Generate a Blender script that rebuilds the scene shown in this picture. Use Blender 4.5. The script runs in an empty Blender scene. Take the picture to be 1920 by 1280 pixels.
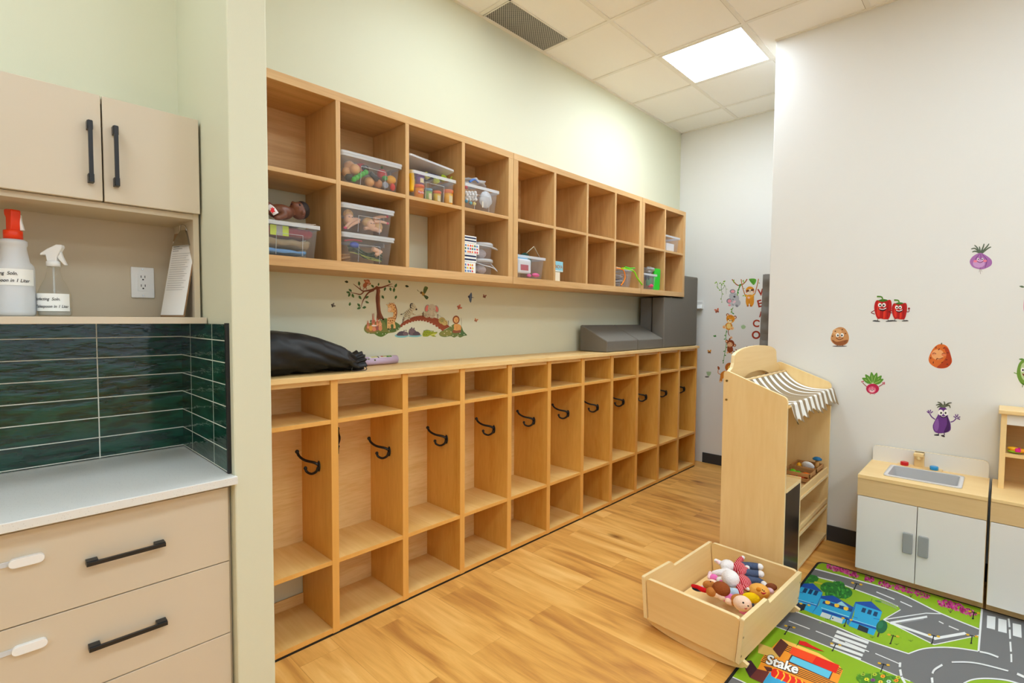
import bpy, bmesh, math, random
from mathutils import Vector, Matrix, noise
from math import pi, sin, cos, radians

SC = bpy.context.scene
COL = SC.collection
random.seed(7)

# ------------------------------------------------------------------ camera
FOC, YAW, PITCH, ROLL = 962.41, 0.8086, -0.0446, 0.0065
CAM = Vector((-5.0423, -2.4429, 1.4329))
FWD = Vector((sin(YAW) * cos(PITCH), cos(YAW) * cos(PITCH), sin(PITCH)))
_r = Vector((cos(YAW), -sin(YAW), 0)); _u = _r.cross(FWD)
RGT = cos(ROLL) * _r + sin(ROLL) * _u
UPV = -sin(ROLL) * _r + cos(ROLL) * _u
cd = bpy.data.cameras.new('camera'); co = bpy.data.objects.new('camera', cd); COL.objects.link(co)
cd.sensor_width = 36; cd.lens = FOC / 1920 * 36; cd.clip_start = .05
co.matrix_world = Matrix(((RGT.x, UPV.x, -FWD.x, CAM.x), (RGT.y, UPV.y, -FWD.y, CAM.y), (RGT.z, UPV.z, -FWD.z, CAM.z), (0, 0, 0, 1)))
SC.camera = co

# ------------------------------------------------------------------ world, exposure
w = bpy.data.worlds.new('world'); SC.world = w; w.use_nodes = True
w.node_tree.nodes['Background'].inputs[0].default_value = (.95, .97, 1, 1)
w.node_tree.nodes['Background'].inputs[1].default_value = .3
vs = SC.view_settings
vs.view_transform = 'Standard'; vs.look = 'None'; vs.gamma = 1; vs.use_curve_mapping = False
vs.exposure = 0.03
PANEL_STRENGTH = 16.0
FILL_PANE_STRENGTH = 0.7
SC.cycles.use_denoising = True
SC.cycles.max_bounces = 8; SC.cycles.diffuse_bounces = 5; SC.cycles.transparent_max_bounces = 24
SC.cycles.glossy_bounces = 3; SC.cycles.caustics_reflective = False; SC.cycles.caustics_refractive = False
SC.cycles.sample_clamp_indirect = 6

# ------------------------------------------------------------------ measured points: a pixel of the photograph seen on a real plane
def _ray(px, py): return FWD + (px - 960) / FOC * RGT - (py - 640) / FOC * UPV
def onx(px, py, X): v = _ray(px, py); return CAM + v * ((X - CAM.x) / v.x)
def ony(px, py, Y): v = _ray(px, py); return CAM + v * ((Y - CAM.y) / v.y)
def onz(px, py, Z): v = _ray(px, py); return CAM + v * ((Z - CAM.z) / v.z)
def mpp(p): return (p - CAM).dot(FWD) / FOC          # metres per pixel at a point

# ------------------------------------------------------------------ materials
def lin(c):
    c = c / 255
    return c / 12.92 if c <= .04045 else ((c + .055) / 1.055) ** 2.4
def L(rgb): return (lin(rgb[0]), lin(rgb[1]), lin(rgb[2]), 1)
MATS = {}
def mat(name, rgb, rough=.5, spec=.5, metal=0, bump=0, bscale=200, coat=0):
    if name in MATS: return MATS[name]
    m = bpy.data.materials.new(name); m.use_nodes = True; nt = m.node_tree; b = nt.nodes['Principled BSDF']
    b.inputs['Base Color'].default_value = L(rgb); b.inputs['Roughness'].default_value = rough
    b.inputs['Specular IOR Level'].default_value = spec; b.inputs['Metallic'].default_value = metal
    b.inputs['Coat Weight'].default_value = coat
    if bump:
        tc = nt.nodes.new('ShaderNodeTexCoord'); n = nt.nodes.new('ShaderNodeTexNoise'); n.inputs['Scale'].default_value = bscale
        bp = nt.nodes.new('ShaderNodeBump'); bp.inputs['Strength'].default_value = bump; bp.inputs['Distance'].default_value = .01
        nt.links.new(tc.outputs['Object'], n.inputs['Vector']); nt.links.new(n.outputs[0], bp.inputs['Height'])
        nt.links.new(bp.outputs[0], b.inputs['Normal'])
    MATS[name] = m; return m
def wood(name, c1, c2, axis='x', rough=.4, stretch=.06, scale=14, fine=.5, spec=.4):
    if name in MATS: return MATS[name]
    m = bpy.data.materials.new(name); m.use_nodes = True; nt = m.node_tree; b = nt.nodes['Principled BSDF']; N = nt.nodes.new; K = nt.links.new
    tc = N('ShaderNodeTexCoord'); mp = N('ShaderNodeMapping'); s = [1, 1, 1]; s['xyz'.index(axis)] = stretch
    mp.inputs['Scale'].default_value = s
    n1 = N('ShaderNodeTexNoise'); n1.inputs['Scale'].default_value = scale; n1.inputs['Detail'].default_value = 6; n1.inputs['Distortion'].default_value = .6
    n2 = N('ShaderNodeTexNoise'); n2.inputs['Scale'].default_value = scale * 9; n2.inputs['Detail'].default_value = 4
    K(tc.outputs['Object'], mp.inputs['Vector']); K(mp.outputs[0], n1.inputs['Vector']); K(mp.outputs[0], n2.inputs['Vector'])
    mx = N('ShaderNodeMath'); mx.operation = 'MULTIPLY_ADD'; mx.inputs[1].default_value = fine; 
    K(n2.outputs[0], mx.inputs[0]); K(n1.outputs[0], mx.inputs[2])
    cr = N('ShaderNodeValToRGB'); cr.color_ramp.elements[0].position = .45; cr.color_ramp.elements[1].position = 1.0
    cr.color_ramp.elements[0].color = L(c1); cr.color_ramp.elements[1].color = L(c2)
    K(mx.outputs[0], cr.inputs[0]); K(cr.outputs[0], b.inputs['Base Color'])
    b.inputs['Roughness'].default_value = rough; b.inputs['Specular IOR Level'].default_value = spec
    MATS[name] = m; return m
def clear(name, tint, milk, rough=.15):
    if name in MATS: return MATS[name]
    m = bpy.data.materials.new(name); m.use_nodes = True; nt = m.node_tree; N = nt.nodes.new; K = nt.links.new
    b = nt.nodes['Principled BSDF']; b.inputs['Base Color'].default_value = (.9, .92, .94, 1); b.inputs['Roughness'].default_value = rough
    t = N('ShaderNodeBsdfTransparent'); t.inputs[0].default_value = L(tint)
    mx = N('ShaderNodeMixShader'); mx.inputs[0].default_value = milk
    K(t.outputs[0], mx.inputs[1]); K(b.outputs[0], mx.inputs[2]); K(mx.outputs[0], nt.nodes['Material Output'].inputs[0])
    MATS[name] = m; return m
def glow(name, rgb, strength):
    m = bpy.data.materials.new(name); m.use_nodes = True; nt = m.node_tree
    b = nt.nodes['Principled BSDF']; b.inputs['Base Color'].default_value = L(rgb)
    b.inputs['Emission Color'].default_value = L(rgb); b.inputs['Emission Strength'].default_value = strength
    MATS[name] = m; return m
def printed():
    if 'printed_ink' in MATS: return MATS['printed_ink']
    m = bpy.data.materials.new('printed_ink'); m.use_nodes = True; nt = m.node_tree; b = nt.nodes['Principled BSDF']
    a = nt.nodes.new('ShaderNodeAttribute'); a.attribute_name = 'ink'; nt.links.new(a.outputs['Color'], b.inputs['Base Color'])
    b.inputs['Roughness'].default_value = .55; b.inputs['Specular IOR Level'].default_value = .3
    MATS['printed_ink'] = m; return m

def wallmat(name, rgb):
    return mat(name, rgb, .55, .3, bump=.03, bscale=350)
M = dict(
    green=wallmat('pale_green_paint', (220, 219, 193)), white=wallmat('warm_white_paint', (231, 230, 225)),
    base=mat('charcoal_vinyl', (52, 54, 58), .45),
    tile=mat('ceiling_tile', (248, 246, 240), .9, .1), tbar=mat('ceiling_bar', (236, 232, 222), .5),
    oakx=wood('oak_laminate_x', (194, 147, 90), (226, 184, 128), 'x'), oaky=wood('oak_laminate_y', (190, 142, 84), (220, 178, 120), 'y'), oakz=wood('oak_laminate_z', (192, 144, 86), (222, 180, 122), 'z'),
    mapx_lit=wood('maple_veneer_lit_x', (222, 174, 98), (242, 204, 140), 'x', scale=16, stretch=.1, fine=.8), mapy_lit=wood('maple_veneer_lit_y', (222, 172, 92), (242, 202, 130), 'y', scale=8), mapz_shaded=wood('maple_veneer_shaded_z', (210, 148, 56), (232, 180, 90), 'z', scale=8, stretch=.15),  # one maple: lit tone painted for shelves and backs, shaded tone for dividers
    mape=wood('maple_edge', (226, 164, 78), (238, 180, 96), 'z', scale=6),
    birx=wood('birch_ply_x', (234, 196, 132), (244, 212, 152), 'x', scale=7), birz=wood('birch_ply_z', (234, 196, 132), (244, 212, 152), 'z', scale=7, stretch=.12), biry=wood('birch_ply_y', (234, 196, 132), (244, 212, 152), 'y', scale=7),
    bire=wood('birch_edge', (240, 212, 156), (247, 224, 174), 'x', scale=10),
    beige=mat('beige_laminate', (213, 199, 176), .4, .4), beigein=mat('beige_melamine', (205, 190, 164), .5, .3),
    black=mat('black_metal', (22, 22, 24), .35), blackp=mat('black_paint', (15, 15, 16), .5),
    plastic=mat('white_plastic', (242, 242, 240), .35), lam=mat('white_laminate', (236, 233, 226), .3, .4),
    grey=mat('grey_handle', (158, 160, 158), .4), foam=mat('grey_foam_cover', (118, 112, 102), .85, .2, bump=.08, bscale=60),
    foamd=mat('dark_grey_cover', (122, 119, 114), .8, .2, bump=.1, bscale=60),
    chalk=mat('chalkboard', (36, 36, 36), .25), bag=mat('black_nylon', (24, 24, 24), .5, .4, bump=.5, bscale=14),
    screw=mat('brass_screw', (150, 120, 70), .35, metal=1), steel=mat('steel', (190, 188, 184), .25, metal=1),
    bin=clear('clear_plastic', (252, 252, 253), .07), binrim=clear('clear_rim', (244, 247, 250), .5),
    milky=clear('milky_plastic', (240, 240, 240), .6, .3), bottleclear=clear('clear_bottle', (246, 244, 238), .10, .05),
    fluid=clear('cloudy_fluid', (235, 235, 235), .75, .2),
)
def C(rgb, rough=.5, spec=.4, bump=0, bscale=90):   # a plain coloured material, made once per colour
    return mat('paint_%d_%d_%d_%d%s' % (*rgb, int(rough * 100), 'b' if bump else ''), rgb, rough, spec, bump=bump, bscale=bscale)
def plush(rgb): return C(rgb, .95, .1, bump=.35, bscale=130)

# ------------------------------------------------------------------ mesh builder
class MB:
    def __init__(s): s.v = []; s.f = []; s.m = []; s.sm = []; s.c = []; s.mats = []
    def mi(s, m):
        if m not in s.mats: s.mats.append(m)
        return s.mats.index(m)
    def face(s, idx, m, sm=False, col=None): s.f.append(tuple(idx)); s.m.append(s.mi(m)); s.sm.append(sm); s.c.append(col)
    def add(s, vs):
        n = len(s.v); s.v.extend(Vector(q) for q in vs); return n
    def box(s, x0, x1, y0, y1, z0, z1, m, T=None):
        P = [(x, y, z) for z in (z0, z1) for y in (y0, y1) for x in (x0, x1)]
        if T is not None: P = [T @ Vector(p) for p in P]
        n = s.add(P)
        for q in ((0, 2, 3, 1), (4, 5, 7, 6), (0, 1, 5, 4), (2, 6, 7, 3), (0, 4, 6, 2), (1, 3, 7, 5)): s.face([n + i for i in q], m)
        return s
    def prism(s, poly, axis, a, b, m, T=None, side=None, smooth=False):
        def pt(u, v, t): return {'x': (t, u, v), 'y': (u, t, v), 'z': (u, v, t)}[axis]
        k = len(poly); P = [pt(u, v, a) for u, v in poly] + [pt(u, v, b) for u, v in poly]
        if T is not None: P = [T @ Vector(p) for p in P]
        n = s.add(P); s.face([n + i for i in reversed(range(k))], m); s.face([n + k + i for i in range(k)], m)
        for i in range(k): j = (i + 1) % k; s.face((n + i, n + j, n + k + j, n + k + i), side or m, smooth)
        return s
    def tube(s, pts, r, m, seg=8, curve=0, caps=True, flat=1.0):
        pts = [Vector(p) for p in pts]
        if curve: pts = catmull(pts, curve)
        n = len(pts); R = r if isinstance(r, (list, tuple)) else [r] * n
        if len(R) != n: R = [R[min(int(i / (n - 1) * (len(R) - 1)), len(R) - 2)] + (R[min(int(i / (n - 1) * (len(R) - 1)), len(R) - 2) + 1] - R[min(int(i / (n - 1) * (len(R) - 1)), len(R) - 2)]) * ((i / (n - 1) * (len(R) - 1)) - min(int(i / (n - 1) * (len(R) - 1)), len(R) - 2)) for i in range(n)]
        base = []; up = None
        for i in range(n):
            d = (pts[min(i + 1, n - 1)] - pts[max(i - 1, 0)]).normalized()
            if up is None: up = d.orthogonal().normalized()
            up = (up - d * up.dot(d)); up = up.normalized() if up.length > 1e-6 else d.orthogonal().normalized(); sd = d.cross(up)
            base.append(s.add([pts[i] + (up * cos(2 * pi * k / seg) + sd * sin(2 * pi * k / seg) * flat) * R[i] for k in range(seg)]))
        for i in range(n - 1):
            for k in range(seg):
                j = (k + 1) % seg; s.face((base[i] + k, base[i] + j, base[i + 1] + j, base[i + 1] + k), m, True)
        if caps: s.face([base[0] + k for k in reversed(range(seg))], m); s.face([base[-1] + k for k in range(seg)], m)
        return s
    def cyl(s, p0, p1, r0, r1, m, seg=16): return s.tube([p0, p1], [r0, r1], m, seg)
    def lathe(s, prof, c, m, seg=24, caps=True, sq=None, T=None):
        c = Vector(c); base = []
        for r, z in prof:
            ring = []
            for k in range(seg):
                a = 2 * pi * k / seg; x, y = cos(a), sin(a)
                if sq: f = 1 / max(abs(x) ** sq + abs(y) ** sq, 1e-9) ** (1 / sq); x *= f; y *= f
                p = Vector((r * x, r * y, z)); ring.append(c + (T @ p if T is not None else p))
            base.append(s.add(ring))
        for i in range(len(prof) - 1):
            for k in range(seg):
                j = (k + 1) % seg; s.face((base[i] + k, base[i] + j, base[i + 1] + j, base[i + 1] + k), m, True)
        if caps: s.face([base[0] + k for k in reversed(range(seg))], m); s.face([base[-1] + k for k in range(seg)], m)
        return s
    def ell(s, c, r, m, seg=16, ring=10, R=None):
        if not isinstance(r, (tuple, list)): r = (r, r, r)
        c = Vector(c); b = []
        for i in range(1, ring):
            t = pi * i / ring; P = []
            for k in range(seg):
                a = 2 * pi * k / seg; p = Vector((r[0] * sin(t) * cos(a), r[1] * sin(t) * sin(a), -r[2] * cos(t)))
                P.append(c + (R @ p if R is not None else p))
            b.append(s.add(P))
        e = [Vector((0, 0, -r[2])), Vector((0, 0, r[2]))]
        lo, hi = (s.add([c + (R @ q if R is not None else q)]) for q in e)
        for k in range(seg):
            j = (k + 1) % seg
            s.face((lo, b[0] + j, b[0] + k), m, True); s.face((hi, b[-1] + k, b[-1] + j), m, True)
            for i in range(len(b) - 1): s.face((b[i] + k, b[i] + j, b[i + 1] + j, b[i + 1] + k), m, True)
        return s
    def grid(s, fn, nu, nv, m, wrap=False, sm=True):
        n = s.add([fn(i / (nu - 1), j / (nv - 1)) for i in range(nu) for j in range(nv)])
        for i in range(nu - 1):
            for j in range(nv - 1): s.face((n + i * nv + j, n + i * nv + j + 1, n + (i + 1) * nv + j + 1, n + (i + 1) * nv + j), m, sm)
        return s
    def build(s, name, parent=None, bevel=0, local=False, mods=(), sub=0, seg=2):
        me = bpy.data.meshes.new(name)
        if parent is not None: off = Vector((0, 0, 0)) if local else Vector(parent['_o'])
        elif local: off = Vector((0, 0, 0))
        else:
            xs = [min(q[i] for q in s.v) for i in range(3)]; xe = [max(q[i] for q in s.v) for i in range(3)]
            off = Vector(((xs[0] + xe[0]) / 2, (xs[1] + xe[1]) / 2, xs[2]))
        me.from_pydata([tuple(q - off) for q in s.v], [], s.f)
        for m in s.mats: me.materials.append(m)
        me.polygons.foreach_set('material_index', s.m); me.polygons.foreach_set('use_smooth', s.sm)
        if any(c is not None for c in s.c):
            at = me.color_attributes.new('ink', 'FLOAT_COLOR', 'CORNER'); vals = []
            for p, c in zip(me.polygons, s.c): vals.extend((c or (.8, .8, .8, 1)) * p.loop_total)
            at.data.foreach_set('color', vals)
        me.update()
        o = bpy.data.objects.new(name, me); COL.objects.link(o)
        if parent is not None: o.parent = parent
        elif not local: o.location = off
        o['_o'] = tuple(off)
        if bevel:
            b = o.modifiers.new('bevel', 'BEVEL'); b.width = bevel; b.segments = seg; b.limit_method = 'ANGLE'; b.angle_limit = radians(40)
        if sub: b = o.modifiers.new('subd', 'SUBSURF'); b.levels = b.render_levels = sub
        return o
def catmull(P, n):
    out = []; P = [Vector(p) for p in P]
    for i in range(len(P) - 1):
        a, b, c, d = P[max(i - 1, 0)], P[i], P[i + 1], P[min(i + 2, len(P) - 1)]
        for k in range(n):
            t = k / n; out.append(.5 * ((2 * b) + (c - a) * t + (2 * a - 5 * b + 4 * c - d) * t * t + (3 * b - 3 * c + d - a) * t ** 3))
    out.append(P[-1]); return out
def remesh(o, vox, smooth=4):
    r = o.modifiers.new('one_surface', 'REMESH'); r.mode = 'VOXEL'; r.voxel_size = vox; r.use_smooth_shade = True
    q = o.modifiers.new('soften', 'SMOOTH'); q.factor = .5; q.iterations = smooth
    return o

# ------------------------------------------------------------------ things
def tag(o, label, cat, group=None):
    o['label'] = label; o['category'] = cat
    if group: o['group'] = group
    return o
def thing(name, label, cat, loc=(0, 0, 0), rz=0, group=None):
    o = bpy.data.objects.new(name, None); COL.objects.link(o); o.empty_display_size = .05
    o.location = loc; o.rotation_euler = (0, 0, rz); o['_o'] = tuple(loc)
    return tag(o, label, cat, group)
def struct(o): o['kind'] = 'structure'; return o
def copy_tree(o, parent=None):
    c = o.copy(); COL.objects.link(c)
    if parent is not None: c.parent = parent
    for ch in list(o.children): copy_tree(ch, c)
    return c

# ------------------------------------------------------------------ printed art: flat shapes lying on a real surface, drawn layer on layer
class Art:
    def __init__(s, plane, nrm, ox, oy, sc, base=.0006, step=.00004):
        s.pl = plane; s.n = Vector(nrm); s.ox, s.oy, s.sc = ox, oy, sc; s.k = 0; s.base = base; s.step = step; s.b = MB()
    def P(s, u, v): return s.pl(s.ox + u / s.sc, s.oy + v / s.sc) + s.n * (s.base + s.step * s.k)
    def poly(s, pts, rgb):
        n = s.b.add([s.P(u, v) for u, v in pts]); f = list(range(n, n + len(pts)))
        a = sum((s.b.v[f[i]] - s.b.v[f[0]]).cross(s.b.v[f[i + 1]] - s.b.v[f[0]]).dot(s.n) for i in range(1, len(f) - 1))
        if a < 0: f.reverse()
        s.b.face(f, printed(), False, L(rgb)); s.k += 1; return s
    def curve(s, pts, rgb, n=6):            # closed smooth outline
        k = len(pts); Q = [Vector((*p, 0)) for p in pts]; out = []
        for i in range(k):
            a, b, c, d = Q[i - 1], Q[i], Q[(i + 1) % k], Q[(i + 2) % k]
            for j in range(n):
                t = j / n; q = .5 * ((2 * b) + (c - a) * t + (2 * a - 5 * b + 4 * c - d) * t * t + (3 * b - 3 * c + d - a) * t ** 3); out.append((q.x, q.y))
        return s.poly(out, rgb)
    def ell(s, x, y, rx, ry, rgb, rot=0, n=22):
        c, d = cos(radians(rot)), sin(radians(rot))
        return s.poly([(x + rx * cos(t) * c - ry * sin(t) * d, y + rx * cos(t) * d + ry * sin(t) * c) for t in (2 * pi * i / n for i in range(n))], rgb)
    def line(s, pts, wd, rgb, n=5):         # smooth stroke; wd a width or a list of widths
        Q = catmull([(*p, 0) for p in pts], n) if len(pts) > 2 and n > 1 else [Vector((*p, 0)) for p in pts]
        k = len(Q); W = wd if isinstance(wd, (list, tuple)) else [wd, wd]
        A, B = [], []
        for i, q in enumerate(Q):
            d = (Q[min(i + 1, k - 1)] - Q[max(i - 1, 0)]); d = d.normalized() if d.length else Vector((1, 0, 0)); h = Vector((-d.y, d.x, 0))
            t = i / (k - 1) * (len(W) - 1); j = min(int(t), len(W) - 2); ww = (W[j] + (W[j + 1] - W[j]) * (t - j)) / 2
            A.append((q.x + h.x * ww, q.y + h.y * ww)); B.append((q.x - h.x * ww, q.y - h.y * ww))
        na = s.b.add([s.P(*p) for p in A]); nb = s.b.add([s.P(*p) for p in B])
        for i in range(k - 1): 
            f = [na + i, na + i + 1, nb + i + 1, nb + i]
            if (s.b.v[f[1]] - s.b.v[f[0]]).cross(s.b.v[f[3]] - s.b.v[f[0]]).dot(s.n) < 0: f.reverse()
            s.b.face(f, printed(), False, L(rgb))
        s.k += 1; return s
    def leaf(s, x, y, ln, wd, ang, rgb):    # pointed leaf from its stem end
        c, d = cos(radians(ang)), sin(radians(ang)); P = [(0, 0), (.3, .42), (.6, .45), (1, 0), (.65, -.35), (.3, -.4)]
        return s.curve([(x + (u * ln) * c - v * wd * d, y + (u * ln) * d + v * wd * c) for u, v in P], rgb, 3)
    def text(s, txt, x, y, ux, uy, vx, vy, rgb, bold=0):   # baseline start, per-em vectors along and up
        cu = bpy.data.curves.new('t', 'FONT'); cu.body = txt; cu.size = 1; cu.offset = bold
        o = bpy.data.objects.new('t', cu); COL.objects.link(o); dg = bpy.context.evaluated_depsgraph_get(); dg.update()
        me = bpy.data.meshes.new_from_object(o.evaluated_get(dg))
        n = s.b.add([s.P(x + ux * v.co.x + vx * v.co.y, y + uy * v.co.x + vy * v.co.y) for v in me.vertices])
        for p in me.polygons:
            f = [n + i for i in p.vertices]
            if (s.b.v[f[1]] - s.b.v[f[0]]).cross(s.b.v[f[2]] - s.b.v[f[0]]).dot(s.n) < 0: f.reverse()
            s.b.face(f, printed(), False, L(rgb))
        bpy.data.objects.remove(o); bpy.data.curves.remove(cu); bpy.data.meshes.remove(me); s.k += 1; return s
    def done(s, name, label=None, cat=None, group=None, parent=None):
        o = s.b.build(name, parent=parent)
        return tag(o, label, cat, group) if label and cat else o
# ================================================================== the setting
ZC = 3.331; XR = -1.22; YR = -1.262; XL = -7.6; YF = -6.6; XN = -4.468; XS = -4.347; YN = -.08; YS = -.645
def planks():
    m = bpy.data.materials.new('oak_planks'); m.use_nodes = True; nt = m.node_tree; b = nt.nodes['Principled BSDF']; N = nt.nodes.new; K = nt.links.new
    tc = N('ShaderNodeTexCoord'); mp = N('ShaderNodeMapping'); mp.inputs['Rotation'].default_value = (0, 0, pi / 2)
    br = N('ShaderNodeTexBrick'); br.offset = .37; br.inputs['Scale'].default_value = 1; br.inputs['Brick Width'].default_value = 1.22; br.inputs['Row Height'].default_value = .18
    br.inputs['Mortar Size'].default_value = .0012; br.inputs['Mortar Smooth'].default_value = .2; br.inputs['Bias'].default_value = 0
    br.inputs['Color1'].default_value = (0, 0, 0, 1); br.inputs['Color2'].default_value = (1, 1, 1, 1); br.inputs['Mortar'].default_value = (.5, .5, .5, 1)
    K(tc.outputs['Object'], mp.inputs[0]); K(mp.outputs[0], br.inputs['Vector'])
    sc = N('ShaderNodeMapping'); sc.inputs['Scale'].default_value = (4.2, .62, 1)
    ad = N('ShaderNodeVectorMath'); ad.operation = 'MULTIPLY_ADD'; ad.inputs[1].default_value = (7, 13, 3)
    K(br.outputs['Color'], ad.inputs[0]); K(tc.outputs['Object'], sc.inputs[0]); K(sc.outputs[0], ad.inputs[2])
    n1 = N('ShaderNodeTexNoise'); n1.inputs['Scale'].default_value = 2.4; n1.inputs['Detail'].default_value = 7; n1.inputs['Distortion'].default_value = 1.0; K(ad.outputs[0], n1.inputs['Vector'])
    s2 = N('ShaderNodeMapping'); s2.inputs['Scale'].default_value = (60, 2.5, 1); K(tc.outputs['Object'], s2.inputs[0])
    n2 = N('ShaderNodeTexNoise'); n2.inputs['Scale'].default_value = 3; n2.inputs['Detail'].default_value = 3; K(s2.outputs[0], n2.inputs['Vector'])
    a = N('ShaderNodeMath'); a.operation = 'MULTIPLY_ADD'; a.inputs[1].default_value = .16; K(n2.outputs[0], a.inputs[0]); K(n1.outputs[0], a.inputs[2])
    a2 = N('ShaderNodeMath'); a2.operation = 'MULTIPLY_ADD'; a2.inputs[1].default_value = .13; K(br.outputs['Color'], a2.inputs[0]); K(a.outputs[0], a2.inputs[2])
    cr = N('ShaderNodeValToRGB'); e = cr.color_ramp.elements; e[0].position = .42; e[0].color = L((190, 130, 64)); e[1].position = .95; e[1].color = L((252, 204, 126))
    q = e.new(.6); q.color = L((222, 163, 82)); q = e.new(.74); q.color = L((238, 182, 98)); K(a2.outputs[0], cr.inputs[0])
    kn = N('ShaderNodeTexVoronoi'); km = N('ShaderNodeMapping'); km.inputs['Scale'].default_value = (2.9, 1.5, 1); K(tc.outputs['Object'], km.inputs[0]); K(km.outputs[0], kn.inputs['Vector']); kn.inputs['Scale'].default_value = 1.0
    kr = N('ShaderNodeValToRGB'); kr.color_ramp.elements[0].position = .012; kr.color_ramp.elements[0].color = L((120, 78, 42)); kr.color_ramp.elements[1].position = .11; kr.color_ramp.elements[1].color = (1, 1, 1, 1); K(kn.outputs['Distance'], kr.inputs[0])
    mk = N('ShaderNodeMix'); mk.data_type = 'RGBA'; mk.blend_type = 'MULTIPLY'; mk.inputs[0].default_value = .8; K(cr.outputs[0], mk.inputs[6]); K(kr.outputs[0], mk.inputs[7])
    mo = N('ShaderNodeMix'); mo.data_type = 'RGBA'; mo.blend_type = 'MULTIPLY'; mo.inputs[7].default_value = (.88, .85, .8, 1); K(br.outputs['Fac'], mo.inputs[0]); K(mk.outputs[2], mo.inputs[6])
    K(mo.outputs[2], b.inputs['Base Color']); b.inputs['Roughness'].default_value = .42; b.inputs['Specular IOR Level'].default_value = .35
    return m
b = MB(); b.box(XL, 0, YF, 0, -.1, 0, planks()); struct(b.build('floor'))
b = MB(); b.box(XL - .1, .1, YF - .1, .1, ZC, ZC + .1, M['tile']); struct(b.build('ceiling'))
b = MB(); TX, TY, TT = -.3685, -.5682, .6096       # suspended grid: bars with a dark reveal along each tile
dk = C((176, 168, 150), .8)
xs = [TX - TT * i for i in range(-0, 12) if TX - TT * i > XL]; ys = [TY - TT * i for i in range(0, 10) if TY - TT * i > YF]
for x in xs:
    b.box(x - .013, x + .013, YF, 0, ZC - .005, ZC, M['tbar']); b.box(x + .013, x + .017, YF, 0, ZC - .0012, ZC, dk)
for y in ys:
    b.box(XL, 0, y - .013, y + .013, ZC - .0046, ZC, M['tbar']); b.box(XL, 0, y + .013, y + .017, ZC - .001, ZC, dk)
for (x0, x1, y0, y1) in ((XS, 0, -.022, 0), (-.022, 0, YR, 0), (XR - .022, XR, YF, YR - .0)): b.box(x0, x1, y0, y1, ZC - .007, ZC, M['tbar'])
struct(b.build('ceiling_grid'))
b = MB(); b.box(XS, .12, 0, .12, 0, ZC, M['green']); struct(b.build('wall_back'))
b = MB(); b.box(0, .12, YR, 0, 0, ZC, M['white']); struct(b.build('wall_end'))
b = MB(); b.box(XR, .12, YF, YR, 0, ZC, M['white']); struct(b.build('wall_right', bevel=.004))
b = MB(); b.box(XN, XS, YS, .12, 0, ZC, M['green']); struct(b.build('wall_stub', bevel=.005))
b = MB(); b.box(XL, XN, YN, .12, 0, ZC, M['green']); struct(b.build('wall_nook'))
b = MB(); b.box(XL - .12, XL, YF, .12, 0, ZC, M['white']); struct(b.build('wall_left'))
b = MB(); b.box(XL - .12, .12, YF - .12, YF, 0, ZC, M['white']); struct(b.build('wall_front'))
b = MB(); b.box(-7.0, -1.6, YF, YF + .01, .8, 2.7, glow('fill_pane_glow', (214, 232, 255), FILL_PANE_STRENGTH)); struct(b.build('added_fill_pane'))  # unseen glowing pane added behind the camera to fill the room with light
b = MB(); b.box(-.008, 0, YR, -.3, 0, .1, M['base']); struct(b.build('baseboard_end'))
b = MB(); b.box(XR - .008, XR, YF, YR, 0, .1, M['base']); struct(b.build('baseboard_right'))

# ------------------------------------------------------------------ ceiling light panels and vent
em = glow('lit_diffuser', (224, 242, 255), PANEL_STRENGTH)
def light_panel(x0, y0, label):
    t = thing('ceiling_light', label, 'light', (x0 + TT / 2, y0 + TT / 2, ZC), 0)
    b = MB()
    for q in ((.013, .03, .013, TT - .013), (TT - .03, TT - .013, .013, TT - .013), (.03, TT - .03, .013, .03), (.03, TT - .03, TT - .03, TT - .013)):
        b.box(x0 + q[0], x0 + q[1], y0 + q[2], y0 + q[3], ZC - .006, ZC + .0, M['tbar'])
    b.build('frame', t)
    d = MB(); d.box(x0 + .028, x0 + TT - .028, y0 + .028, y0 + TT - .028, ZC - .0035, ZC - .0005, em); d.build('diffuser', t)
    return t
em2 = em; em = glow('lit_diffuser_near', (226, 240, 255), PANEL_STRENGTH * 1.9)
light_panel(TX - 2 * TT, TY - TT, 'lit square ceiling panel beside the white wall corner'); em = em2
k = 0
for ix, iy in ((4, 1), (8, 1), (3, 4), (5, 4), (7, 4), (10, 4), (2, 7), (4, 7), (7, 7), (10, 7)):
    light_panel(TX - (ix + 1) * TT, TY - iy * TT, 'lit square ceiling panel over the open floor')['group'] = 'ceiling panels over the open floor'
b = MB(); mesh = M['tbar']
vx0, vx1, vy0, vy1 = -2.785, -2.2, -.255, -.022
t = thing('ceiling_vent', 'grey perforated air vent in the ceiling along the green wall', 'vent', ((vx0 + vx1) / 2, (vy0 + vy1) / 2, ZC))
vm = bpy.data.materials.new('perforated_metal'); vm.use_nodes = True; nt = vm.node_tree
tc = nt.nodes.new('ShaderNodeTexCoord'); mp = nt.nodes.new('ShaderNodeMapping'); mp.inputs['Rotation'].default_value = (0, 0, radians(45)); mp.inputs['Scale'].default_value = (80, 80, 0)
vo = nt.nodes.new('ShaderNodeTexVoronoi'); vo.inputs['Randomness'].default_value = 0; vo.inputs['Scale'].default_value = 1
rp = nt.nodes.new('ShaderNodeValToRGB'); rp.color_ramp.elements[0].position = .33; rp.color_ramp.elements[0].color = L((34, 33, 30)); rp.color_ramp.elements[1].position = .42; rp.color_ramp.elements[1].color = L((176, 172, 162))
nt.links.new(tc.outputs['Object'], mp.inputs[0]); nt.links.new(mp.outputs[0], vo.inputs['Vector']); nt.links.new(vo.outputs['Distance'], rp.inputs[0]); nt.links.new(rp.outputs[0], nt.nodes['Principled BSDF'].inputs['Base Color'])
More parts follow.
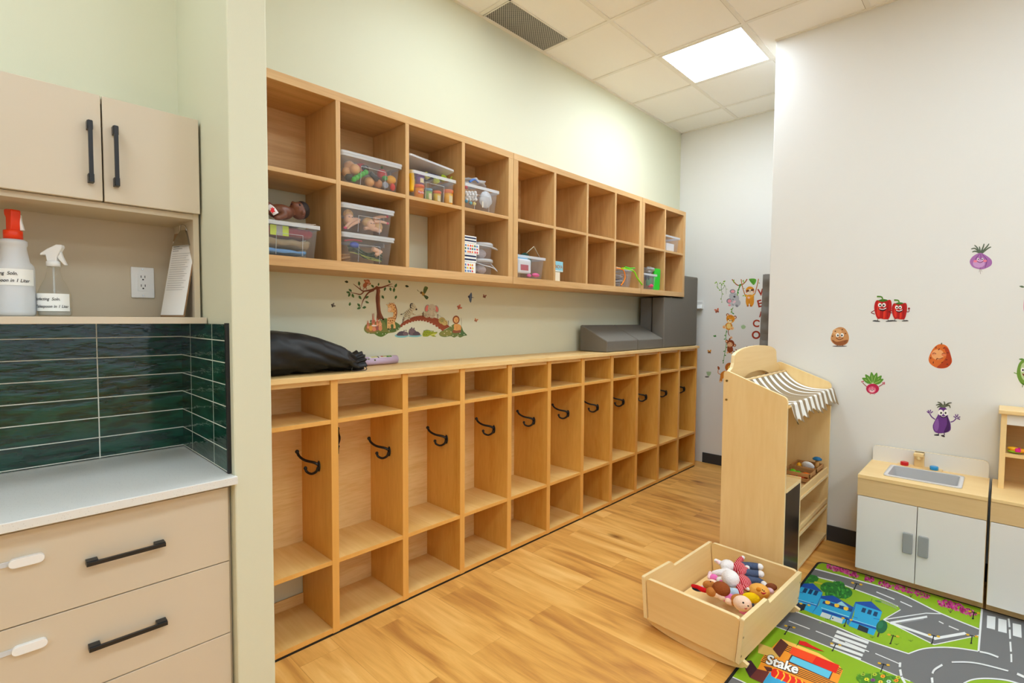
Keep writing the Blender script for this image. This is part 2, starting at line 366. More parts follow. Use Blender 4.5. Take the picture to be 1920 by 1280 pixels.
b = MB(); b.box(vx0 + .006, vx1 - .006, vy0 + .006, vy1 - .004, ZC - .004, ZC - .001, vm); b.build('grille', t)
b = MB()
for q in ((vx0, vx1, vy0, vy0 + .008), (vx0, vx1, vy1 - .005, vy1), (vx0, vx0 + .008, vy0, vy1), (vx1 - .008, vx1, vy0, vy1)): b.box(*q, ZC - .006, ZC, M['tbar'])
b.build('frame', t)

# ================================================================== kitchenette
KX0 = -5.6                                # runs on past the left edge of the picture
# tiled splashback
def tilemat(name, off, ax):
    m = bpy.data.materials.new(name); m.use_nodes = True; nt = m.node_tree; b = nt.nodes['Principled BSDF']; N = nt.nodes.new; K = nt.links.new
    tc = N('ShaderNodeTexCoord'); sp = N('ShaderNodeSeparateXYZ'); cb = N('ShaderNodeCombineXYZ'); K(tc.outputs['Object'], sp.inputs[0])
    K(sp.outputs[ax], cb.inputs[0]); K(sp.outputs[2], cb.inputs[1]); mp = N('ShaderNodeMapping'); mp.inputs['Location'].default_value = off; K(cb.outputs[0], mp.inputs[0])
    br = N('ShaderNodeTexBrick'); br.offset = 0; br.inputs['Scale'].default_value = 1; br.inputs['Brick Width'].default_value = .278 if ax == 0 else .258; br.inputs['Row Height'].default_value = .0722
    br.inputs['Mortar Size'].default_value = .0018; br.inputs['Mortar Smooth'].default_value = .1
    br.inputs['Color1'].default_value = L((10, 60, 44)); br.inputs['Color2'].default_value = L((16, 76, 56)); br.inputs['Mortar'].default_value = L((220, 222, 208)); K(mp.outputs[0], br.inputs['Vector'])
    n = N('ShaderNodeTexNoise'); n.inputs['Scale'].default_value = 14; n.inputs['Detail'].default_value = 4; K(mp.outputs[0], n.inputs['Vector'])
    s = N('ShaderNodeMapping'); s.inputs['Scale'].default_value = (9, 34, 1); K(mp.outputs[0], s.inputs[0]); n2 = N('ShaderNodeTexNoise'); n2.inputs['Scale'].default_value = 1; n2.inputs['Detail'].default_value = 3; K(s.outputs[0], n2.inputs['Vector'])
    mx = N('ShaderNodeMix'); mx.data_type = 'RGBA'; mx.blend_type = 'MULTIPLY'; r = N('ShaderNodeValToRGB'); r.color_ramp.elements[0].position = .44; r.color_ramp.elements[0].color = (.42, .46, .42, 1); r.color_ramp.elements[1].position = .56; K(n2.outputs[0], r.inputs[0])  # blotches of glossy reflection painted into the tile colour as dark and light
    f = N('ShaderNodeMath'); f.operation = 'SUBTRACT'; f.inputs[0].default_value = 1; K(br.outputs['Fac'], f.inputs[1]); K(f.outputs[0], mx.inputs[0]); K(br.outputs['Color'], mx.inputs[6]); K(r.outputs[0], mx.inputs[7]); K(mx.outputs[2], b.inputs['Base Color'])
    bp = N('ShaderNodeBump'); bp.inputs['Strength'].default_value = .2; bp.inputs['Distance'].default_value = .012; K(n2.outputs[0], bp.inputs['Height'])
    b2 = N('ShaderNodeBump'); b2.inputs['Strength'].default_value = .6; b2.inputs['Distance'].default_value = .002; b2.invert = True; K(br.outputs['Fac'], b2.inputs['Height']); K(bp.outputs[0], b2.inputs['Normal']); K(b2.outputs[0], b.inputs['Normal'])
    rr = N('ShaderNodeMath'); rr.operation = 'MULTIPLY_ADD'; rr.inputs[1].default_value = .6; rr.inputs[2].default_value = .09; K(br.outputs['Fac'], rr.inputs[0]); K(rr.outputs[0], b.inputs['Roughness'])
    b.inputs['Specular IOR Level'].default_value = .6
    return m
ZT = .917
b = MB(); b.box(KX0, XN, YN - 0, YN + .009, 0, .001, M['tile'])
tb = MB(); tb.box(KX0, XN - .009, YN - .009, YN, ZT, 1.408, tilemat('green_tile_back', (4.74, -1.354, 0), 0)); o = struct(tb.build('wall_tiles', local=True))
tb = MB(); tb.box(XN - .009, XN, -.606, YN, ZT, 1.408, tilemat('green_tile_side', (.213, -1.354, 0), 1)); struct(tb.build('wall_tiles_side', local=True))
tb = MB(); tb.box(XN - .011, XN, -.618, -.606, ZT, 1.412, M['blackp']); struct(tb.build('trim_1'))
# wall cabinet
YD = -.363
wc = thing('wall_cabinet', 'beige wall cabinet with open niche above the green tiles', 'cabinet', ((KX0 + XN) / 2, -.2, 1.405))
X1 = XN - .004
b = MB(); by = M['beige']; bi = M['beigein']
b.box(KX0, X1 - .002, YN - .012, YN, 1.43, 2.122, bi)                      # back
b.box(X1 - .022, X1 - .004, -.345, YN - .012, 1.43, 2.122, bi); b.box(KX0, KX0 + .018, -.345, YN - .012, 1.43, 2.122, bi)
b.box(KX0, X1 - .004, -.345, YN - .012, 2.105, 2.122, bi); b.box(KX0 + .018, X1 - .022, -.345, YN - .012, 1.777, 1.796, bi)
b.build('body', wc, .0008)
b = MB(); b.box(KX0, X1, -.402, YN, 1.408, 1.430, by); b.build('bottom_shelf', wc, .001)
def bar(b, p0, p1, r=.0055, proj=.03, n=Vector((0, -1, 0))):              # square bar pull with flat feet at both ends
    p0, p1 = Vector(p0), Vector(p1); d = (p1 - p0).normalized(); s = d.cross(n)
    def bx(a, c, hw, t0, t1):
        P = [q + s * e * hw + n * t for t in (t0, t1) for q, e in ((a, -1), (c, -1), (c, 1), (a, 1))]
        k = b.add(P)
        for f in ((0, 1, 2, 3), (7, 6, 5, 4), (0, 4, 5, 1), (1, 5, 6, 2), (2, 6, 7, 3), (3, 7, 4, 0)): b.face([k + i for i in f], M['black'])
    bx(p0, p1, r, proj - .009, proj); bx(p0, p0 + d * .026, r * 1.35, 0, proj - .006); bx(p1 - d * .026, p1, r * 1.35, 0, proj - .006)
    return b
for i, (a, c, hx) in enumerate(((-5.02, -4.749, -4.779), (-4.745, X1 - .004, -4.715), (-5.296, -5.025, -5.06))):
    b = MB(); b.box(a, c, YD, -.345, 1.797, 2.126, by); d = b.build('door', wc, .0015)
    bar(MB(), (hx, YD, 1.847), (hx, YD, 2.035)).build('handle', d, .0008)
    d.children[0]['label'] = 'black bar pull handle'
# electrical outlet
o = thing('outlet', 'white double wall outlet inside the cabinet niche', 'outlet', (-4.6, YN - .012, 1.5))
b = MB(); b.box(-4.636, -4.564, -.1, -.092, 1.502, 1.616, M['plastic']); b.build('cover_plate', o, .002)
b = MB(); b.box(-4.616, -4.584, -.1035, -.0995, 1.527, 1.591, M['plastic']); 
for z in (1.543, 1.576):
    for x in (-4.606, -4.594): b.box(x - .0011, x + .0011, -.1041, -.1033, z, z + .009, M['blackp'])
    b.cyl((-4.6, -.1041, z - .006), (-4.6, -.1033, z - .006), .0028, .0028, M['blackp'], 10)
b.build('receptacle', o)
for z in (1.51, 1.608): b = MB(); b.cyl((-4.6, -.1012, z), (-4.6, -.1, z), .0028, .0028, M['steel'], 10); b.build('screw', o)
# worktop
b = MB(); b.prism([(KX0, YN), (XN - .0005, YN), (XN - .0005, YS - .001), (XN + .004, YS - .001), (XN + .004, -.663), (KX0, -.663)], 'z', .889, .915, mat('quartz', (230, 230, 226), .22, .5))
qn = MATS['quartz'].node_tree; v = qn.nodes.new('ShaderNodeTexVoronoi'); v.inputs['Scale'].default_value = 160; r = qn.nodes.new('ShaderNodeValToRGB'); tcq = qn.nodes.new('ShaderNodeTexCoord')
r.color_ramp.elements[0].position = .05; r.color_ramp.elements[0].color = L((196, 192, 186)); r.color_ramp.elements[1].position = .22; r.color_ramp.elements[1].color = L((228, 228, 224))
qn.links.new(tcq.outputs['Object'], v.inputs['Vector']); qn.links.new(v.outputs['Distance'], r.inputs[0]); qn.links.new(r.outputs[0], qn.nodes['Principled BSDF'].inputs['Base Color'])
tag(b.build('worktop', bevel=.002), 'white speckled quartz worktop over the beige drawers', 'worktop')
# drawer cabinet
YF2 = -.617
dc = thing('drawer_cabinet', 'beige drawer cabinet under the white worktop', 'cabinet', (-4.9, -.35, 0))
b = MB(); b.box(KX0, XN - .004, -.597, YN - .004, .09, .889, bi); b.box(KX0, XN - .004, -.55, YN - .004, 0, .09, bi); b.build('body', dc)
b = MB(); b.box(XN - .012, XN - .002, -.6, -.585, .0, .885, M['beigein']); b.build('filler_strip', dc)
for z0, z1 in ((.627, .872), (.384, .624), (.105, .381)):
    b = MB(); b.box(-5.45, XN - .012, YF2, -.597, z0, z1, by); d = b.build('drawer', dc, .0015)
    zh = z0 + (z1 - z0) * .5
    if z0 > .3:
        zh = .7475 if z0 > .5 else .505
        h = bar(MB(), (-4.847, YF2, zh), (-4.662, YF2, zh)).build('handle', d, .0008); h['label'] = 'black bar pull handle'
        zl = zh + .047 if z0 > .5 else zh + .059
        b = MB(); b.prism([(-4.965 + .023 * sx + .012 * cos(a), zl + .012 * sin(a)) for sx, a0 in ((1, -90), (-1, 90)) for a in [radians(a0 + 22.5 * i) for i in range(9)]], 'y', YF2 - .014, YF2, M['plastic'])
        b.box(-5.2, -4.98, YF2 - .004, YF2 - .001, zl - .007, zl + .007, M['milky']); lt = b.build('safety_latch', d, .003); lt['label'] = 'white child safety latch'

# ---- spray bottles on the niche shelf
def label_art(fn, nrm, lines, parent):
    pass
rb = thing('spray_bottle', 'large cloudy spray bottle with orange-red trigger head', 'spray bottle', (-4.953, -.25, 1.43))
c0 = Vector((-4.953, -.25, 1.43)); pf = [(.040, 0), (.046, .004), (.047, .012), (.047, .122), (.0455, .132), (.036, .142), (.030, .175), (.030, .182), (.032, .186), (.032, .196), (.025, .2)]
b = MB(); b.lathe(pf, c0, clear('cloudy_bottle', (240, 240, 240), .62, .35), 32); b.build('bottle', rb)
b = MB(); b.lathe([(.043, .003), (.0455, .01), (.0455, .078)], c0, M['fluid'], 24); o = b.build('liquid', rb); o['label'] = 'cloudy liquid filling the lower half'
b = MB(); red = C((238, 62, 22), .35); b.lathe([(.0225, .2), (.0225, .222), (.018, .224)], c0, red, 20); b.build('collar', rb)
b = MB(); b.prism([(-.012, .222), (.013, .222), (.016, .237), (.018, .254), (.02, .271), (.018, .276), (-.017, .279), (-.021, .275), (-.02, .265), (-.012, .256)], 'y', -.012, .012, red, T=Matrix.Translation(c0) @ Matrix.Rotation(radians(-68), 4, 'Z')); b.build('spray_head', rb, .003)
b = MB(); b.prism([(.018, .224), (.027, .225), (.022, .245), (.02, .265), (.017, .265)], 'y', -.006, .006, M['plastic'], T=Matrix.Translation(c0) @ Matrix.Rotation(radians(-20), 4, 'Z')); b.build('trigger', rb, .002)
def wrap_label(c0, r, z0, z1, a0, a1, lines, parent, sz):
    ca = (a0 + a1) / 2
    b = MB(); m = C((246, 246, 242), .6)
    b.grid(lambda u, v: c0 + Vector(((r + .0006) * cos(radians(a0 + (a1 - a0) * u)), (r + .0006) * sin(radians(a0 + (a1 - a0) * u)), z0 + (z1 - z0) * v)), 20, 2, m)
    o = b.build('paper_label', parent); o['label'] = 'handwritten white paper label'
    for txt, du, dv in lines:                                             # px per metre frame on the cylinder
        A = Art(lambda px, py: c0 + Vector(((r + .0009) * cos(radians(ca) + px / r), (r + .0009) * sin(radians(ca) + px / r), py)), (0, 0, 0), 0, 0, 1)
        A.n = Vector((cos(radians(ca)), sin(radians(ca)), 0)); A.text(txt, du, dv, sz, 0, sz * .25, sz, (40, 38, 44), .012); A.done('handwriting', parent=o)
rb.scale = (1, 1, 1.17)
wrap_label(c0, .047, .080, .122, 150, 330, (('Sanitizing  Soln.', -.046, .106), ('1 Teaspoon in 1 Liter', -.049, .088)), rb, .0122)
cb = thing('spray_bottle', 'small clear spray bottle with white trigger head', 'spray bottle', (-4.863, -.25, 1.43))
c1 = Vector((-4.863, -.25, 1.43)); b = MB()
b.lathe([(.037, 0), (.042, .003), (.0425, .03), (.043, .05), (.041, .06), (.034, .078), (.022, .1), (.0165, .118), (.0155, .13), (.0155, .135)], c1, M['bottleclear'], 32); b.build('bottle', cb)
b = MB(); b.lathe([(.0385, .003), (.040, .006), (.0405, .022)], c1, clear('pale_fluid', (238, 238, 236), .35, .1), 24); b.build('liquid', cb)
T = Matrix.Translation(c1) @ Matrix.Rotation(radians(-30), 4, 'Z')
b = MB(); b.lathe([(.018, .132), (.018, .145), (.014, .147)], c1, M['plastic'], 18); b.build('collar', cb)
b = MB(); b.prism([(-.013, .146), (.012, .146), (.013, .158), (.028, .183), (.027, .19), (.012, .19), (-.012, .178), (-.03, .166), (-.031, .161), (-.016, .162)], 'y', -.010, .010, M['plastic'], T=T); b.build('spray_head', cb, .003)
b = MB(); b.prism([(.013, .157), (.022, .172), (.026, .16), (.037, .137), (.031, .136), (.018, .15)], 'y', -.006, .006, M['plastic'], T=T); b.build('trigger', cb, .002)
b = MB(); b.cyl(c1 + Vector((0, 0, .004)), c1 + Vector((0, 0, .14)), .0025, .0025, M['milky'], 8); b.build('dip_tube', cb)
cb.scale = (1, 1, 1.2)
wrap_label(c1, .0434, .014, .060, 165, 320, (('Disinfecting  Soln.', -.045, .042), ('1 Tablespoon in 1 Liter', -.046, .023)), cb, .0105)
# ---- clipboard leaning on the niche's right side
BL, BR, TP = ony(318, 590, -.27), ony(345, 594, -.355), None
p0 = Vector((-4.545, -.16, 1.431)); e1 = Vector((.0, -1, 0))
p0 = Vector((-4.566, -.20, 1.431)); p1 = Vector((-4.524, -.335, 1.431)); e1 = (p1 - p0).normalized(); wd = (p1 - p0).length
upd = Vector((.058, .0, .30)); upd = (upd - e1 * upd.dot(e1)).normalized(); nn = e1.cross(upd).normalized()
if nn.x > 0: nn = -nn
CM = Matrix(((e1.x, upd.x, nn.x, p0.x), (e1.y, upd.y, nn.y, p0.y), (e1.z, upd.z, nn.z, p0.z), (0, 0, 0, 1)))
cp = thing('clipboard', 'clipboard with a printed white sheet leaning in the cabinet niche', 'clipboard', p0); 
b = MB(); b.box(0, wd, 0, .315, 0, .003, C((150, 118, 84), .6), CM); b.build('board', cp)
b = MB(); b.box(.003, wd - .003, .006, .285, .0035, .0045, C((245, 243, 240), .7), CM); sh = b.build('paper_sheet', cp)
A = Art(lambda u, v: CM @ Vector((u, v, .005)), nn, 0, 0, 1)
for i in range(17): A.line([(.014, .235 - i * .0085), (wd - .02 - (i % 3) * .01, .235 - i * .0085)], .0014, (178, 176, 176), 1)
for i in range(3): A.line([(.014, .262 - i * .008), (.05 + .02 * (i % 2), .262 - i * .008)], .0018, (130, 128, 130), 1)
A.done('printed_lines', parent=sh)
b = MB(); b.prism([(wd * .5 - .05, .262), (wd * .5 + .05, .262), (wd * .5 + .03, .3), (wd * .5 + .014, .32), (wd * .5 - .014, .32), (wd * .5 - .03, .3)], 'z', .006, .017, M['steel'], CM); b.tube([CM @ Vector((wd / 2 - .02, .318, .012)), CM @ Vector((wd / 2 - .012, .337, .02)), CM @ Vector((wd / 2 + .012, .337, .02)), CM @ Vector((wd / 2 + .02, .318, .012))], .0018, M['steel'], 6, 4)
o = b.build('clip', cp, .001); o['label'] = 'steel spring clip'
# ================================================================== wall cubbies (three units side by side)
YB, YU = -.003, -.308                          # back and front of the wall cubbies
ZU0, ZU1, ZM0, ZM1, ZI0, ZI1 = 1.6415, 2.416, 2.018, 2.036, 1.6835, 2.379
W1 = .3619
def cubby(xs, label, open_low):                  # xs: divider centres, first and last are the outer panels' inner faces
    x0, x1 = xs[0] - .040, xs[-1] + .040
    t = thing('cubby_shelf', label, 'shelf unit', ((x0 + x1) / 2, (YB + YU) / 2, ZU0), 0, 'oak wall cubbies')
    b = MB(); b.box(x0, x1, YU, YB, ZI1, ZU1, M['oakx']); b.build('top_panel', t, .0012)
    b = MB(); b.box(x0, x1, YU, YB, ZU0, ZI0, M['oakx']); b.build('bottom_panel', t, .0012)
    for a, c in ((x0, xs[0]), (xs[-1], x1)):
        b = MB(); b.box(a, c, YU + .0006, YB, ZI0, ZI1, M['oakz']); b.build('side_panel', t, .001)
    for i in range(len(xs) - 1):
        a = xs[i] + (.0105 if i else 0); c = xs[i + 1] - (.0105 if i < len(xs) - 2 else 0)
        b = MB(); b.box(a, c, YU + .001, YB - .002, ZM0, ZM1, M['oakx']); b.build('shelf', t, .0008)
        b = MB(); b.box(a, c, YB - .010, YB - .004, ZM1, ZI1, M['oakx'])
        if not (open_low and i in open_low): b.box(a, c, YB - .010, YB - .004, ZI0, ZM0, M['oakx'])
        else: b.box(a, c, YB - .028, YB - .010, ZI0, ZI0 + .0, M['oakx']) if 0 else None
        b.build('back_panel', t)
    for x in xs[1:-1]:
        b = MB(); b.box(x - .0105, x + .0105, YU, YB, ZI0, ZI1, M['oakz']); b.build('divider', t, .001)
V = lambda k, nj: -.5348 - k * W1 - .0631 * nj     # k-th divider from the right end
J1, J2 = V(2, .5), V(6, 1.5)
cubby([J2 - .0415 - W1 * 3 - (W1 - .011), V(9, 2), V(8, 2), V(7, 2), J2 - .0415], 'oak wall cubby unit beside the green wall end holding most of the toy bins', (0, 2))
cubby([J2 + .0415, V(5, 1), V(4, 1), V(3, 1), J1 - .0415], 'middle oak wall cubby unit of eight mostly empty cells', ())
cubby([J1 + .0415, V(1, 0), -.5348 - .012], 'narrow oak wall cubby unit of four cells above the tall grey foam', ())

# ================================================================== coat lockers along the wall
YLF, YLB = -.312, -.006; W2 = .3742; XLE = -.2062
lk = thing('coat_lockers', 'maple coat locker run of open bays with black hooks on the floor', 'lockers', (-2.3, -.16, 0))
DX = [XLE - W2 * i for i in range(12)]
for i, x in enumerate(DX):
    if i == 0: a, c = x - .017, x + .001
    elif i == 11: a, c = XS + .004, XS + .03
    else: a, c = x - .0165, x + .0165
    b = MB(); b.box(a, c, YLF + .004, YLB, 0.010, 1.156, M['mapz_shaded']); b.box(a, c, YLF, YLF + .004, .010, 1.156, M['mape']); b.build('divider', lk, .0008)
for i in range(11):
    a, c = DX[i + 1] + .0165 if i < 10 else XS + .03, DX[i] - (.0165 if i else .017)
    for nm, z0, z1 in (('cubby_shelf', .962, .980), ('seat_shelf', .326, .345), ('base_panel', .012, .034)):
        b = MB(); b.box(a, c, YLF + .005, YLB - .006, z0, z1, M['mapy_lit']); b.box(a, c, YLF + .001, YLF + .005, z0, z1, M['mape']); b.build(nm, lk, .0008)
    b = MB(); b.box(a, c, YLB - .006, YLB, .345, 1.156, M['mapx_lit'])
    if i == 10: b.box(a, c, YLB - .006, YLB, .0, .085, M['mapx_lit']); 
    else: b.box(a, c, YLB - .006, YLB, .0, .345, M['mapx_lit'])
    b.build('back_panel', lk)
    b = MB(); b.box(a, c, YLF + .012, YLF + .03, 1.136, 1.156, M['mapx_lit']); b.build('top_rail', lk)
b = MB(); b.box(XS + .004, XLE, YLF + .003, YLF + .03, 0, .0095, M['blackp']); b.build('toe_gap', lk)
def hook(X, s, y=-.195, z=.742):                                  # double coat hook screwed to the side of a divider; s is the way it sticks out
    b = MB(); m = M['black']; b.ell((X + s * .003, y, z + .008), (.0045, .013, .026), m, 12, 8)
    b.tube([(X + s * .006, y, z + .016), (X + s * .02, y + .012, z + .026), (X + s * .045, y + .05, z + .034), (X + s * .056, y + .082, z + .048), (X + s * .06, y + .096, z + .066)], [.0068, .0064, .006, .006, .0066], m, 8, 5)
    b.ell((X + s * .06, y + .097, z + .068), .0095, m, 10, 8)
    b.tube([(X + s * .006, y, z + .004), (X + s * .012, y + .006, z - .016), (X + s * .024, y + .028, z - .029), (X + s * .036, y + .05, z - .022), (X + s * .04, y + .056, z - .008)], [.0066, .006, .0058, .0058, .0062], m, 8, 5)
    b.ell((X + s * .04, y + .056, z - .005), .0086, m, 10, 8)
    b.cyl((X, y, z + .02), (X + s * .0085, y, z + .02), .003, .003, M['steel'], 8)
    o = b.build('coat_hook', lk); o['label'] = 'black double coat hook'
for i, x in enumerate(DX[:11]): hook(x - (.0165 if i else .017), -1)
hook(DX[10] + .0165, 1, -.287, .84)
b = MB(); b.box(XS + .002, -.0202, -.3, 0, 1.158, 1.1805, M['mapx_lit']); b.box(XS + .002, -.0202 if 0 else XLE + .02, -.327, -.3, 1.158, 1.1805, M['mapx_lit'])
b = MB(); b.prism([(XS + .002, -.001), (XLE + .016, -.001), (XLE + .016, -.327), (XS + .002, -.327)], 'z', 1.1575, 1.1815, M['mapx_lit'])
tag(b.build('locker_top', bevel=.0025), 'long maple worktop lying across the coat lockers', 'worktop')
ZTOP = 1.1815

# ================================================================== grey foam play pieces
def foam_wedge(x0, x1, label):
    b = MB(); b.prism([(-.045, ZTOP + .002), (-.295, ZTOP + .002), (-.297, ZTOP + .085), (-.06, ZTOP + .205), (-.046, ZTOP + .2)], 'x', x0 + .003, x1 - .003, M['foam'])
    o = b.build('foam_wedge', bevel=.014, seg=3); return tag(o, label, 'foam block', 'grey foam wedges')
foam_wedge(-1.762, -1.305, 'sloping grey foam wedge on the locker top, nearer the animal stickers')
foam_wedge(-1.300, -.872, 'sloping grey foam wedge on the locker top, against the tall grey foam block')
b = MB(); b.prism([(-.862, ZTOP + .002), (-.19, ZTOP + .002), (-.19, 1.842), (-.49, 1.842), (-.49, 1.63), (-.862, 1.63)], 'y', -.175, -.296, M['foam'])
tag(b.build('foam_block', bevel=.012, seg=3), 'tall grey foam block standing at the far end of the locker top', 'foam block')
b = MB(); b.box(-.84, -.2, -.16, -.045, ZTOP + .002, 1.63, M['foamd'])
tag(b.build('foam_block', bevel=.012, seg=3), 'darker tall foam slab standing behind the tall grey foam block', 'foam block')
# folded mat leaning in the recess behind the white wall corner
b = MB(); T = Matrix.Translation((-1.14, -1.217, .003)) @ Matrix.Rotation(radians(1.4), 4, 'X')
b.grid(lambda u, v: T @ Vector((.0 + .006 * sin(v * 95) * sin(pi * u) + .003 * sin(v * 41 + 2), (.004 + .062 * u), 1.755 * v)), 8, 160, M['foamd'])
b.prism([(.003, 0), (.067, 0), (.067, 1.74), (.057, 1.757), (.012, 1.757), (.003, 1.74)], 'x', .004, .95, M['foamd'], T)
tag(b.build('gym_mat'), 'folded dark grey mat leaning upright behind the white wall corner', 'mat')
# small white box on the end wall
t = thing('wall_switch', 'small white switch box on the wall beside the tall grey foam block', 'switch', (0, -.245, 1.56))
b = MB(); Ts = Matrix.Translation((0, -.245, 1.575)); b.box(-.03, 0, -.03, .045, -.035, .045, M['plastic'], Ts); b.build('body', t, .004)
b = MB(); b.prism([(-.03, -.035), (-.05, -.03), (-.03, .01)], 'y', -.03, .02, M['plastic'], Ts); b.build('lever', t, .002)

# ================================================================== black drawstring bag and wrapping paper roll
def bagfn(u, v):                                  # u along the bag, v round it
    a = 2 * pi * v; x = -4.34 + .585 * u
    if u < .80: h = .195 * (1 - .06 * (u / .8) - .34 * max(0, (u - .32) / .5) ** 1.9); dp = .135
    else: k = (u - .8) / .2; h = .126 - .060 * min(1, k * 1.6) + .022 * max(0, k - .55) * 2; dp = .135 - .075 * min(1, k * 1.5) + .02 * max(0, k - .6)
    fx = noise.noise(Vector((x * 9, a * 1.6, 3))) * .005 + noise.noise(Vector((x * 21, a * 3, 9))) * .004 + (abs(noise.noise(Vector((x * 5 + sin(a) * 1.2, cos(a) * 1.7, 5)))) - .2) * .045 * (1 - max(0, sin(a))) ** 1.2
    if u > .84: fx += .006 * sin(a * 11)
    c, s = cos(a), sin(a); z = ZTOP + .002 + h / 2 + (h / 2 + fx) * s
    if s < -.5: z = max(z, ZTOP + .0025)
    y = -.158 + (dp + fx) * math.copysign(abs(c) ** .8, c)
    if u > .8: y -= .03 * min(1, (u - .8) / .1)
    return Vector((x, max(y, -.321), max(z, ZTOP + .0022)))
t = thing('drawstring_bag', 'black nylon drawstring bag lying on the locker top by the wall end', 'bag', (-4.05, -.16, ZTOP))
b = MB(); b.grid(bagfn, 80, 64, M['bag']); n = b.add([Vector((-4.34, -.16, ZTOP + .1)), bagfn(1, 0) * .0 + Vector((-3.775, -.19, ZTOP + .045))])
for j in range(63): b.face((n + 1, 79 * 64 + j, 79 * 64 + j + 1), M['bag'], True); b.face((n, j + 1, j), M['bag'], True)
b.build('sack', t)
b = MB(); b.tube([(-3.83, -.24, ZTOP + .05), (-3.83, -.262, ZTOP + .03), (-3.838, -.268, ZTOP + .006), (-3.80, -.272, ZTOP + .0035), (-3.768, -.268, ZTOP + .004), (-3.757, -.258, ZTOP + .012), (-3.77, -.24, ZTOP + .03)], .0022, M['black'], 6, 5); b.build('drawstring', t)
t = thing('paper_roll', 'lilac roll of decal paper printed with fruit behind the black bag', 'paper roll', (-3.55, -.03, ZTOP))
lil = C((216, 196, 226), .45); b = MB(); pa, pb = Vector((-3.70, -.052, ZTOP + .0235)), Vector((-3.44, -.03, ZTOP + .0235)); b.cyl(pa, pb, .0225, .0225, lil, 28); b.build('rolled_sheet', t)
dv = (pb - pa).normalized(); up = Vector((0, 0, 1)); sd = dv.cross(up)
A = Art(lambda px, py: pa + dv * px + (sd * cos(py) + up * sin(py)) * .0229, (0, 0, 0), 0, 0, 1); A.n = Vector((0, -.7, .7)); A.base = 0; A.step = .00005
def strip(p0, p1, q0, q1, rgb):
    for k in range(6):
        a0 = q0 + (q1 - q0) * k / 6; a1 = q0 + (q1 - q0) * (k + 1) / 6; A.poly([(p0, a0), (p1, a0), (p1, a1), (p0, a1)], rgb); A.k -= 1
    A.k += 1
strip(.075, .225, .75, 1.75, (240, 236, 232)); strip(.185, .222, .8, 1.7, (70, 130, 60)); strip(.2, .215, .95, 1.4, (150, 190, 90)); strip(.155, .19, .95, 1.6, (206, 196, 120)); strip(.152, .166, 1.0, 1.5, (196, 62, 50)); strip(.09, .13, .85, 1.5, (220, 214, 150)); strip(.13, .137, .75, 1.7, (60, 54, 50)); strip(.06, .075, .4, .7, (110, 120, 90)); strip(.1, .11, .05, .4, (80, 90, 60))
A.done('printed_fruit', parent=t)

# ================================================================== market stall
MX0, MX1, MYF, MYB = -2.18, -1.238, -1.662, -1.335
ms = thing('market_stall', 'birch toy market stall with striped awning against the white wall', 'play stall', (-1.71, -1.5, 0))
def rnd(pts, r, n=4):                              # round the corners of an outline
    out = []
    k = len(pts)
    for i, p in enumerate(pts):
        p = Vector(p); a = Vector(pts[i - 1]); c = Vector(pts[(i + 1) % k]); rr = r[i] if isinstance(r, (list, tuple)) else r
        if rr == 0: out.append(tuple(p)); continue
        u = (a - p).normalized() * min(rr, (a - p).length / 2); w = (c - p).normalized() * min(rr, (c - p).length / 2)
        for j in range(n + 1): t = j / n; out.append(tuple((p + u) * (1 - t) ** 2 + p * 2 * t * (1 - t) + (p + w) * t * t))
    return out
side = rnd([(MYB, .0), (MYF, 0), (MYF, 1.034), (MYB - .02, 1.152), (MYB, 1.146)], [0, 0, .022, .012, .01])
for x in (MX0, MX1 - .018):
    b = MB(); b.prism(side, 'x', x, x + .018, M['birz'], side=M['bire']); o = b.build('side_panel', ms)
    if x == MX0:
        for z in (1.098, .993):
            s = MB(); s.cyl((x - .0035, MYB - .018, z), (x + .001, MYB - .018, z), .006, .006, M['screw'], 12); s.build('screw_cap', o)
hx0, hx1 = MX0 + .06, MX1 - .10
arch = [(MX0 + .02, 1.03), (MX1 - .02, 1.03), (MX1 - .02, 1.128), (MX1 - .075, 1.15), (MX1 - .09, 1.19), (MX1 - .095, 1.222)]
ctr = (MX0 + .10 + MX1 - .1) / 2; hw = (MX1 - .1 - MX0 - .10) / 2
arch += [(ctr + hw * cos(t), 1.222 + .055 * sin(t)) for t in (pi * i / 16 for i in range(1, 16))]
arch += [(MX0 + .105, 1.222), (MX0 + .10, 1.19), (MX0 + .085, 1.165), (MX0 + .02, 1.138)]
aw = .31; arch_cut = [(ctr - aw, 1.03)] + [(ctr + aw * cos(t), 1.03 + .092 * sin(t)) for t in (pi - pi * i / 18 for i in range(1, 18))] + [(ctr + aw, 1.03)]
header = [arch[0]] + arch_cut + arch[1:]
b = MB(); b.prism(header, 'y', MYB - .018, MYB, M['birx'], side=M['bire']); b.build('arched_header', ms)
b = MB(); b.box(MX0 + .018, MX1 - .018, MYB - .012, MYB, .03, .99, M['birx']); b.build('back_panel', ms)
b = MB(); b.box(-1.905, -1.887, MYF, MYB - .012, .0, .563, M['birz']); b.box(-1.905, -1.887, MYF - .0008, MYF, .0, .563, M['bire']); b.build('inner_panel', ms, .003)
b = MB(); b.box(MX0 + .018, -1.905, MYF - .002, MYB - .012, .538, .556, M['biry']); b.box(MX0 + .018, -1.905, MYF - .004, MYF - .002, .538, .556, M['bire']); b.build('counter', ms, .001)
b = MB(); b.box(MX0 + .018, -1.905, MYF - .001, MYF + .012, .03, .538, M['chalk']); o = b.build('chalkboard', ms); o['label'] = 'black chalkboard front'
a, c = -1.887, MX1 - .018
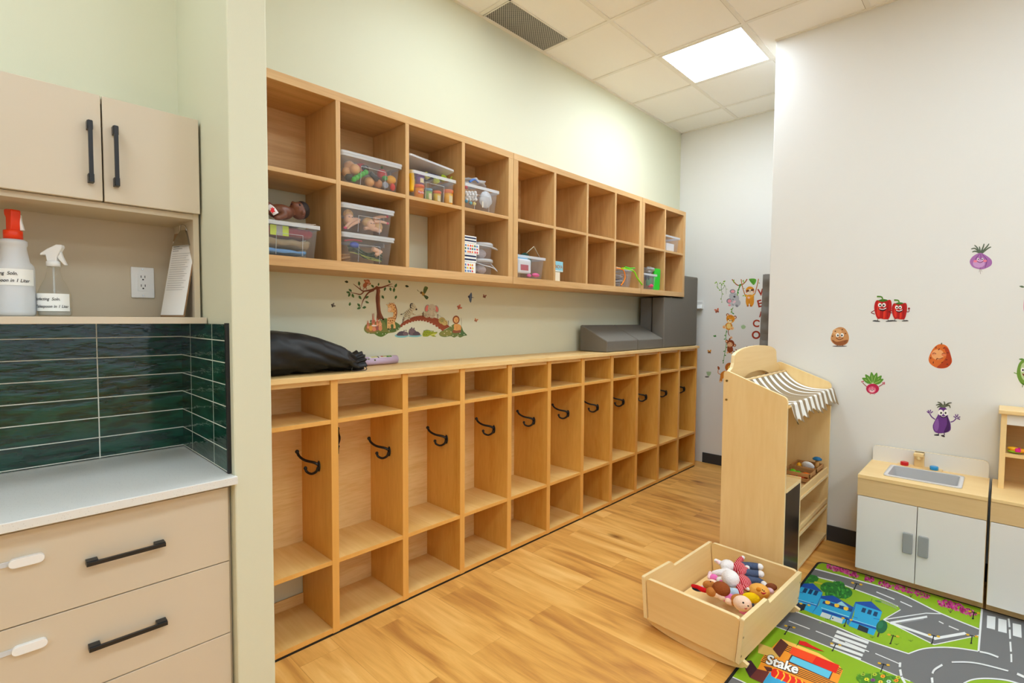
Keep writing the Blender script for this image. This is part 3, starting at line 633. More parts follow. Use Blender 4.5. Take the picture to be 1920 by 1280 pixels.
for z, lip, mid in ((.432, .488, 1), (.226, .285, 0), (.04, 0, 0)):
    b = MB(); b.box(a, c, MYF + .001, MYB - .012, z, z + .014, M['biry']); b.box(a, c, MYF - .001, MYF + .001, z - .002, z + .014, M['bire'])
    o = b.build('shelf', ms)
    if lip:
        l = MB(); 
        if mid: l.box(a, c, MYF + .004, MYF + .014, z + .014, lip, M['birx'])
        else: l.box(a, c, MYF, MYF + .012, lip - .028, lip, M['birx'])
        l.build('front_lip', o, .002)
b = MB(); b.box(a, c, MYF + .02, MYF + .034, 0, .038, M['birx']); b.build('toe_board', ms)
b = MB(); b.box(-2.10, -1.46, -1.328, -1.312, .002, 1.125, M['birx']); tag(b.build('plywood_board', bevel=.002), 'plain birch board standing behind the market stall, seen through its arched opening', 'board')
# awning: cloth slung between two dowels, with a hanging pointed flap
am = bpy.data.materials.new('striped_cloth'); am.use_nodes = True; nt = am.node_tree; tc = nt.nodes.new('ShaderNodeTexCoord'); sp = nt.nodes.new('ShaderNodeSeparateXYZ'); mm = nt.nodes.new('ShaderNodeMath'); mm.operation = 'MULTIPLY'; mm.inputs[1].default_value = 1 / .0985
fr = nt.nodes.new('ShaderNodeMath'); fr.operation = 'FRACT'; gt = nt.nodes.new('ShaderNodeMath'); gt.operation = 'GREATER_THAN'; gt.inputs[1].default_value = .5; mx = nt.nodes.new('ShaderNodeMix'); mx.data_type = 'RGBA'
mx.inputs[6].default_value = L((244, 243, 238)); mx.inputs[7].default_value = L((150, 130, 100))
for q in ((tc.outputs['Object'], sp.inputs[0]), (sp.outputs[0], mm.inputs[0]), (mm.outputs[0], fr.inputs[0]), (fr.outputs[0], gt.inputs[0]), (gt.outputs[0], mx.inputs[0]), (mx.outputs[2], nt.nodes['Principled BSDF'].inputs['Base Color'])): nt.links.new(*q)
nt.nodes['Principled BSDF'].inputs['Roughness'].default_value = .9; MATS['striped_cloth'] = am
ca, cc = MX0 + .022, MX1 - .002
def awn(u, v):
    x = ca + (cc - ca) * u; y0, y1 = MYB - .055, MYF - .012
    if v < .72:
        k = v / .72; y = y0 + (y1 - y0) * k; z = 1.098 - .10 * k - .062 * sin(pi * k ** .8) * (1 - .15 * sin(u * 9)) + .006 * sin(u * 55) * sin(pi * k)
        if k > .93: z += .004
    else:
        k = (v - .72) / .28; sc = abs(((u * 9.4 + .1) % 1) - .5) * 2; ln = .095 - .028 * sc ** 1.5 + .012 * sin(u * 13)
        y = y1 - .022 * k - .010 * sin(u * 58) * k; z = .998 - ln * k
        x += .006 * sin(u * 40 + 2) * k
    return Vector((x, y, z))
b = MB(); b.grid(awn, 150, 46, am); o = b.build('awning', ms); s = o.modifiers.new('cloth', 'SOLIDIFY'); s.thickness = .0016
b = MB(); b.cyl((MX0 + .01, MYB - .055, 1.09), (MX1 - .01, MYB - .055, 1.09), .007, .007, M['birx'], 12); b.build('dowel', ms)
b = MB(); b.cyl((MX0 + .01, MYF - .004, .989), (MX1 - .004, MYF - .004, .989), .007, .007, M['birx'], 12); b.build('dowel', ms)
# slatted crates and toy food on the stall
cw = wood('crate_wood', (170, 118, 66), (202, 150, 92), 'y', scale=20)
def crate(x0, x1, y0, y1, z, h, label):
    t = thing('slatted_crate', label, 'crate', ((x0 + x1) / 2, (y0 + y1) / 2, z), 0, 'slatted crates on the stall')
    b = MB(); b.box(x0, x1, y0, y1, z + .001, z + .006, cw); b.build('base', t)
    for k in range(2):
        za = z + .012 + k * h * .5; zb = za + h * .34
        for q in ((x0, x0 + .006, y0, y1), (x1 - .006, x1, y0, y1), (x0, x1, y0, y0 + .006), (x0, x1, y1 - .006, y1)):
            b = MB(); b.box(*q, za, zb, cw); b.build('slat', t, .0008)
    b = MB()
    for x in (x0 + .006, x1 - .014):
        for y in (y0 + .006, y1 - .014): b.box(x, x + .008, y, y + .008, z + .006, z + h, cw)
    b.build('corner_post', t); return t
ZS = .447
crate(-1.610, -1.475, -1.642, -1.49 + .0, ZS, .062, 'slatted wooden crate holding green and orange toy food, nearer the chalkboard')
crate(-1.455, -1.285, -1.642, -1.49, ZS, .062, 'slatted wooden crate holding a white toy dish, next to the white wall')
def blob(name, label, cat, items, group=None, bevel=0):
    b = MB()
    for it in items:
        c, r, m = it[:3]; b.ell(c, r, m, 14, 9, it[3] if len(it) > 3 else None)
    return tag(b.build(name, bevel=bevel), label, cat, group)
gz = ZS + .022
blob('toy_broccoli', 'bright green toy vegetable in the slatted crate near the chalkboard', 'toy food', [((-1.545, -1.53, gz + .02), (.028, .02, .02), C((110, 200, 30))), ((-1.55, -1.56, gz + .018), (.026, .02, .018), C((96, 180, 28)))])
blob('toy_carrot', 'orange toy carrot in the slatted crate near the chalkboard', 'toy food', [((-1.545, -1.605, gz + .014), (.03, .03, .018), C((250, 120, 20))), ((-1.585, -1.585, gz + .008), (.018, .02, .012), C((235, 80, 20)))])
blob('toy_tomato', 'red toy vegetable showing through the slats of the crate near the chalkboard', 'toy food', [((-1.588, -1.545, gz + .006), (.013, .018, .013), C((214, 44, 24)))])
b = MB(); b.lathe([(.001, 0), (.024, .003), (.034, .010), (.037, .016), (.0355, .017), (.024, .0065), (.001, .003)], (0, 0, 0), M['plastic'], 24, T=(Matrix.Translation((-1.375, -1.575, ZS + .05)) @ Matrix.Rotation(radians(62), 4, 'Y')).to_3x3()); 
for i in range(len(b.v)): b.v[i] += Vector((-1.385, -1.572, ZS + .046))
tag(b.build('toy_dish'), 'white toy dish tipped up in the slatted crate by the white wall', 'toy dish')
blob('toy_cheese', 'yellow toy food piece in the back of the crate by the white wall', 'toy food', [((-1.378, -1.522, ZS + .05), (.02, .014, .018), C((240, 170, 20)))])
t = thing('toy_mushroom', 'toy mushroom with blue cap in the crate by the white wall', 'toy food', (-1.322, -1.612, ZS + .02))
b = MB(); b.lathe([(.013, -.05), (.012, 0), (.011, .03)], (-1.322, -1.612, ZS + .062), C((214, 160, 90)), 16); b.build('stem', t)
b = MB(); b.lathe([(.012, .028), (.026, .03), (.027, .037), (.016, .046), (.004, .049)], (-1.322, -1.612, ZS + .062), C((30, 110, 160)), 20); o = b.build('cap', t); o['label'] = 'blue cap'
blob('toy_bag', 'crumpled clear white toy packet beside the inner stall panel', 'toy food', [((-1.82, -1.62, ZS + .023), (.04, .022, .02), M['milky']), ((-1.78, -1.62, ZS + .019), (.02, .02, .014), M['plastic'])])

# ================================================================== play kitchen along the white wall
KX, KB = -1.65, XR - .012                         # front face, back
def play_door(t, y0, y1, z0, z1, hy):
    b = MB(); b.box(KX - .012, KX, y0, y1, z0, z1, M['lam']); d = b.build('door', t, .001)
    if hy is not None:
        b = MB(); b.prism(rnd([(hy - .021, .208), (hy + .021, .208), (hy + .021, .315), (hy - .021, .315)], .004, 2), 'x', KX - .026, KX - .011, M['grey']); h = b.build('handle', d, .003); h['label'] = 'grey rectangular handle'
def unit_body(t, y0, y1):
    b = MB()
    for q in ((KX, KB, y0, y0 + .016, .05, .562), (KX, KB, y1 - .016, y1, .05, .562), (KB - .012, KB, y0 + .016, y1 - .016, .05, .562), (KX, KB - .012, y0 + .016, y1 - .016, .05, .066), (KX, KX + .016, y0 + .016, y1 - .016, .44, .562)): b.box(*q, M['birx'])
    b.build('body', t)
    b = MB(); b.box(KX + .05, KX + .065, y0 + .02, y1 - .02, 0, .05, M['birx']); b.build('toe_board', t)
    for y in (y0 + .0, y1 - .02):
        b = MB(); b.box(KX + .044, KB, y, y + .02, 0, .05, M['birz']); b.build('foot', t)
    b = MB(); b.box(KX - .012, KX, y0, y1, .466, .562, wood('birch_fascia', (214, 180, 124), (228, 196, 144), 'y', scale=8)); b.build('fascia', t)
sk = thing('play_sink', 'birch and white play sink unit beside the market stall', 'play kitchen', (-1.44, -2.15, 0))
sy0, sy1 = -2.422, -1.89
unit_body(sk, sy0, sy1); play_door(sk, -2.154, sy1 - .002, .052, .462, -2.121); play_door(sk, sy0 + .002, -2.157, .052, .462, -2.186)
# counter top with a sink well cut through
bx0, bx1, by0, by1 = -1.575, -1.335, -2.305, -2.012
b = MB(); 
for q in ((KX - .016, bx0, sy0, sy1), (bx1, KB, sy0, sy1), (bx0, bx1, sy0, by0), (bx0, bx1, by1, sy1)): b.box(*q, .562, .58, M['biry'])
o = b.build('countertop', sk)
b = MB(); wm = mat('sink_plastic', (214, 212, 212), .3)
rim = rnd([(bx0 - .018, by0 - .018), (bx1 + .018, by0 - .018), (bx1 + .018, by1 + .018), (bx0 - .018, by1 + .018)], .02); inn = rnd([(bx0, by0), (bx1, by0), (bx1, by1), (bx0, by1)], .02); bot = rnd([(bx0 + .02, by0 + .02), (bx1 - .02, by0 + .02), (bx1 - .02, by1 - .02), (bx0 + .02, by1 - .02)], .02)
k = len(rim); n = b.add([(*p, .581) for p in rim] + [(*p, .586) for p in rim] + [(*p, .586) for p in inn] + [(*p, .468) for p in bot])
for r in range(3):
    for i in range(k): j = (i + 1) % k; b.face((n + r * k + i, n + r * k + j, n + (r + 1) * k + j, n + (r + 1) * k + i), wm if r < 2 else C((166, 163, 160), .35), r > 0)
b.face([n + 3 * k + i for i in range(k)], C((166, 163, 160), .35)); o = b.build('sink_basin', sk); o['label'] = 'translucent white sink basin'
b = MB(); b.prism(rnd([(sy0 + .004, .58), (sy1 - .004, .58), (sy1 - .004, .672), (sy0 + .004, .672)], [0, 0, .025, .025]), 'x', KB - .012, KB, M['lam'], side=M['bire']); b.build('splash_panel', sk)
b = MB(); b.box(-1.318, KB - .012, -2.225, -2.02, .58, .588, M['biry']); b.build('tap_base', sk, .001)
b = MB(); b.box(-1.275, KB - .012, -2.143, -2.098, .588, .672, M['birz']); b.box(-1.32, -1.25, -2.143, -2.098, .655, .672, M['birz']); b.cyl((-1.308, -2.12, .638), (-1.308, -2.12, .656), .012, .012, M['birz'], 14); b.build('faucet', sk, .002)
for y, rgb, nm in ((-2.055, (206, 26, 34), 'red'), (-2.19, (40, 150, 214), 'blue')):
    b = MB(); b.lathe([(.018, .588), (.0195, .59), (.0195, .606), (.018, .608)], (-1.288, y, 0), C(rgb, .35), 24); o = b.build('tap_knob', sk); o['label'] = nm + ' tap knob'
hk = thing('play_hutch', 'birch play cupboard with shelf hutch at the right edge', 'play kitchen', (-1.44, -2.72, 0))
hy0, hy1 = -2.965, -2.433
unit_body(hk, hy0, hy1); play_door(hk, -2.70, hy1 - .002, .052, .462, None); play_door(hk, hy0 + .002, -2.703, .052, .462, None)
b = MB(); b.box(KX - .016, KB, hy0, hy1, .562, .58, M['biry']); b.build('countertop', hk, .003)
b = MB(); b.box(-1.43, KB, hy1 - .044, hy1 - .022, .58, .964, M['birz']); b.build('hutch_side', hk, .001)
b = MB(); b.box(-1.43, KB, hy0 + .022, hy0 + .04, .58, .964, M['birz']); b.build('hutch_side', hk, .001)
b = MB(); b.box(-1.445, KB, hy0 + .01, hy1 - .012, .964, .984, M['biry']); b.build('hutch_top', hk, .003)
b = MB(); b.box(-1.425, -1.413, hy0 + .04, hy1 - .044, .91, .964, M['lam']); b.build('valance', hk)
b = MB(); b.box(-1.425, KB, hy0 + .04, hy1 - .044, .744, .762, M['biry']); b.build('hutch_shelf', hk, .001)
b = MB(); b.box(KB - .012, KB, hy0 + .04, hy1 - .044, .58, .91, wood('hutch_back', (190, 152, 98), (208, 170, 112), 'y', scale=9)); b.build('hutch_back', hk)
hb = thing('toy_burger', 'yellow toy sandwich pieces with a pink slice on the hutch shelf', 'toy food', (-1.40, -2.525, .762))
b = MB(); b.ell((-1.392, -2.512, .772), (.02, .03, .008), C((150, 190, 30)), 14, 8); b.ell((-1.392, -2.53, .780), (.02, .042, .01), C((240, 160, 20)), 14, 8); b.ell((-1.39, -2.505, .787), (.016, .022, .008), C((250, 190, 30)), 14, 8); b.build('bun', hb)
b = MB(); b.prism([(-2.532, .774), (-2.512, .774), (-2.512, .791), (-2.532, .791)], 'x', -1.418, -1.37, C((230, 30, 140))); o = b.build('slice', hb, .002); o['label'] = 'pink slice'

# ================================================================== doll cradle
cr = thing('doll_cradle', 'birch doll cradle full of soft toys on the wood floor', 'cradle', (-2.624, -1.532, 0), radians(-3.5)); cr['_o'] = (0, 0, 0)
LX = .318; HT, HB = .214, .199                     # half length, half width at the rim and the base
zb, z1c, z2c = .060, .242, .212
for sx in (-1, 1):
    x0 = sx * LX; pts = rnd([(-HB, zb - .006), (HB, zb - .006), (HT, z1c if sx < 0 else .222), (-HT, z1c if sx < 0 else .222)], [0, 0, .02, .02])
    b = MB(); b.prism(pts, 'x', x0 - .009, x0 + .009, M['birx'] if 0 else M['biry'], side=M['bire']); b.build('end_panel', cr, local=True)
    rk = [(-.235, .036), (-.24, .05), (-.19, .07), (.19, .07), (.24, .05), (.235, .036)] + [(.23 * cos(t), .042 - .041 * sin(t)) for t in (pi * (i + .5) / 14 for i in range(14))]
    b = MB(); b.prism(rk, 'x', x0 - sx * .026 - .009, x0 - sx * .026 + .009, M['biry'], side=M['bire']); b.build('rocker', cr, local=True)
for sy in (-1, 1):
    y0 = sy * (HT + HB) / 2; Ty = Matrix.Translation((0, y0, 0)) @ Matrix.Rotation(-sy * math.atan2(HT - HB, .18) * 1.0, 4, 'X')
    pts = rnd([(-LX - .016, zb), (LX + .010, zb), (LX + .010, .222), (-.07, .216), (-.093, .245), (-LX - .016, .250)], [0, 0, .01, .012, .012, .008])
    b = MB(); b.prism(pts, 'y', -.008 - 0, .008, M['birx'], Ty, side=M['bire']); o = b.build('side_panel', cr, local=True)
    if sy < 0:
        for z in (.09, .17):
            for x in (-LX - .004, LX):
                s = MB(); s.cyl(Ty @ Vector((x, -.0085, z)), Ty @ Vector((x, -.007, z)), .005, .005, M['screw'], 10); s.build('screw_cap', o, local=True)
b = MB(); b.box(-LX + .009, LX - .009, -HB + .004, HB - .004, zb, zb + .012, M['birx']); b.build('base_panel', cr, local=True)
# ================================================================== clear bins in the wall cubbies
ZLO, ZHI = ZI0, ZM1                                # floor of the lower and of the upper cells
def tub(parent, x0, x1, y0, y1, z, h, taper=.012, m=None, floor=True):
    m = m or M['bin']; b = MB(); t = .0016
    def ring(f, zz, i): return [(x0 + taper * (1 - f) + i, y0 + taper * (1 - f) + i, zz), (x1 - taper * (1 - f) - i, y0 + taper * (1 - f) + i, zz), (x1 - taper * (1 - f) - i, y1 - taper * (1 - f) - i, zz), (x0 + taper * (1 - f) + i, y1 - taper * (1 - f) - i, zz)]
    def rr(pts, r=.016):
        z0 = pts[0][2]; return [(u, v, z0) for u, v in rnd([(p[0], p[1]) for p in pts], r, 4)]
    rings = [rr(ring(0, z, 0)), rr(ring(1, z + h, 0)), rr(ring(1, z + h, t)), rr(ring(0, z + .002, t))]
    k = len(rings[0]); n = [b.add(r) for r in rings]
    for a in range(3):
        for i in range(k): j = (i + 1) % k; b.face((n[a] + i, n[a] + j, n[a + 1] + j, n[a + 1] + i), m, a != 1)
    b.face([n[0] + i for i in reversed(range(k))], m); b.face([n[3] + i for i in range(k)], m)
    return b.build('tub', parent)
def clear_bin(x0, x1, z, h, label, lid=True, d=.262, y0=-.301, frame=True, group='clear plastic bins', lidcol=None, lidtilt=None):
    t = thing('storage_bin', label, 'bin', ((x0 + x1) / 2, y0 + d / 2, z), 0, None); y1 = y0 + d
    if x1 - x0 > .2: tub(t, x0 + .008, x1 - .008, y0 + .008, y1 - .008, z, h - .004)
    else: tub(t, x0 + .005, x1 - .005, y0 + .005, y1 - .005, z, h - .004, .012)
    def rect(i): return rnd([(x0 + i, y0 + i), (x1 - i, y0 + i), (x1 - i, y1 - i), (x0 + i, y1 - i)], .018, 4)
    b = MB(); A, B = rect(0), rect(.011); k = len(A)
    n = b.add([(*p, z + h - .016) for p in A] + [(*p, z + h) for p in A] + [(*p, z + h) for p in B] + [(*p, z + h - .012) for p in B])
    for r in range(3):
        for i in range(k): j = (i + 1) % k; b.face((n + r * k + i, n + r * k + j, n + r * k + k + j, n + r * k + k + i), M['binrim'], False)
    b.build('rim', t)
    if frame:
        cx = x0 + (x1 - x0) * .52; w = (x1 - x0) * .2; b = MB(); yy = lambda zz: y0 + .0195 - .012 * (zz - z) / h
        p = [(cx - w, z + .006), (cx - w, z + h * .66), (cx + w, z + h * .66), (cx + w, z + .006)]
        b.tube([(u, yy(v) - .0012, v) for u, v in p], .0014, M['binrim'], 5); b.build('label_frame', t)
    if lid:
        b = MB(); T = lidtilt or Matrix.Identity(4)
        b.prism(rect(-.002), 'z', z + h - .004, z + h + .006, M['binrim'] if lidcol is None else lidcol, T, smooth=False)
        b.prism(rect(.02), 'z', z + h + .006, z + h + .009, M['bin'] if lidcol is None else lidcol, T); o = b.build('lid', t)
        for x in (x0 - .003, x1 - .004):
            c = MB(); c.box(x, x + .007, y0 + d * .4, y0 + d * .6, z + h - .03, z + h + .004, M['binrim'], T); c.build('clip', o)
    return t
def at4(u, v, Y=-.27): return ony(620 + u / 4.268, 260 + v / 4.268, Y)
def at3(u, v, Y=-.27): return ony(490 + u / 3.048, 120 + v / 3.048, Y)
def at5(u, v, Y=-.27): return ony(940 + u / 3.2, 280 + v / 3.2, Y)
def ball(name, label, cat, p, r, rgb, rough=.35, extra=()):      # one rounded toy; extra: (offset, radii, colour, part name)
    t = None; b = MB(); b.ell(p, r, C(rgb, rough), 18, 12); o = b.build(name)
    tag(o, label, cat)
    for off, rr, col, nm in extra:
        e = MB(); e.ell(p + Vector(off), rr, C(col, rough), 12, 8); e.build(nm, o)
    return o
# --- bay two, upper: play food
clear_bin(-3.90, -3.578, ZHI + .001, .134, 'clear lidded bin full of round toy food in the top row of cubbies')
def pf(u, v, Y=-.262): return at4(u, v, Y)
fz = 'in the lidded toy food bin'
eg = (238, 178, 116)
for i, (u, v, r, lab) in enumerate(((195, 245, .024, 'peach coloured toy egg beside the green pod'), (310, 345, .023, 'peach toy egg low behind the label frame'), (380, 362, .021, 'brownish toy egg next to the grey cap'), (128, 266, .023, 'tan toy bun at the left side'), (150, 222, .025, 'pale tan toy loaf at the upper left'))):
    p = pf(u, v, -.25 if i < 3 else -.22); p.z = max(p.z, ZHI + .006 + r); ball('toy_egg' if i < 3 else 'toy_bun', lab + ' ' + fz, 'toy food', p, r, eg if i != 2 else (205, 140, 90))
p = pf(245, 236, -.222); ball('toy_tomato', 'red toy tomato at the top ' + fz, 'toy food', p, (.034, .028, .022), (206, 34, 40), .3)
p = pf(410, 285, -.235); ball('toy_pepper', 'large red toy pepper on the right ' + fz, 'toy food', p, (.026, .022, .025), (202, 30, 42), .3, (((0, 0, .032), (.006, .006, .01), (60, 120, 40), 'stem'),))
p = pf(265, 235, -.235); ball('toy_eggplant', 'black toy eggplant ' + fz, 'toy food', p, (.026, .02, .016), (28, 30, 36), .25)
p = pf(150, 312, -.25); ball('toy_avocado', 'dark green toy avocado at the bottom ' + fz, 'toy food', p, (.022, .018, .017), (38, 44, 26), .4)
b = MB(); 
for k in range(5): b.ell(pf(185 + k * 24, 325 - k * 14, -.264), .0125, C((70, 190, 60), .4), 12, 8)
tag(b.build('toy_pea_pod'), 'bright green toy pea pod ' + fz, 'toy food')
b = MB(); b.tube([pf(318, 275, -.272), pf(375, 330, -.272)], .011, C((30, 32, 40), .3), 10); tag(b.build('toy_sausage'), 'short dark toy sausage ' + fz, 'toy food')
p = pf(482, 330, -.25); ball('toy_pineapple', 'yellow and orange toy fruit with green top ' + fz, 'toy food', p, (.027, .02, .021), (250, 180, 30), .35, (((-.034, 0, .002), (.016, .012, .012), (60, 170, 60), 'leaf_top'),))
b = MB(); q = pf(438, 370, -.272); b.cyl(q + Vector((0, -.004, 0)), q + Vector((0, .02, 0)), .015, .015, C((150, 150, 156), .4), 16); tag(b.build('toy_disc'), 'grey round toy lid ' + fz, 'toy food')
p = pf(495, 388, -.262); p.z = max(p.z, ZHI + .022); ball('toy_strawberry', 'small red toy fruit in the right corner ' + fz, 'toy food', p, (.014, .012, .018), (222, 48, 40))
# --- bay two, lower: two stacked bins
clear_bin(-3.90, -3.622, ZLO + .001, .126, 'clear lidded bin of doll accessories, lower of the two stacked bins', d=.25)
clear_bin(-3.90, -3.622, ZLO + .139, .118, 'clear lidded bin of fashion dolls, upper of the two stacked bins', d=.25)
def limb(pts, r, skin, name, label, parts=()):
    b = MB(); b.tube(pts, r, skin, 10, 5); o = b.build(name); tag(o, label, 'doll'); return o
sk1 = C((240, 190, 156), .5); pk = C((234, 70, 110), .4); hair = C((222, 178, 120), .7, bump=.5, bscale=120)
def fdoll(label, H, legs, feet, hairpts, face=None):
    t = thing('fashion_doll', label, 'doll', H)
    b = MB(); b.ell(H, (.022, .018, .024), sk1, 14, 10); b.ell(H + Vector((0, -.016, .004)), (.004, .005, .004), sk1, 8, 6)
    for a, c in legs: b.tube([a, (a + c) / 2 + Vector((0, 0, .004)), c], [.0085, .0075, .005], sk1, 10, 4)
    b.build('body', t)
    b = MB()
    for p, r in hairpts: b.ell(p, r, hair, 14, 9)
    o = b.build('hair', t); o['label'] = 'blonde hair'
    for f in feet:
        b = MB(); b.ell(f, (.009, .007, .006), pk, 10, 7); o = b.build('shoe', t); o['label'] = 'pink shoe'
    for dx in (-.008, .008):
        b = MB(); b.ell(H + Vector((dx, -.0172, .005)), (.003, .0015, .002), C((50, 60, 90)), 8, 6); b.build('eye', t)
zc1 = ZLO + .155
fdoll('blonde fashion doll lying at the left of the upper stacked bin', at4(146, 640, -.25), [(at4(190, 645, -.255), at4(115, 712, -.258)), (at4(225, 660, -.25), at4(130, 720, -.25)), (at4(170, 650, -.24), at4(235, 650, -.24))], [at4(116, 712, -.262)], [(at4(140, 606, -.238), (.024, .018, .024)), (at4(134, 655, -.235), (.018, .014, .026))])
fdoll('fashion doll with raised legs in the middle of the upper stacked bin', at4(320, 690, -.25), [(at4(345, 640, -.25), at4(445, 625, -.25)), (at4(345, 664, -.25), at4(448, 676, -.25)), (at4(270, 718, -.25), at4(360, 724, -.25))], [at4(450, 624, -.25), at4(453, 677, -.25)], [(at4(300, 670, -.238), (.03, .02, .024)), (at4(375, 705, -.235), (.026, .018, .026))])
b = MB(); b.ell(at4(345, 722, -.25), (.028, .012, .011), sk1, 14, 8); b.ell(at4(385, 735, -.25), (.016, .012, .011), sk1, 12, 8); tag(b.build('doll_torso'), 'loose doll torso low in the upper stacked bin', 'doll')
gb = C((70, 92, 70), .8)
b = MB(); b.grid(lambda u, v: at4(140 + 270 * u, 860 + 85 * u + 40 * v - 14 * sin(u * 9), -.255 + .02 * sin(v * 12) + .006 * sin(u * 40 + v * 3)), 40, 14, gb); o = tag(b.build('folded_cloth'), 'green striped doll cloth in the lower stacked bin', 'doll clothes')
s = o.modifiers.new('cloth', 'SOLIDIFY'); s.thickness = .006
for k in range(3):
    b = MB(); b.tube([at4(150 + 40 * k, 905 + 6 * k, -.272), at4(300, 945 + 8 * k, -.272), at4(405, 985 + 5 * k - 10, -.272)], .0016, C((170, 180, 90), .7), 5, 5); q = b.build('stripe', o); q['label'] = 'yellow stripe'
b = MB(); b.ell(at4(190, 850, -.262), (.024, .014, .014), C((40, 80, 190), .5), 12, 8); tag(b.build('doll_shirt'), 'blue doll shirt in the lower stacked bin', 'doll clothes')
b = MB(); b.tube([at4(110, 815, -.262), at4(180, 808, -.262), at4(250, 820, -.262)], .004, C((206, 80, 90), .5), 8, 4); tag(b.build('doll_belt'), 'pink red doll belt at the top of the lower stacked bin', 'doll clothes')
b = MB(); b.grid(lambda u, v: at4(85 + 70 * u, 930 + 60 * v * (1 - .4 * u), -.268 + .01 * sin(v * 9)), 10, 10, C((170, 130, 90), .8, bump=.5, bscale=300)); o = tag(b.build('doll_skirt'), 'spotted tan doll skirt in the left corner of the lower stacked bin', 'doll clothes'); s = o.modifiers.new('cloth', 'SOLIDIFY'); s.thickness = .006
b = MB(); b.tube([at4(335, 880, -.272), at4(380, 905, -.272), at4(360, 935, -.272)], [.011, .012, .008], sk1, 10, 4); b.tube([at4(405, 900, -.272), at4(375, 930, -.272)], .008, sk1, 10, 4); tag(b.build('bent_doll'), 'loose bent doll legs in the lower stacked bin', 'doll')
# --- bay one, lower: bin of dress-up clothes with a baby doll on top
clear_bin(-4.270, -3.995, ZLO + .001, .14, 'clear open bin of dress-up clothes under the baby doll', lid=False, d=.262)
def folded(label, x0, x1, z0, z1, rgb, wob, y0=-.272, y1=-.075):
    def f(u, v):
        a = 2 * pi * v; q = 1 if u < .97 else 1 - (u - .97) * 12
        return Vector((x0 + (x1 - x0) * u + wob * .4 * sin(a), (y0 + y1) / 2 + (y1 - y0) / 2 * math.copysign(abs(cos(a)) ** .4, cos(a)), (z0 + z1) / 2 + (z1 - z0) / 2 * q * math.copysign(abs(sin(a)) ** .6, sin(a)) + wob * noise.noise(Vector((x0 * 7 + u * 5, a, z0 * 9)))))
    b = MB(); m = C(rgb, .9, bump=.2, bscale=80); b.grid(f, 26, 28, m); n = b.add([f(1, 0) * .5 + f(1, .5) * .5])
    for j in range(27): b.face((n, 25 * 28 + j + 1, 25 * 28 + j), m, True)
    return tag(b.build('folded_garment'), label, 'clothes')
folded('blue folded garment at the bottom of the dress-up bin', -4.24, -4.05, ZLO + .012, ZLO + .034, (104, 158, 210), .006)
folded('khaki folded garment in the middle of the dress-up bin', -4.245, -4.035, ZLO + .040, ZLO + .080, (160, 140, 108), .010)
o = folded('maroon folded garment with yellow reflective stripe in the dress-up bin', -4.25, -4.022, ZLO + .084, ZLO + .128, (150, 44, 62), .003)
for x0, x1, rgb in ((-4.2, -4.175, (206, 228, 40)), (-4.175, -4.15, (176, 176, 172)), (-4.15, -4.125, (206, 228, 40)), (-4.249, -4.238, (206, 228, 40))):
    b = MB(); b.box(x0, x1, -.2745, -.271, ZLO + .086, ZLO + .127, C(rgb, .6)); b.build('reflective_stripe', o)
b = MB(); b.grid(lambda u, v: Vector((-4.25 + .235 * u + .012 * sin(v * 7), -.292 + .2 * v, ZLO + .142 + .008 * sin(u * 6 + 1) * v + .012 * max(0, u - .6) * (1 + sin(v * 9)))), 24, 16, C((236, 236, 238), .4)); o = tag(b.build('plastic_sheet'), 'crumpled white plastic sheet on the dress-up bin under the baby doll', 'plastic sheet'); s = o.modifiers.new('t', 'SOLIDIFY'); s.thickness = .001
bd = thing('baby_doll', 'brown-skinned baby doll lying on the dress-up bin', 'doll', (-4.13, -.22, ZLO + .17)); bk = C((112, 66, 44), .45)
def d3(u, v, Y=-.24): return at3(u, v, Y)
b = MB(); h = d3(215, 838); b.ell(h, (.037, .036, .038), bk, 20, 14); b.ell(h + Vector((-.022, -.012, .012)), (.02, .024, .02), bk, 14, 10)
b.ell(h + Vector((-.028, -.005, .028)), (.008, .008, .008), bk, 10, 7)                                        # nose
b.ell(d3(110, 845), (.055, .038, .032), bk, 18, 12); b.tube([d3(110, 835, -.262), d3(130, 862, -.275), d3(95, 880, -.285)], [.017, .015, .011], bk, 10, 4); b.ell(d3(92, 880, -.287), (.014, .011, .011), bk, 10, 8)
b.tube([d3(60, 840), d3(35, 815), d3(5, 800)], [.024, .022, .02], bk, 10, 4); b.ell(h + Vector((.004, -.036, -.014)), (.009, .006, .011), bk, 10, 7)
remesh(b.build('body', bd), .0035, 3)
b = MB(); b.ell(h + Vector((.012, .002, .004)), (.034, .0365, .0385), C((40, 28, 24), .7, bump=.3, bscale=300), 18, 12); o = b.build('hair', bd); o['label'] = 'short dark moulded hair'
for dz in (-.008,):
    b = MB(); b.ell(h + Vector((-.010, -.031, .018)), (.004, .003, .005), C((24, 18, 18), .2), 10, 7); b.build('eye', bd)
b = MB(); b.ell(h + Vector((-.036, -.016, .018)), (.006, .008, .006), C((66, 26, 26), .4), 10, 7); o = b.build('mouth', bd); o['label'] = 'open mouth'
b = MB(); b.tube([d3(40, 812, -.268), d3(62, 828, -.284), d3(84, 858, -.287)], .012, C((240, 234, 232), .7), 10, 4, flat=.35); o = b.build('name_band', bd); o['label'] = 'white cloth band with a red leaf'
A = Art(lambda u, v: d3(u, v, -.298), (0, -1, 0), 0, 0, 1); A.poly([(62, 812), (67, 824), (76, 822), (72, 834), (80, 844), (68, 846), (64, 856), (58, 844), (48, 842), (55, 832), (52, 822), (60, 824)], (216, 30, 36)); A.done('red_leaf', parent=bd)
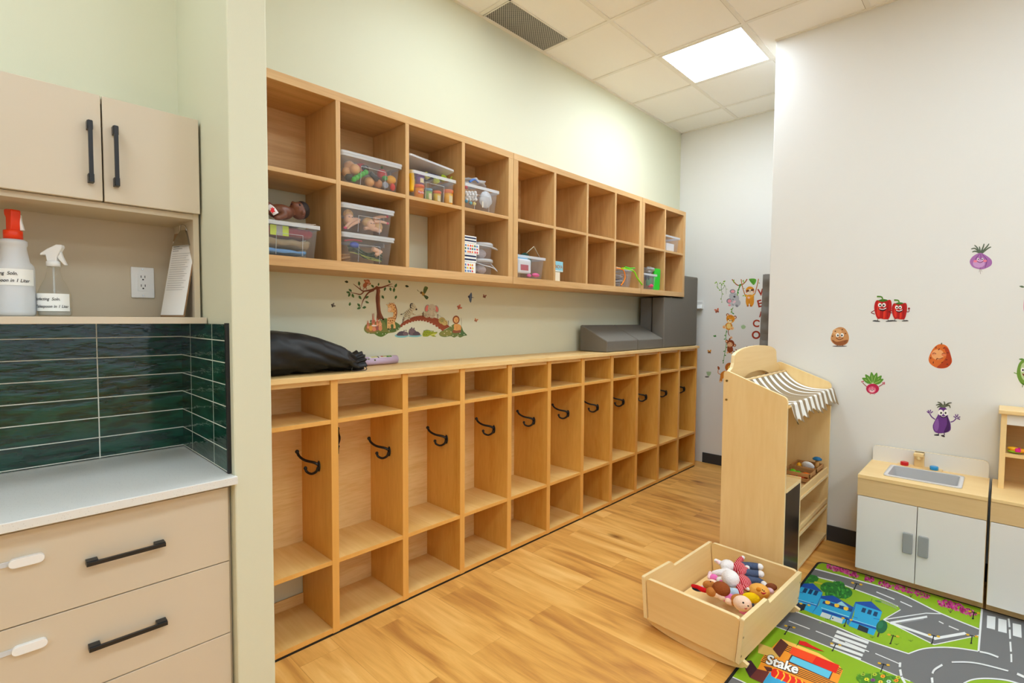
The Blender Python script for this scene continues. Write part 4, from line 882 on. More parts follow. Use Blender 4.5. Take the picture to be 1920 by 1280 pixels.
# --- bay three, upper: modelling dough
clear_bin(-3.522, -3.232, ZHI + .001, .132, 'clear bin of modelling dough pots with its lid lying tilted on top', lidtilt=Matrix.Translation((-3.37, -.16, 2.25)) @ Matrix.Rotation(radians(-4), 4, 'X') @ Matrix.Rotation(radians(5), 4, 'Y') @ Matrix.Translation((3.36, .17, -2.20)))
def pot(p, r, h, body, lidc, label, brand=False):
    t = thing('dough_pot', label, 'dough pot', p); b = MB(); b.lathe([(r * .86, 0), (r, h * .8)], p, C(body, .35), 20); b.build('pot', t)
    b = MB(); b.lathe([(r * 1.08, h * .78), (r * 1.1, h * .96), (r * .98, h)], p, C(lidc, .35), 20); b.build('lid', t)
    A = Art(lambda u, v: p + Vector((r * .96 * sin(u / r), -r * .96 * cos(u / r), v)), (0, -1, 0), 0, 0, 1); A.base = .0008; A.n = Vector((0, -1, 0))
    if brand:
        A.poly([(-r * .8 + r * 1.6 * i / 6, h * .34) for i in range(7)] + [(r * .8 - r * 1.6 * i / 6, h * .56) for i in range(7)], (222, 60, 40)); A.text('Play-Doh', -r * .74, h * .4, r * .40, 0, 0, r * .5, (250, 250, 250), .02); A.done('pot_label', parent=t)
    else:
        A.poly([(-r * .5 + r * i / 4, h * .15) for i in range(5)] + [(r * .5 - r * i / 4, h * .6) for i in range(5)], (236, 220, 170)); A.done('pot_label', parent=t)
zb2 = ZHI + .005
for u, rgb, lc, lab, Y, r, h, br in ((705, (240, 150, 40), (240, 100, 30), 'orange dough pot with red label at the left front of the dough bin', -.248, .027, .073, True), (850, (236, 190, 60), (244, 110, 40), 'small yellow dough pot in the middle of the dough bin', -.244, .0215, .064, False), (940, (250, 180, 30), (238, 120, 50), 'tall yellow dough pot at the right of the dough bin', -.248, .026, .083, False), (780, (150, 190, 110), (120, 170, 190), 'green dough pot behind the label frame of the dough bin', -.245, .021, .066, False)):
    p = at4(u, 450, Y); p.z = zb2; pot(p, r, h, rgb, lc, lab, br)
p = at4(712, 325, -.25); p.z = zb2 + .075; pot(p, .023, .05, (130, 80, 150), (120, 70, 140), 'purple dough pot stacked on the orange one')
b = MB(); b.tube([at4(640, 250, -.268), at4(650, 330, -.268), at4(645, 420, -.268)], [.013, .014, .012], C((244, 190, 20), .35), 12, 4); tag(b.build('dough_tool'), 'tall yellow dough tool at the left edge of the dough bin', 'dough tool')
for u, v, rgb, lab in ((840, 340, (214, 220, 70), 'yellow green toy cup lying in the dough bin'), (900, 320, (200, 220, 60), 'lime toy cup on top of the dough pots'), (975, 335, (190, 220, 70), 'lime toy mould near the right rim of the dough bin'), (770, 300, (220, 214, 90), 'pale yellow mould behind the purple pot')):
    p = at4(u, v, -.225); b = MB(); b.lathe([(.013, -.014), (.019, .012), (.0175, .012), (.012, -.011)], p, C(rgb, .4), 16, T=Matrix.Rotation(radians(60), 3, 'X')); tag(b.build('toy_cup'), lab, 'dough tool')
b = MB(); p = at4(775, 240, -.2); b.box(p.x - .035, p.x + .035, -.25, -.13, 2.178, 2.19, C((24, 30, 90), .4)); tag(b.build('card_box'), 'navy blue flat box under the tilted lid of the dough bin', 'box')
# --- bay four, upper: bin of bags and pompoms
clear_bin(-3.180, -2.905, ZHI + .001, .134, 'clear open bin of bagged craft supplies', lid=False)
def sackfn(c, r, sd, sq=.12):
    return lambda u, v: Vector(c) + Vector((r[0] * sin(pi * u) * cos(2 * pi * v), r[1] * sin(pi * u) * sin(2 * pi * v), -r[2] * cos(pi * u))) * (1 + sq * noise.noise(Vector((u * 6 + sd, cos(2 * pi * v) * 2, sin(2 * pi * v) * 2))))
wb = clear('plastic_bag', (240, 242, 246), .5, .12)
b = MB(); b.grid(sackfn((-3.03, -.18, 2.215), (.085, .07, .026), 4, .5), 24, 32, wb); tag(b.build('plastic_bag'), 'crumpled white plastic bag heaped over the craft bin', 'plastic bag')
b = MB(); b.tube([at4(1110, 345, -.25), at4(1150, 325, -.255), at4(1180, 350, -.25)], .007, C((60, 110, 190), .4), 8, 4, flat=.4); tag(b.build('blue_strip'), 'blue printed strip on the plastic bag of the craft bin', 'label')
k = 0
for i in range(16):
    u, v = 1085 + (i % 4) * 24 + 6 * ((i // 4) % 2), 430 + (i // 4) * 19; p = at4(u, v, -.262 + .01 * (i % 3)); b = MB(); b.ell(p, .0088, plush((246, 244, 240)), 10, 7); tag(b.build('pompom'), 'small white pompom heaped in the craft bin', 'pompom', 'white pompoms in the craft bin')
for u, v, rgb, lab in ((1085, 500, (60, 160, 190), 'teal'), (1120, 515, (120, 190, 200), 'pale blue'), (1150, 520, (240, 220, 120), 'yellow'), (1085, 390, (210, 70, 80), 'red')):
    b = MB(); b.ell(at4(u, v, -.266), .0095, plush(rgb), 10, 7); tag(b.build('pompom'), lab + ' pompom in the craft bin among white ones', 'pompom')
b = MB(); b.grid(sackfn(at4(1240, 490, -.25), (.045, .018, .045), 9, .3), 18, 24, M['milky']); tag(b.build('plastic_bag'), 'clear bag of grey bits standing at the right of the craft bin', 'plastic bag')
b = MB(); p = at4(1215, 530, -.275); b.box(p.x - .004, p.x + .004, p.y - .003, p.y, p.z - .014, p.z + .02, C((240, 232, 210), .6)); tag(b.build('craft_stick'), 'short cream stick in the craft bin', 'craft stick')
# --- bay four, lower: stack of fruit boxes, and buckets
cols = [(236, 200, 40), (214, 50, 60), (60, 110, 70), (240, 130, 40), (70, 120, 180)]
def fruit_box(z, h, x1, kind, label):
    t = thing('gift_box', label, 'box', (-3.13, -.22, z), 0); x0 = -3.1825
    b = MB(); b.box(x0, x1, -.302, -.16, z, z + h - .0006, C((244, 243, 238), .6)); b.build('box', t, .001)
    A = Art(lambda u, v: Vector((u, -.302, v)), (0, -1, 0), 0, 0, 1); R = random.Random(int(z * 1000))
    if kind == 'fruit':
        for i in range(int((x1 - x0) / .017)):
            for j in range(max(2, int(h / .018))):
                A.ell(x0 + .010 + i * .017 + R.uniform(-.002, .002), z + .009 + j * .017, .0052, .0065, R.choice(cols), R.uniform(0, 90), 10)
    else:
        for j in range(2): A.poly([(x0 + .003, z + h * (.2 + .42 * j)), (x1 - .003, z + h * (.2 + .42 * j)), (x1 - .003, z + h * (.4 + .42 * j)), (x0 + .003, z + h * (.4 + .42 * j))], (36, 44, 78))
    A.done('printed_pattern', parent=t)
fruit_box(ZLO + .001, .058, -3.098, 'fruit', 'fruit-printed white box at the bottom of the box stack')
fruit_box(ZLO + .060, .046, -3.092, 'band', 'white box with navy bands, second from the bottom of the box stack')
fruit_box(ZLO + .107, .056, -3.072, 'fruit', 'wider fruit-printed white box, third in the box stack')
fruit_box(ZLO + .164, .04, -3.092, 'band', 'white box with navy bands on top of the box stack')
def bucket(z, label, hang):
    c = Vector((-2.977, -.215, z)); t = thing('clear_bucket', label, 'bucket', c)
    b = MB(); b.lathe([(.058, 0), (.064, .075), (.0625, .075), (.0565, .003)], c, M['bin'], 28); b.build('tub', t)
    b = MB(); b.lathe([(.066, .072), (.071, .074), (.071, .088), (.066, .092), (.05, .089)], c, M['binrim'], 28); b.build('lid', t)
    b = MB(); b.tube([c + Vector((-.071, 0, .08)), c + Vector((-.05, -.06, .076 - hang)), c + Vector((.02, -.078, .072 - hang * 1.5)), c + Vector((.085, -.05, .068 - hang * 2)), c + Vector((.071, 0, .08))], .003, M['binrim'], 6, 6); b.build('handle', t)
bucket(ZLO + .001, 'clear lidded bucket, lower of the stacked pair', .02); bucket(ZLO + .094, 'clear lidded bucket, upper of the stacked pair', .004)
for z, lab in ((ZLO + .0045, 'lower'), (ZLO + .0975, 'upper')):
    b = MB(); b.ell((-2.977, -.205, z + .03), (.04, .035, .028), C((206, 190, 188), .6, bump=.6, bscale=120), 16, 10); tag(b.build('craft_filling'), 'pale pinkish craft bits inside the %s bucket' % lab, 'craft supplies')
# --- middle unit, first lower cell
clear_bin(-2.748, -2.48, ZLO + .001, .138, 'clear open bin with a round mirror and a pink toy', lid=False, frame=False)
p = Vector((-2.56, -.19, ZLO + .125)); b = MB(); b.lathe([(.052, -.005), (.052, .005)], p, C((40, 96, 84), .4), 28, T=Matrix.Rotation(radians(80), 3, 'X') ); tag(b.build('round_tray'), 'dark green round tray standing in the mirror bin', 'tray')
b = MB(); q0, q1, q2 = at5(150, 622, -.262), at5(195, 583, -.262), at5(228, 645, -.262); b.tube([q0, q1, q2], .003, C((190, 186, 160), .5), 6); tag(b.build('wire_hanger'), 'pointed pale frame sticking up out of the mirror bin', 'frame')
b = MB(); p = at5(145, 640, -.262); b.box(-2.735, -2.60, -.25, -.20, ZLO + .1, ZLO + .150, C((104, 178, 214), .4)); tag(b.build('wipes_pack', bevel=.008), 'sky blue soft pack lying at the top of the mirror bin', 'pack')
b = MB(); b.box(-2.724, -2.60, -.277, -.25, ZLO + .03, ZLO + .122, C((236, 238, 240), .3)); o = tag(b.build('white_tub', bevel=.012), 'white plastic pack with a red print in the mirror bin', 'pack')
b = MB(); b.box(-2.70, -2.63, -.2785, -.2765, ZLO + .05, ZLO + .085, C((190, 70, 90), .5)); b.build('printed_panel', o)
b = MB(); b.ell(at5(205, 754, -.262), (.035, .014, .014), C((236, 80, 150), .4), 14, 8); b.ell(at5(165, 757, -.264), (.02, .012, .011), C((236, 90, 160), .4), 12, 8); tag(b.build('pink_toy'), 'hot pink toy at the bottom of the mirror bin', 'toy')
# --- middle unit, second lower cell: little boxes
t = thing('puzzle_box', 'pale blue and white puzzle box in the second cell of the middle unit', 'box', (-2.345, -.25, ZLO))
b = MB(); b.box(-2.393, -2.306, -.299, -.262, ZLO + .062, ZLO + .13, C((140, 200, 216), .5)); b.build('box', t, .001)
A = Art(lambda u, v: Vector((u, -.299, v)), (0, -1, 0), 0, 0, 1); A.text('NOVA', -2.388, ZLO + .084, .026, 0, 0, .032, (176, 120, 70), .02); A.poly([(-2.393, ZLO + .064), (-2.308, ZLO + .064), (-2.308, ZLO + .07), (-2.393, ZLO + .07)], (240, 240, 236)); A.done('printed_letters', parent=t)
b = MB(); b.box(-2.393, -2.335, -.297, -.24, ZLO + .001, ZLO + .061, C((238, 224, 196), .6)); tag(b.build('card_box', bevel=.001), 'cream box under the pale blue puzzle box', 'box')
b = MB(); b.box(-2.393, -2.36, -.26, -.20, ZLO + .131, ZLO + .187, C((226, 216, 190), .6)); tag(b.build('card_box', bevel=.001), 'small tan box on top of the pale blue puzzle box', 'box')
b = MB(); b.box(-2.393, -2.34, -.239, -.195, ZLO + .001, ZLO + .130, C((226, 216, 196), .6)); tag(b.build('card_box', bevel=.001), 'upright tan box behind the cream box', 'box')
# --- middle unit, last lower cell: pipe cleaners
clear_bin(-1.66, -1.395, ZLO + .001, .146, 'clear bin of wires with a lime green rim in the middle unit', lid=False)
for k, (rgb, pts, lab) in enumerate((((140, 230, 40), [(720, 712), (790, 728), (815, 770), (845, 812)], 'lime green pipe cleaner hanging out over the bin'), ((250, 140, 40), [(690, 712), (730, 722), (742, 760), (735, 790), (718, 815)], 'orange pipe cleaner curled down the front of the wire bin'), ((250, 210, 40), [(690, 706), (715, 716), (740, 712)], 'yellow pipe cleaner on the rim of the wire bin'), ((90, 210, 60), [(740, 704), (770, 712), (800, 712)], 'green pipe cleaner lying along the wire bin rim'))):
    b = MB(); b.tube([at5(u, v, -.318 if k < 2 else -.296) for u, v in pts], .0045 if k else .005, plush(rgb), 7, 6); tag(b.build('pipe_cleaner'), lab, 'pipe cleaner')
b = MB()
for k in range(7):
    z = ZLO + .022 + .011 * k; b.tube([Vector((-1.53 + .085 * cos(a + k), -.2 + .068 * sin(a + k), z + .006 * sin(a * 2 + k))) for a in [2 * pi * i / 12 for i in range(11)]], .003, C(((180, 180, 186), (70, 74, 90), (206, 200, 196))[k % 3], .4), 6, 3)
o = tag(b.build('craft_wire'), 'tangle of grey craft wire inside the bin with the lime green rim', 'wire'); o['kind'] = 'stuff'
# --- narrow unit
clear_bin(-1.235, -1.0, ZLO + .001, .13, 'clear open bin with a pink and a green toy in the narrow unit', lid=False, frame=False)
b = MB(); b.ell(at5(895, 818, -.268), (.035, .02, .016), C((236, 60, 110), .4), 14, 8); tag(b.build('pink_toy'), 'bright pink toy in the bin of the narrow unit', 'toy')
b = MB(); b.ell(at5(875, 770, -.262), (.025, .02, .03), C((60, 66, 70), .5), 14, 8); tag(b.build('dark_toy'), 'dark toy in the left of the narrow unit bin', 'toy')
b = MB(); b.box(-1.13, -1.055, -.276, -.262, ZLO + .035, ZLO + .1, C((90, 150, 110), .5)); tag(b.build('green_card'), 'green printed card in the bin of the narrow unit', 'card')
b = MB(); b.grid(sackfn(at5(880, 725, -.21), (.052, .06, .026), 2, .5), 18, 24, wb); tag(b.build('plastic_bag'), 'clear crumpled bag on the bin of the narrow unit', 'plastic bag')
b = MB(); T = Matrix.Translation((-.985, -.24, ZLO + .001)) @ Matrix.Rotation(radians(14), 4, 'Y')
b.prism(rnd([(-.038, 0), (.038, 0), (.038, .185), (-.038, .185)], .018), 'x', 0, .014, C((50, 200, 50), .4), Matrix.Translation((-.958, -.268, ZLO + .003)) @ Matrix.Rotation(radians(2), 4, 'X') @ Matrix.Rotation(radians(74), 4, 'Z')); tag(b.build('green_board', bevel=.003), 'bright green plastic board standing beside the narrow unit bin', 'board')
b = MB(); b.box(-1.235, -1.19, -.2, -.15, ZLO + .135, ZLO + .225, C((226, 220, 214), .6)); b.box(-1.235, -1.19, -.2, -.15, ZLO + .001, ZLO + .0011, C((226, 220, 214), .6)) if 0 else None; tag(b.build('card_box', bevel=.001), 'white carton standing on the bag in the narrow unit', 'box')
clear_bin(-.868, -.585, ZHI + .001, .134, 'translucent white bin alone in the top right cubby', lid=False, frame=False)
b = MB(); b.box(-.80, -.66, -.275, -.2, ZHI + .01, ZHI + .075, C((240, 238, 236), .5)); tag(b.build('paper_pack', bevel=.004), 'white paper pack inside the top right bin', 'pack')
b = MB(); b.ell((-.838, -.2, ZHI + .128), (.016, .03, .022), C((216, 60, 70), .5), 14, 8); b.ell((-.815, -.2, ZHI + .10), (.03, .04, .036), C((238, 200, 206), .6), 14, 8); tag(b.build('red_toy'), 'red and pale pink toy at the left of the top right bin', 'toy')
# ================================================================== wall stickers
def onwall(px, py): return ony(px, py, 0)
def onend(px, py): return onx(px, py, 0)
def onright(px, py): return onx(px, py, XR)
def TR(): return Art(onwall, (0, -1, 0), 640, 515, 9.843)
def BRD(): return Art(onwall, (0, -1, 0), 720, 530, 9.6)
def EW(): return Art(onend, (-1, 0, 0), 1330, 510, 11.633)
def EL(): return Art(onend, (-1, 0, 0), 1280, 500, 5.335)
def RW(): return Art(onright, (-1, 0, 0), 1540, 420, 3.047)
LG, LD = (74, 112, 58), (52, 82, 40)
def lf(A, x, y, ln, wd, ang, c1=LG, c2=LD): A.leaf(x, y, ln, wd, ang, c1); A.line([(x, y), (x + ln * .8 * cos(radians(ang)), y + ln * .8 * sin(radians(ang)))], 4, c2, 1)
BK, BK2 = (122, 66, 36), (150, 88, 52)
# tree with monkey, meadow, rabbits and giraffe
t = thing('tree_sticker', 'wall sticker of a brown tree with a monkey on a bare branch', 'wall sticker', onwall(711, 600))
A = TR()
A.curve([(640, 250), (655, 205), (690, 240), (715, 290), (705, 400), (715, 560), (735, 700), (790, 830), (720, 815), (670, 840), (650, 800), (655, 700), (642, 560), (632, 430), (645, 310)], BK)
A.line([(690, 260), (700, 420), (705, 600), (740, 790)], [18, 24, 22, 8], BK2); A.line([(662, 300), (655, 450), (668, 640), (690, 780)], [10, 14, 12, 4], (96, 50, 28))
A.line([(660, 225), (600, 265), (500, 290), (400, 300), (340, 262), (260, 200), (218, 168)], [50, 40, 30, 24, 18, 12, 5], BK); A.line([(420, 300), (380, 345), (340, 362), (260, 345), (165, 328)], [24, 22, 20, 14, 8], BK)
A.line([(600, 280), (500, 330), (430, 420), (390, 500), (362, 600)], [40, 30, 20, 15, 6], BK); A.line([(350, 265), (340, 200)], [16, 6], BK)
A.line([(670, 240), (740, 235), (830, 205), (890, 180), (942, 168)], [44, 30, 22, 16, 5], BK); A.line([(830, 207), (920, 215), (985, 240)], [14, 9, 5], BK)
A.done('tree', parent=t)
A = TR()
for x, y, a, s in ((330, 200, -95, 1.1), (680, 205, -80, .8), (600, 235, -135, 1), (900, 155, -120, .9), (985, 235, -65, 1.1), (815, 230, 110, 1), (900, 230, 80, 1), (975, 240, 95, 1.1), (190, 310, -140, 1), (160, 335, -165, 1), (160, 340, 115, 1), (195, 350, 65, 1.1), (320, 385, 55, 1.1), (500, 395, 145, 1), (440, 490, 25, 1), (345, 590, -130, 1.1), (355, 605, 160, 1), (385, 610, -10, 1), (445, 585, 165, .6)): lf(A, x, y, 74 * s, 44 * s, a)
o = A.done('leaves', parent=t); o['label'] = 'green leaves'
A = TR(); mk = (176, 104, 66); mk2 = (214, 150, 112)
A.ell(435, 195, 38, 48, mk, 20); A.ell(480, 130, 48, 45, mk); A.ell(530, 165, 14, 18, mk); A.ell(430, 105, 16, 18, mk); A.ell(470, 120, 22, 24, mk2); A.ell(505, 140, 24, 22, mk2); A.line([(430, 230), (405, 265), (400, 280)], 12, mk); A.line([(450, 230), (462, 262), (460, 275)], 14, mk); A.line([(470, 190), (510, 185), (535, 150)], 12, mk); A.ell(470, 108, 4, 5, (30, 20, 16)); A.ell(508, 122, 4, 5, (30, 20, 16)); A.line([(470, 140), (490, 152), (510, 150)], 4, (110, 40, 30))
o = A.done('monkey', parent=t); o['label'] = 'reddish brown monkey on the branch'
A = TR(); gr, gr2 = (122, 128, 62), (88, 112, 58)
A.curve([(420, 980), (460, 915), (560, 880), (700, 850), (800, 800), (900, 830), (1020, 880), (1095, 945), (1060, 1010), (980, 1060), (860, 1080), (800, 1120), (740, 1145), (670, 1130), (610, 1090), (500, 1085), (430, 1040)], gr)
A.curve([(800, 820), (900, 840), (1010, 885), (1085, 945), (1050, 1005), (970, 1050), (880, 1040), (830, 960)], gr2); A.curve([(620, 1085), (740, 1060), (860, 1070), (790, 1125), (735, 1143), (670, 1128)], (92, 122, 48)); A.curve([(440, 980), (520, 920), (640, 930), (700, 1000), (600, 1060), (480, 1050)], (160, 120, 66))
for x, y in ((510, 1078), (660, 1070), (760, 1090), (815, 1088), (1060, 985), (1022, 1020), (880, 1035), (600, 1020)): A.ell(x, y, 9, 8, (236, 226, 196), n=8)
A.done('meadow_sticker', 'wall sticker of a green meadow mound under the brown tree', 'wall sticker')
rb1, rb2 = (206, 126, 92), (232, 164, 120)
t = thing('rabbit_sticker', 'wall sticker of orange rabbits huddled at the foot of the tree', 'wall sticker', onwall(700, 620)); A = TR(); A.base += .0012
for x, y, s, c in ((490, 930, .8, rb1), (590, 880, 1, (196, 110, 84)), (715, 930, .9, rb2), (660, 885, .75, (214, 130, 96))):
    A.line([(x - 12 * s, y - 50 * s), (x - 22 * s, y - 165 * s if s > .9 else y - 105 * s)], [16 * s, 8 * s], c); A.line([(x + 8 * s, y - 50 * s), (x + 4 * s, y - 170 * s if s > .9 else y - 110 * s)], [16 * s, 8 * s], c)
    A.ell(x, y + 40 * s, 34 * s, 50 * s, c); A.ell(x, y - 20 * s, 34 * s, 36 * s, c); A.ell(x - 10 * s, y - 22 * s, 3.5, 4.5, (50, 24, 18), n=8); A.ell(x + 12 * s, y - 22 * s, 3.5, 4.5, (50, 24, 18), n=8); A.ell(x, y + 45 * s, 18 * s, 28 * s, rb2)
for x, y, rx, ry, c in ((540, 985, 38, 50, (222, 164, 76)), (600, 1000, 36, 40, (224, 140, 104)), (660, 985, 32, 40, (170, 96, 84)), (715, 990, 34, 46, (220, 146, 100)), (600, 938, 50, 14, (240, 220, 206))): A.ell(x, y, rx, ry, c)
for x, y, a in ((530, 870, -60), (545, 880, -110), (710, 850, -80), (730, 860, -40), (770, 870, -30)): A.leaf(x, y, 45, 22, a, (86, 110, 60))
A.done('rabbits', parent=t)
A = TR(); A.base += .0012; gf, gs = (232, 182, 116), (158, 88, 44)
A.curve([(870, 540), (930, 520), (985, 545), (1012, 600), (1022, 700), (1010, 800), (985, 880), (1000, 960), (985, 1000), (960, 995), (955, 920), (910, 920), (912, 1000), (890, 1005), (872, 930), (870, 990), (845, 990), (842, 880), (850, 800), (910, 780), (950, 770), (955, 700), (925, 690), (860, 680), (862, 620), (850, 570)], gf)
A.ell(888, 640, 32, 44, (240, 202, 158)); A.line([(985, 550), (1015, 640), (1018, 720), (1000, 820)], [14, 16, 16, 8], (140, 76, 40))
for x, y, r in ((960, 560, 14), (985, 610, 13), (965, 640, 12), (992, 670, 14), (970, 700, 12), (995, 740, 15), (975, 770, 12), (985, 810, 15), (950, 800, 14), (915, 800, 14), (880, 805, 12), (860, 840, 13), (900, 850, 17), (940, 845, 15), (975, 855, 13), (930, 885, 13), (865, 890, 11), (895, 890, 10), (905, 545, 12), (935, 535, 10), (880, 560, 9)): A.ell(x, y, r, r * .85, gs, x, 8)
A.leaf(850, 560, 34, 20, 200, gf); A.ell(875, 600, 4, 6, (40, 24, 16)); A.ell(915, 592, 6, 8, (40, 24, 16)); A.line([(880, 665), (900, 672), (920, 660)], 4, (120, 60, 40)); A.line([(890, 540), (885, 515)], 7, gs, 1); A.line([(960, 535), (965, 512)], 7, gs, 1)
for x in (858, 905, 972): A.ell(x, 996, 16, 9, (92, 54, 34), n=10)
A.done('giraffe_sticker', 'wall sticker of a spotted giraffe standing beside the brown tree', 'wall sticker')
# loose leaves on the green wall
for q in ((95, 130, -170, 'dark loose leaf sticker highest at the upper left, beside the cubby underside'), (155, 540, -80, 'loose leaf sticker low at the left, below the longest drooping branch'), (765, 410, 60, 'loose leaf sticker just right of the tree trunk'), (1005, 415, 110, 'loose leaf sticker above the giraffe'), (1210, 210, 15, 'small dark loose leaf sticker between the tree and the green bird')):
    A = TR(); lf(A, q[0] - 34 * cos(radians(q[2])), q[1] - 34 * sin(radians(q[2])), 70, 46, q[2], *(((48, 62, 28), (34, 44, 20)) if 'dark' in q[3] else (LG, LD))); A.done('leaf_sticker', q[3], 'wall sticker')
def bfly(A, x, y, s, c1, c2, rot=0):
    def T(u, v): c, d = cos(radians(rot)), sin(radians(rot)); return (x + s * (u * c - v * d), y + s * (u * d + v * c))
    A.curve([T(0, .1), T(-.3, -.7), T(-1, -.8), T(-.8, -.1)], c1, 4); A.curve([T(0, .1), T(.2, -.9), T(.8, -1), T(.7, -.1)], c1, 4); A.curve([T(0, .1), T(-.8, .1), T(-.6, .8), T(-.1, .6)], c2, 4); A.curve([T(0, .1), T(.7, .1), T(.6, .8), T(.1, .6)], c2, 4); A.line([T(0, -.4), T(0, .7)], s * .14, (50, 34, 24), 1)
A = TR(); bfly(A, -155, 565, 40, (120, 112, 96), (70, 66, 60), 70); A.done('butterfly_sticker', 'grey butterfly sticker alone at the left on the green wall', 'wall sticker')
# bridge with its animals
A = BRD(); bw, bw2 = (150, 74, 44), (120, 56, 34)
up = [(285, 765), (340, 705), (430, 655), (540, 610), (640, 590), (740, 590), (850, 610), (960, 640), (1060, 690), (1130, 740), (1185, 790)]; lo = [(1045, 862), (980, 800), (900, 740), (800, 690), (700, 665), (620, 668), (520, 690), (430, 720), (350, 760), (300, 790)]
A.poly(up + lo, bw)
for i in range(15):
    f = i / 14; x = 310 + 740 * f; y = 778 - 125 * sin(pi * min(1, f * 1.02)) ** .9 + 66 * f * f; A.ell(x, y, 24, 19, (168, 86, 54), 10); A.ell(x, y + 3, 12, 8, bw2)
for i in range(16):
    f = i / 15; k = f * 10; j = min(int(k), 9); x = up[j][0] + (up[j + 1][0] - up[j][0]) * (k - j); y = up[j][1] + (up[j + 1][1] - up[j][1]) * (k - j); A.line([(x, y + 3), (x + 14, y + 34)], 4, bw2, 1)
for x, y in ((335, 690), (352, 650), (705, 560), (690, 580), (965, 600), (1155, 720)): A.line([(x, y - 40), (x, y + 40)], 9, (96, 66, 40), 1)
A.line([(340, 660), (500, 620), (705, 545)], 3, (140, 110, 76)); A.line([(705, 545), (860, 590), (965, 580), (1155, 700)], 3, (140, 110, 76))
A.done('bridge_sticker', 'wall sticker of an arched reddish brown bridge', 'wall sticker')
A = BRD(); A.base += .0012; zw, zk = (206, 194, 158), (60, 54, 48)
A.curve([(380, 520), (440, 480), (470, 430), (480, 385), (530, 370), (565, 410), (590, 470), (570, 500), (530, 500), (515, 540), (565, 570), (555, 585), (490, 570), (470, 620), (460, 660), (440, 660), (430, 620), (380, 630), (370, 665), (352, 660), (360, 590)], zw)
for a, b_ in (((470, 440), (530, 470)), ((478, 400), (530, 430)), ((455, 470), (500, 510)), ((430, 490), (470, 545)), ((405, 505), (440, 560)), ((385, 530), (420, 580)), ((375, 560), (405, 600)), ((370, 590), (395, 620)), ((430, 585), (465, 600)), ((500, 380), (520, 410)), ((360, 630), (385, 640)), ((435, 625), (465, 630)), ((515, 555), (530, 570))): A.line([a, b_], [9, 5], zk, 1)
A.line([(480, 460), (470, 410), (485, 378), (520, 372)], [16, 20, 18, 8], zk); A.ell(578, 478, 16, 16, (44, 38, 36)); A.ell(545, 440, 5, 6, (20, 18, 18)); A.line([(380, 525), (340, 560), (305, 568)], 6, zk); A.ell(308, 567, 18, 9, zk, -10)
A.done('zebra_sticker', 'wall sticker of a zebra walking up the bridge', 'wall sticker')
A = BRD(); A.base += .0012; eg1, eg2, epk = (200, 186, 158), (172, 158, 136), (226, 122, 112)
A.ell(775, 460, 44, 70, eg2, 12); A.ell(768, 462, 28, 56, epk, 12); A.ell(940, 470, 40, 66, eg2, -14); A.ell(944, 474, 26, 52, epk, -14)
A.ell(775, 575, 62, 52, eg1, -20); A.ell(865, 580, 50, 60, eg1); A.ell(858, 462, 72, 78, eg1); A.line([(855, 500), (850, 570), (838, 630)], [46, 36, 24], (210, 197, 170)); A.ell(740, 590, 26, 24, eg2); A.line([(800, 560), (790, 610)], 5, eg2, 1); A.ell(826, 470, 5, 6, (40, 34, 30)); A.ell(895, 474, 5, 6, (40, 34, 30)); A.line([(905, 520), (930, 545), (950, 540)], 14, eg1)
A.done('elephant_sticker', 'wall sticker of a pale elephant with pink ears on the bridge', 'wall sticker')
A = BRD(); A.base += .0012; sg = (186, 160, 90); A.ell(1040, 680, 62, 60, sg); A.ell(1090, 720, 52, 48, (200, 172, 104)); A.ell(1040, 675, 34, 36, (164, 152, 88)); A.line([(1085, 680), (1130, 720), (1135, 760)], 10, (160, 130, 70)); A.ell(1025, 668, 4, 5, (50, 40, 24)); A.ell(1052, 672, 4, 5, (50, 40, 24)); A.line([(1025, 695), (1040, 703), (1055, 696)], 4, (110, 80, 40))
A.done('turtle_sticker', 'wall sticker of a small tan animal curled on the right end of the bridge', 'wall sticker')
# hippos, crocodile, right meadow with lion
hp, hp2 = (92, 78, 86), (120, 98, 104)
for k, (dx, nm) in enumerate(((0, 'lying hippo in a blue puddle, left of the pair'), (245, 'taller hippo in a blue puddle, right of the pair'))):
    A = BRD(); A.curve([(192 + dx, 950), (230 + dx, 925), (320 + dx, 935), (430 + dx, 940), (440 + dx, 960), (360 + dx, 985), (240 + dx, 982)] if not k else [(445, 965), (470, 940), (580, 935), (660, 940), (675, 955), (600, 975), (500, 975)], (132, 188, 190)); A.base += .0
    if not k: A.curve([(225, 945), (260, 890), (320, 870), (380, 880), (430, 900), (425, 945), (330, 952)], hp); A.ell(385, 915, 46, 36, hp2); A.ell(362, 862, 10, 14, hp); A.ell(395, 858, 9, 14, hp); A.ell(375, 905, 4, 4, (40, 30, 34)); A.ell(405, 905, 4, 4, (40, 30, 34))
    else: A.curve([(450, 935), (445, 860), (480, 820), (540, 830), (575, 870), (620, 885), (655, 935), (560, 948)], hp); A.ell(500, 865, 54, 46, hp2); A.ell(497, 812, 12, 14, hp); A.ell(540, 820, 12, 14, hp); A.ell(482, 850, 5, 5, (40, 30, 34)); A.ell(525, 852, 5, 5, (40, 30, 34)); A.ell(488, 925, 34, 18, hp2)
    A.done('hippo_sticker', 'wall sticker of the ' + nm, 'wall sticker')
A = BRD(); cg, cg2 = (152, 164, 44), (96, 116, 36)
for i in range(7): A.poly([(705 + i * 26, 880 - 18 * sin(i * .6)), (722 + i * 26, 838 + 6 * abs(i - 2)), (738 + i * 26, 870 - 14 * sin(i * .6))], cg2)
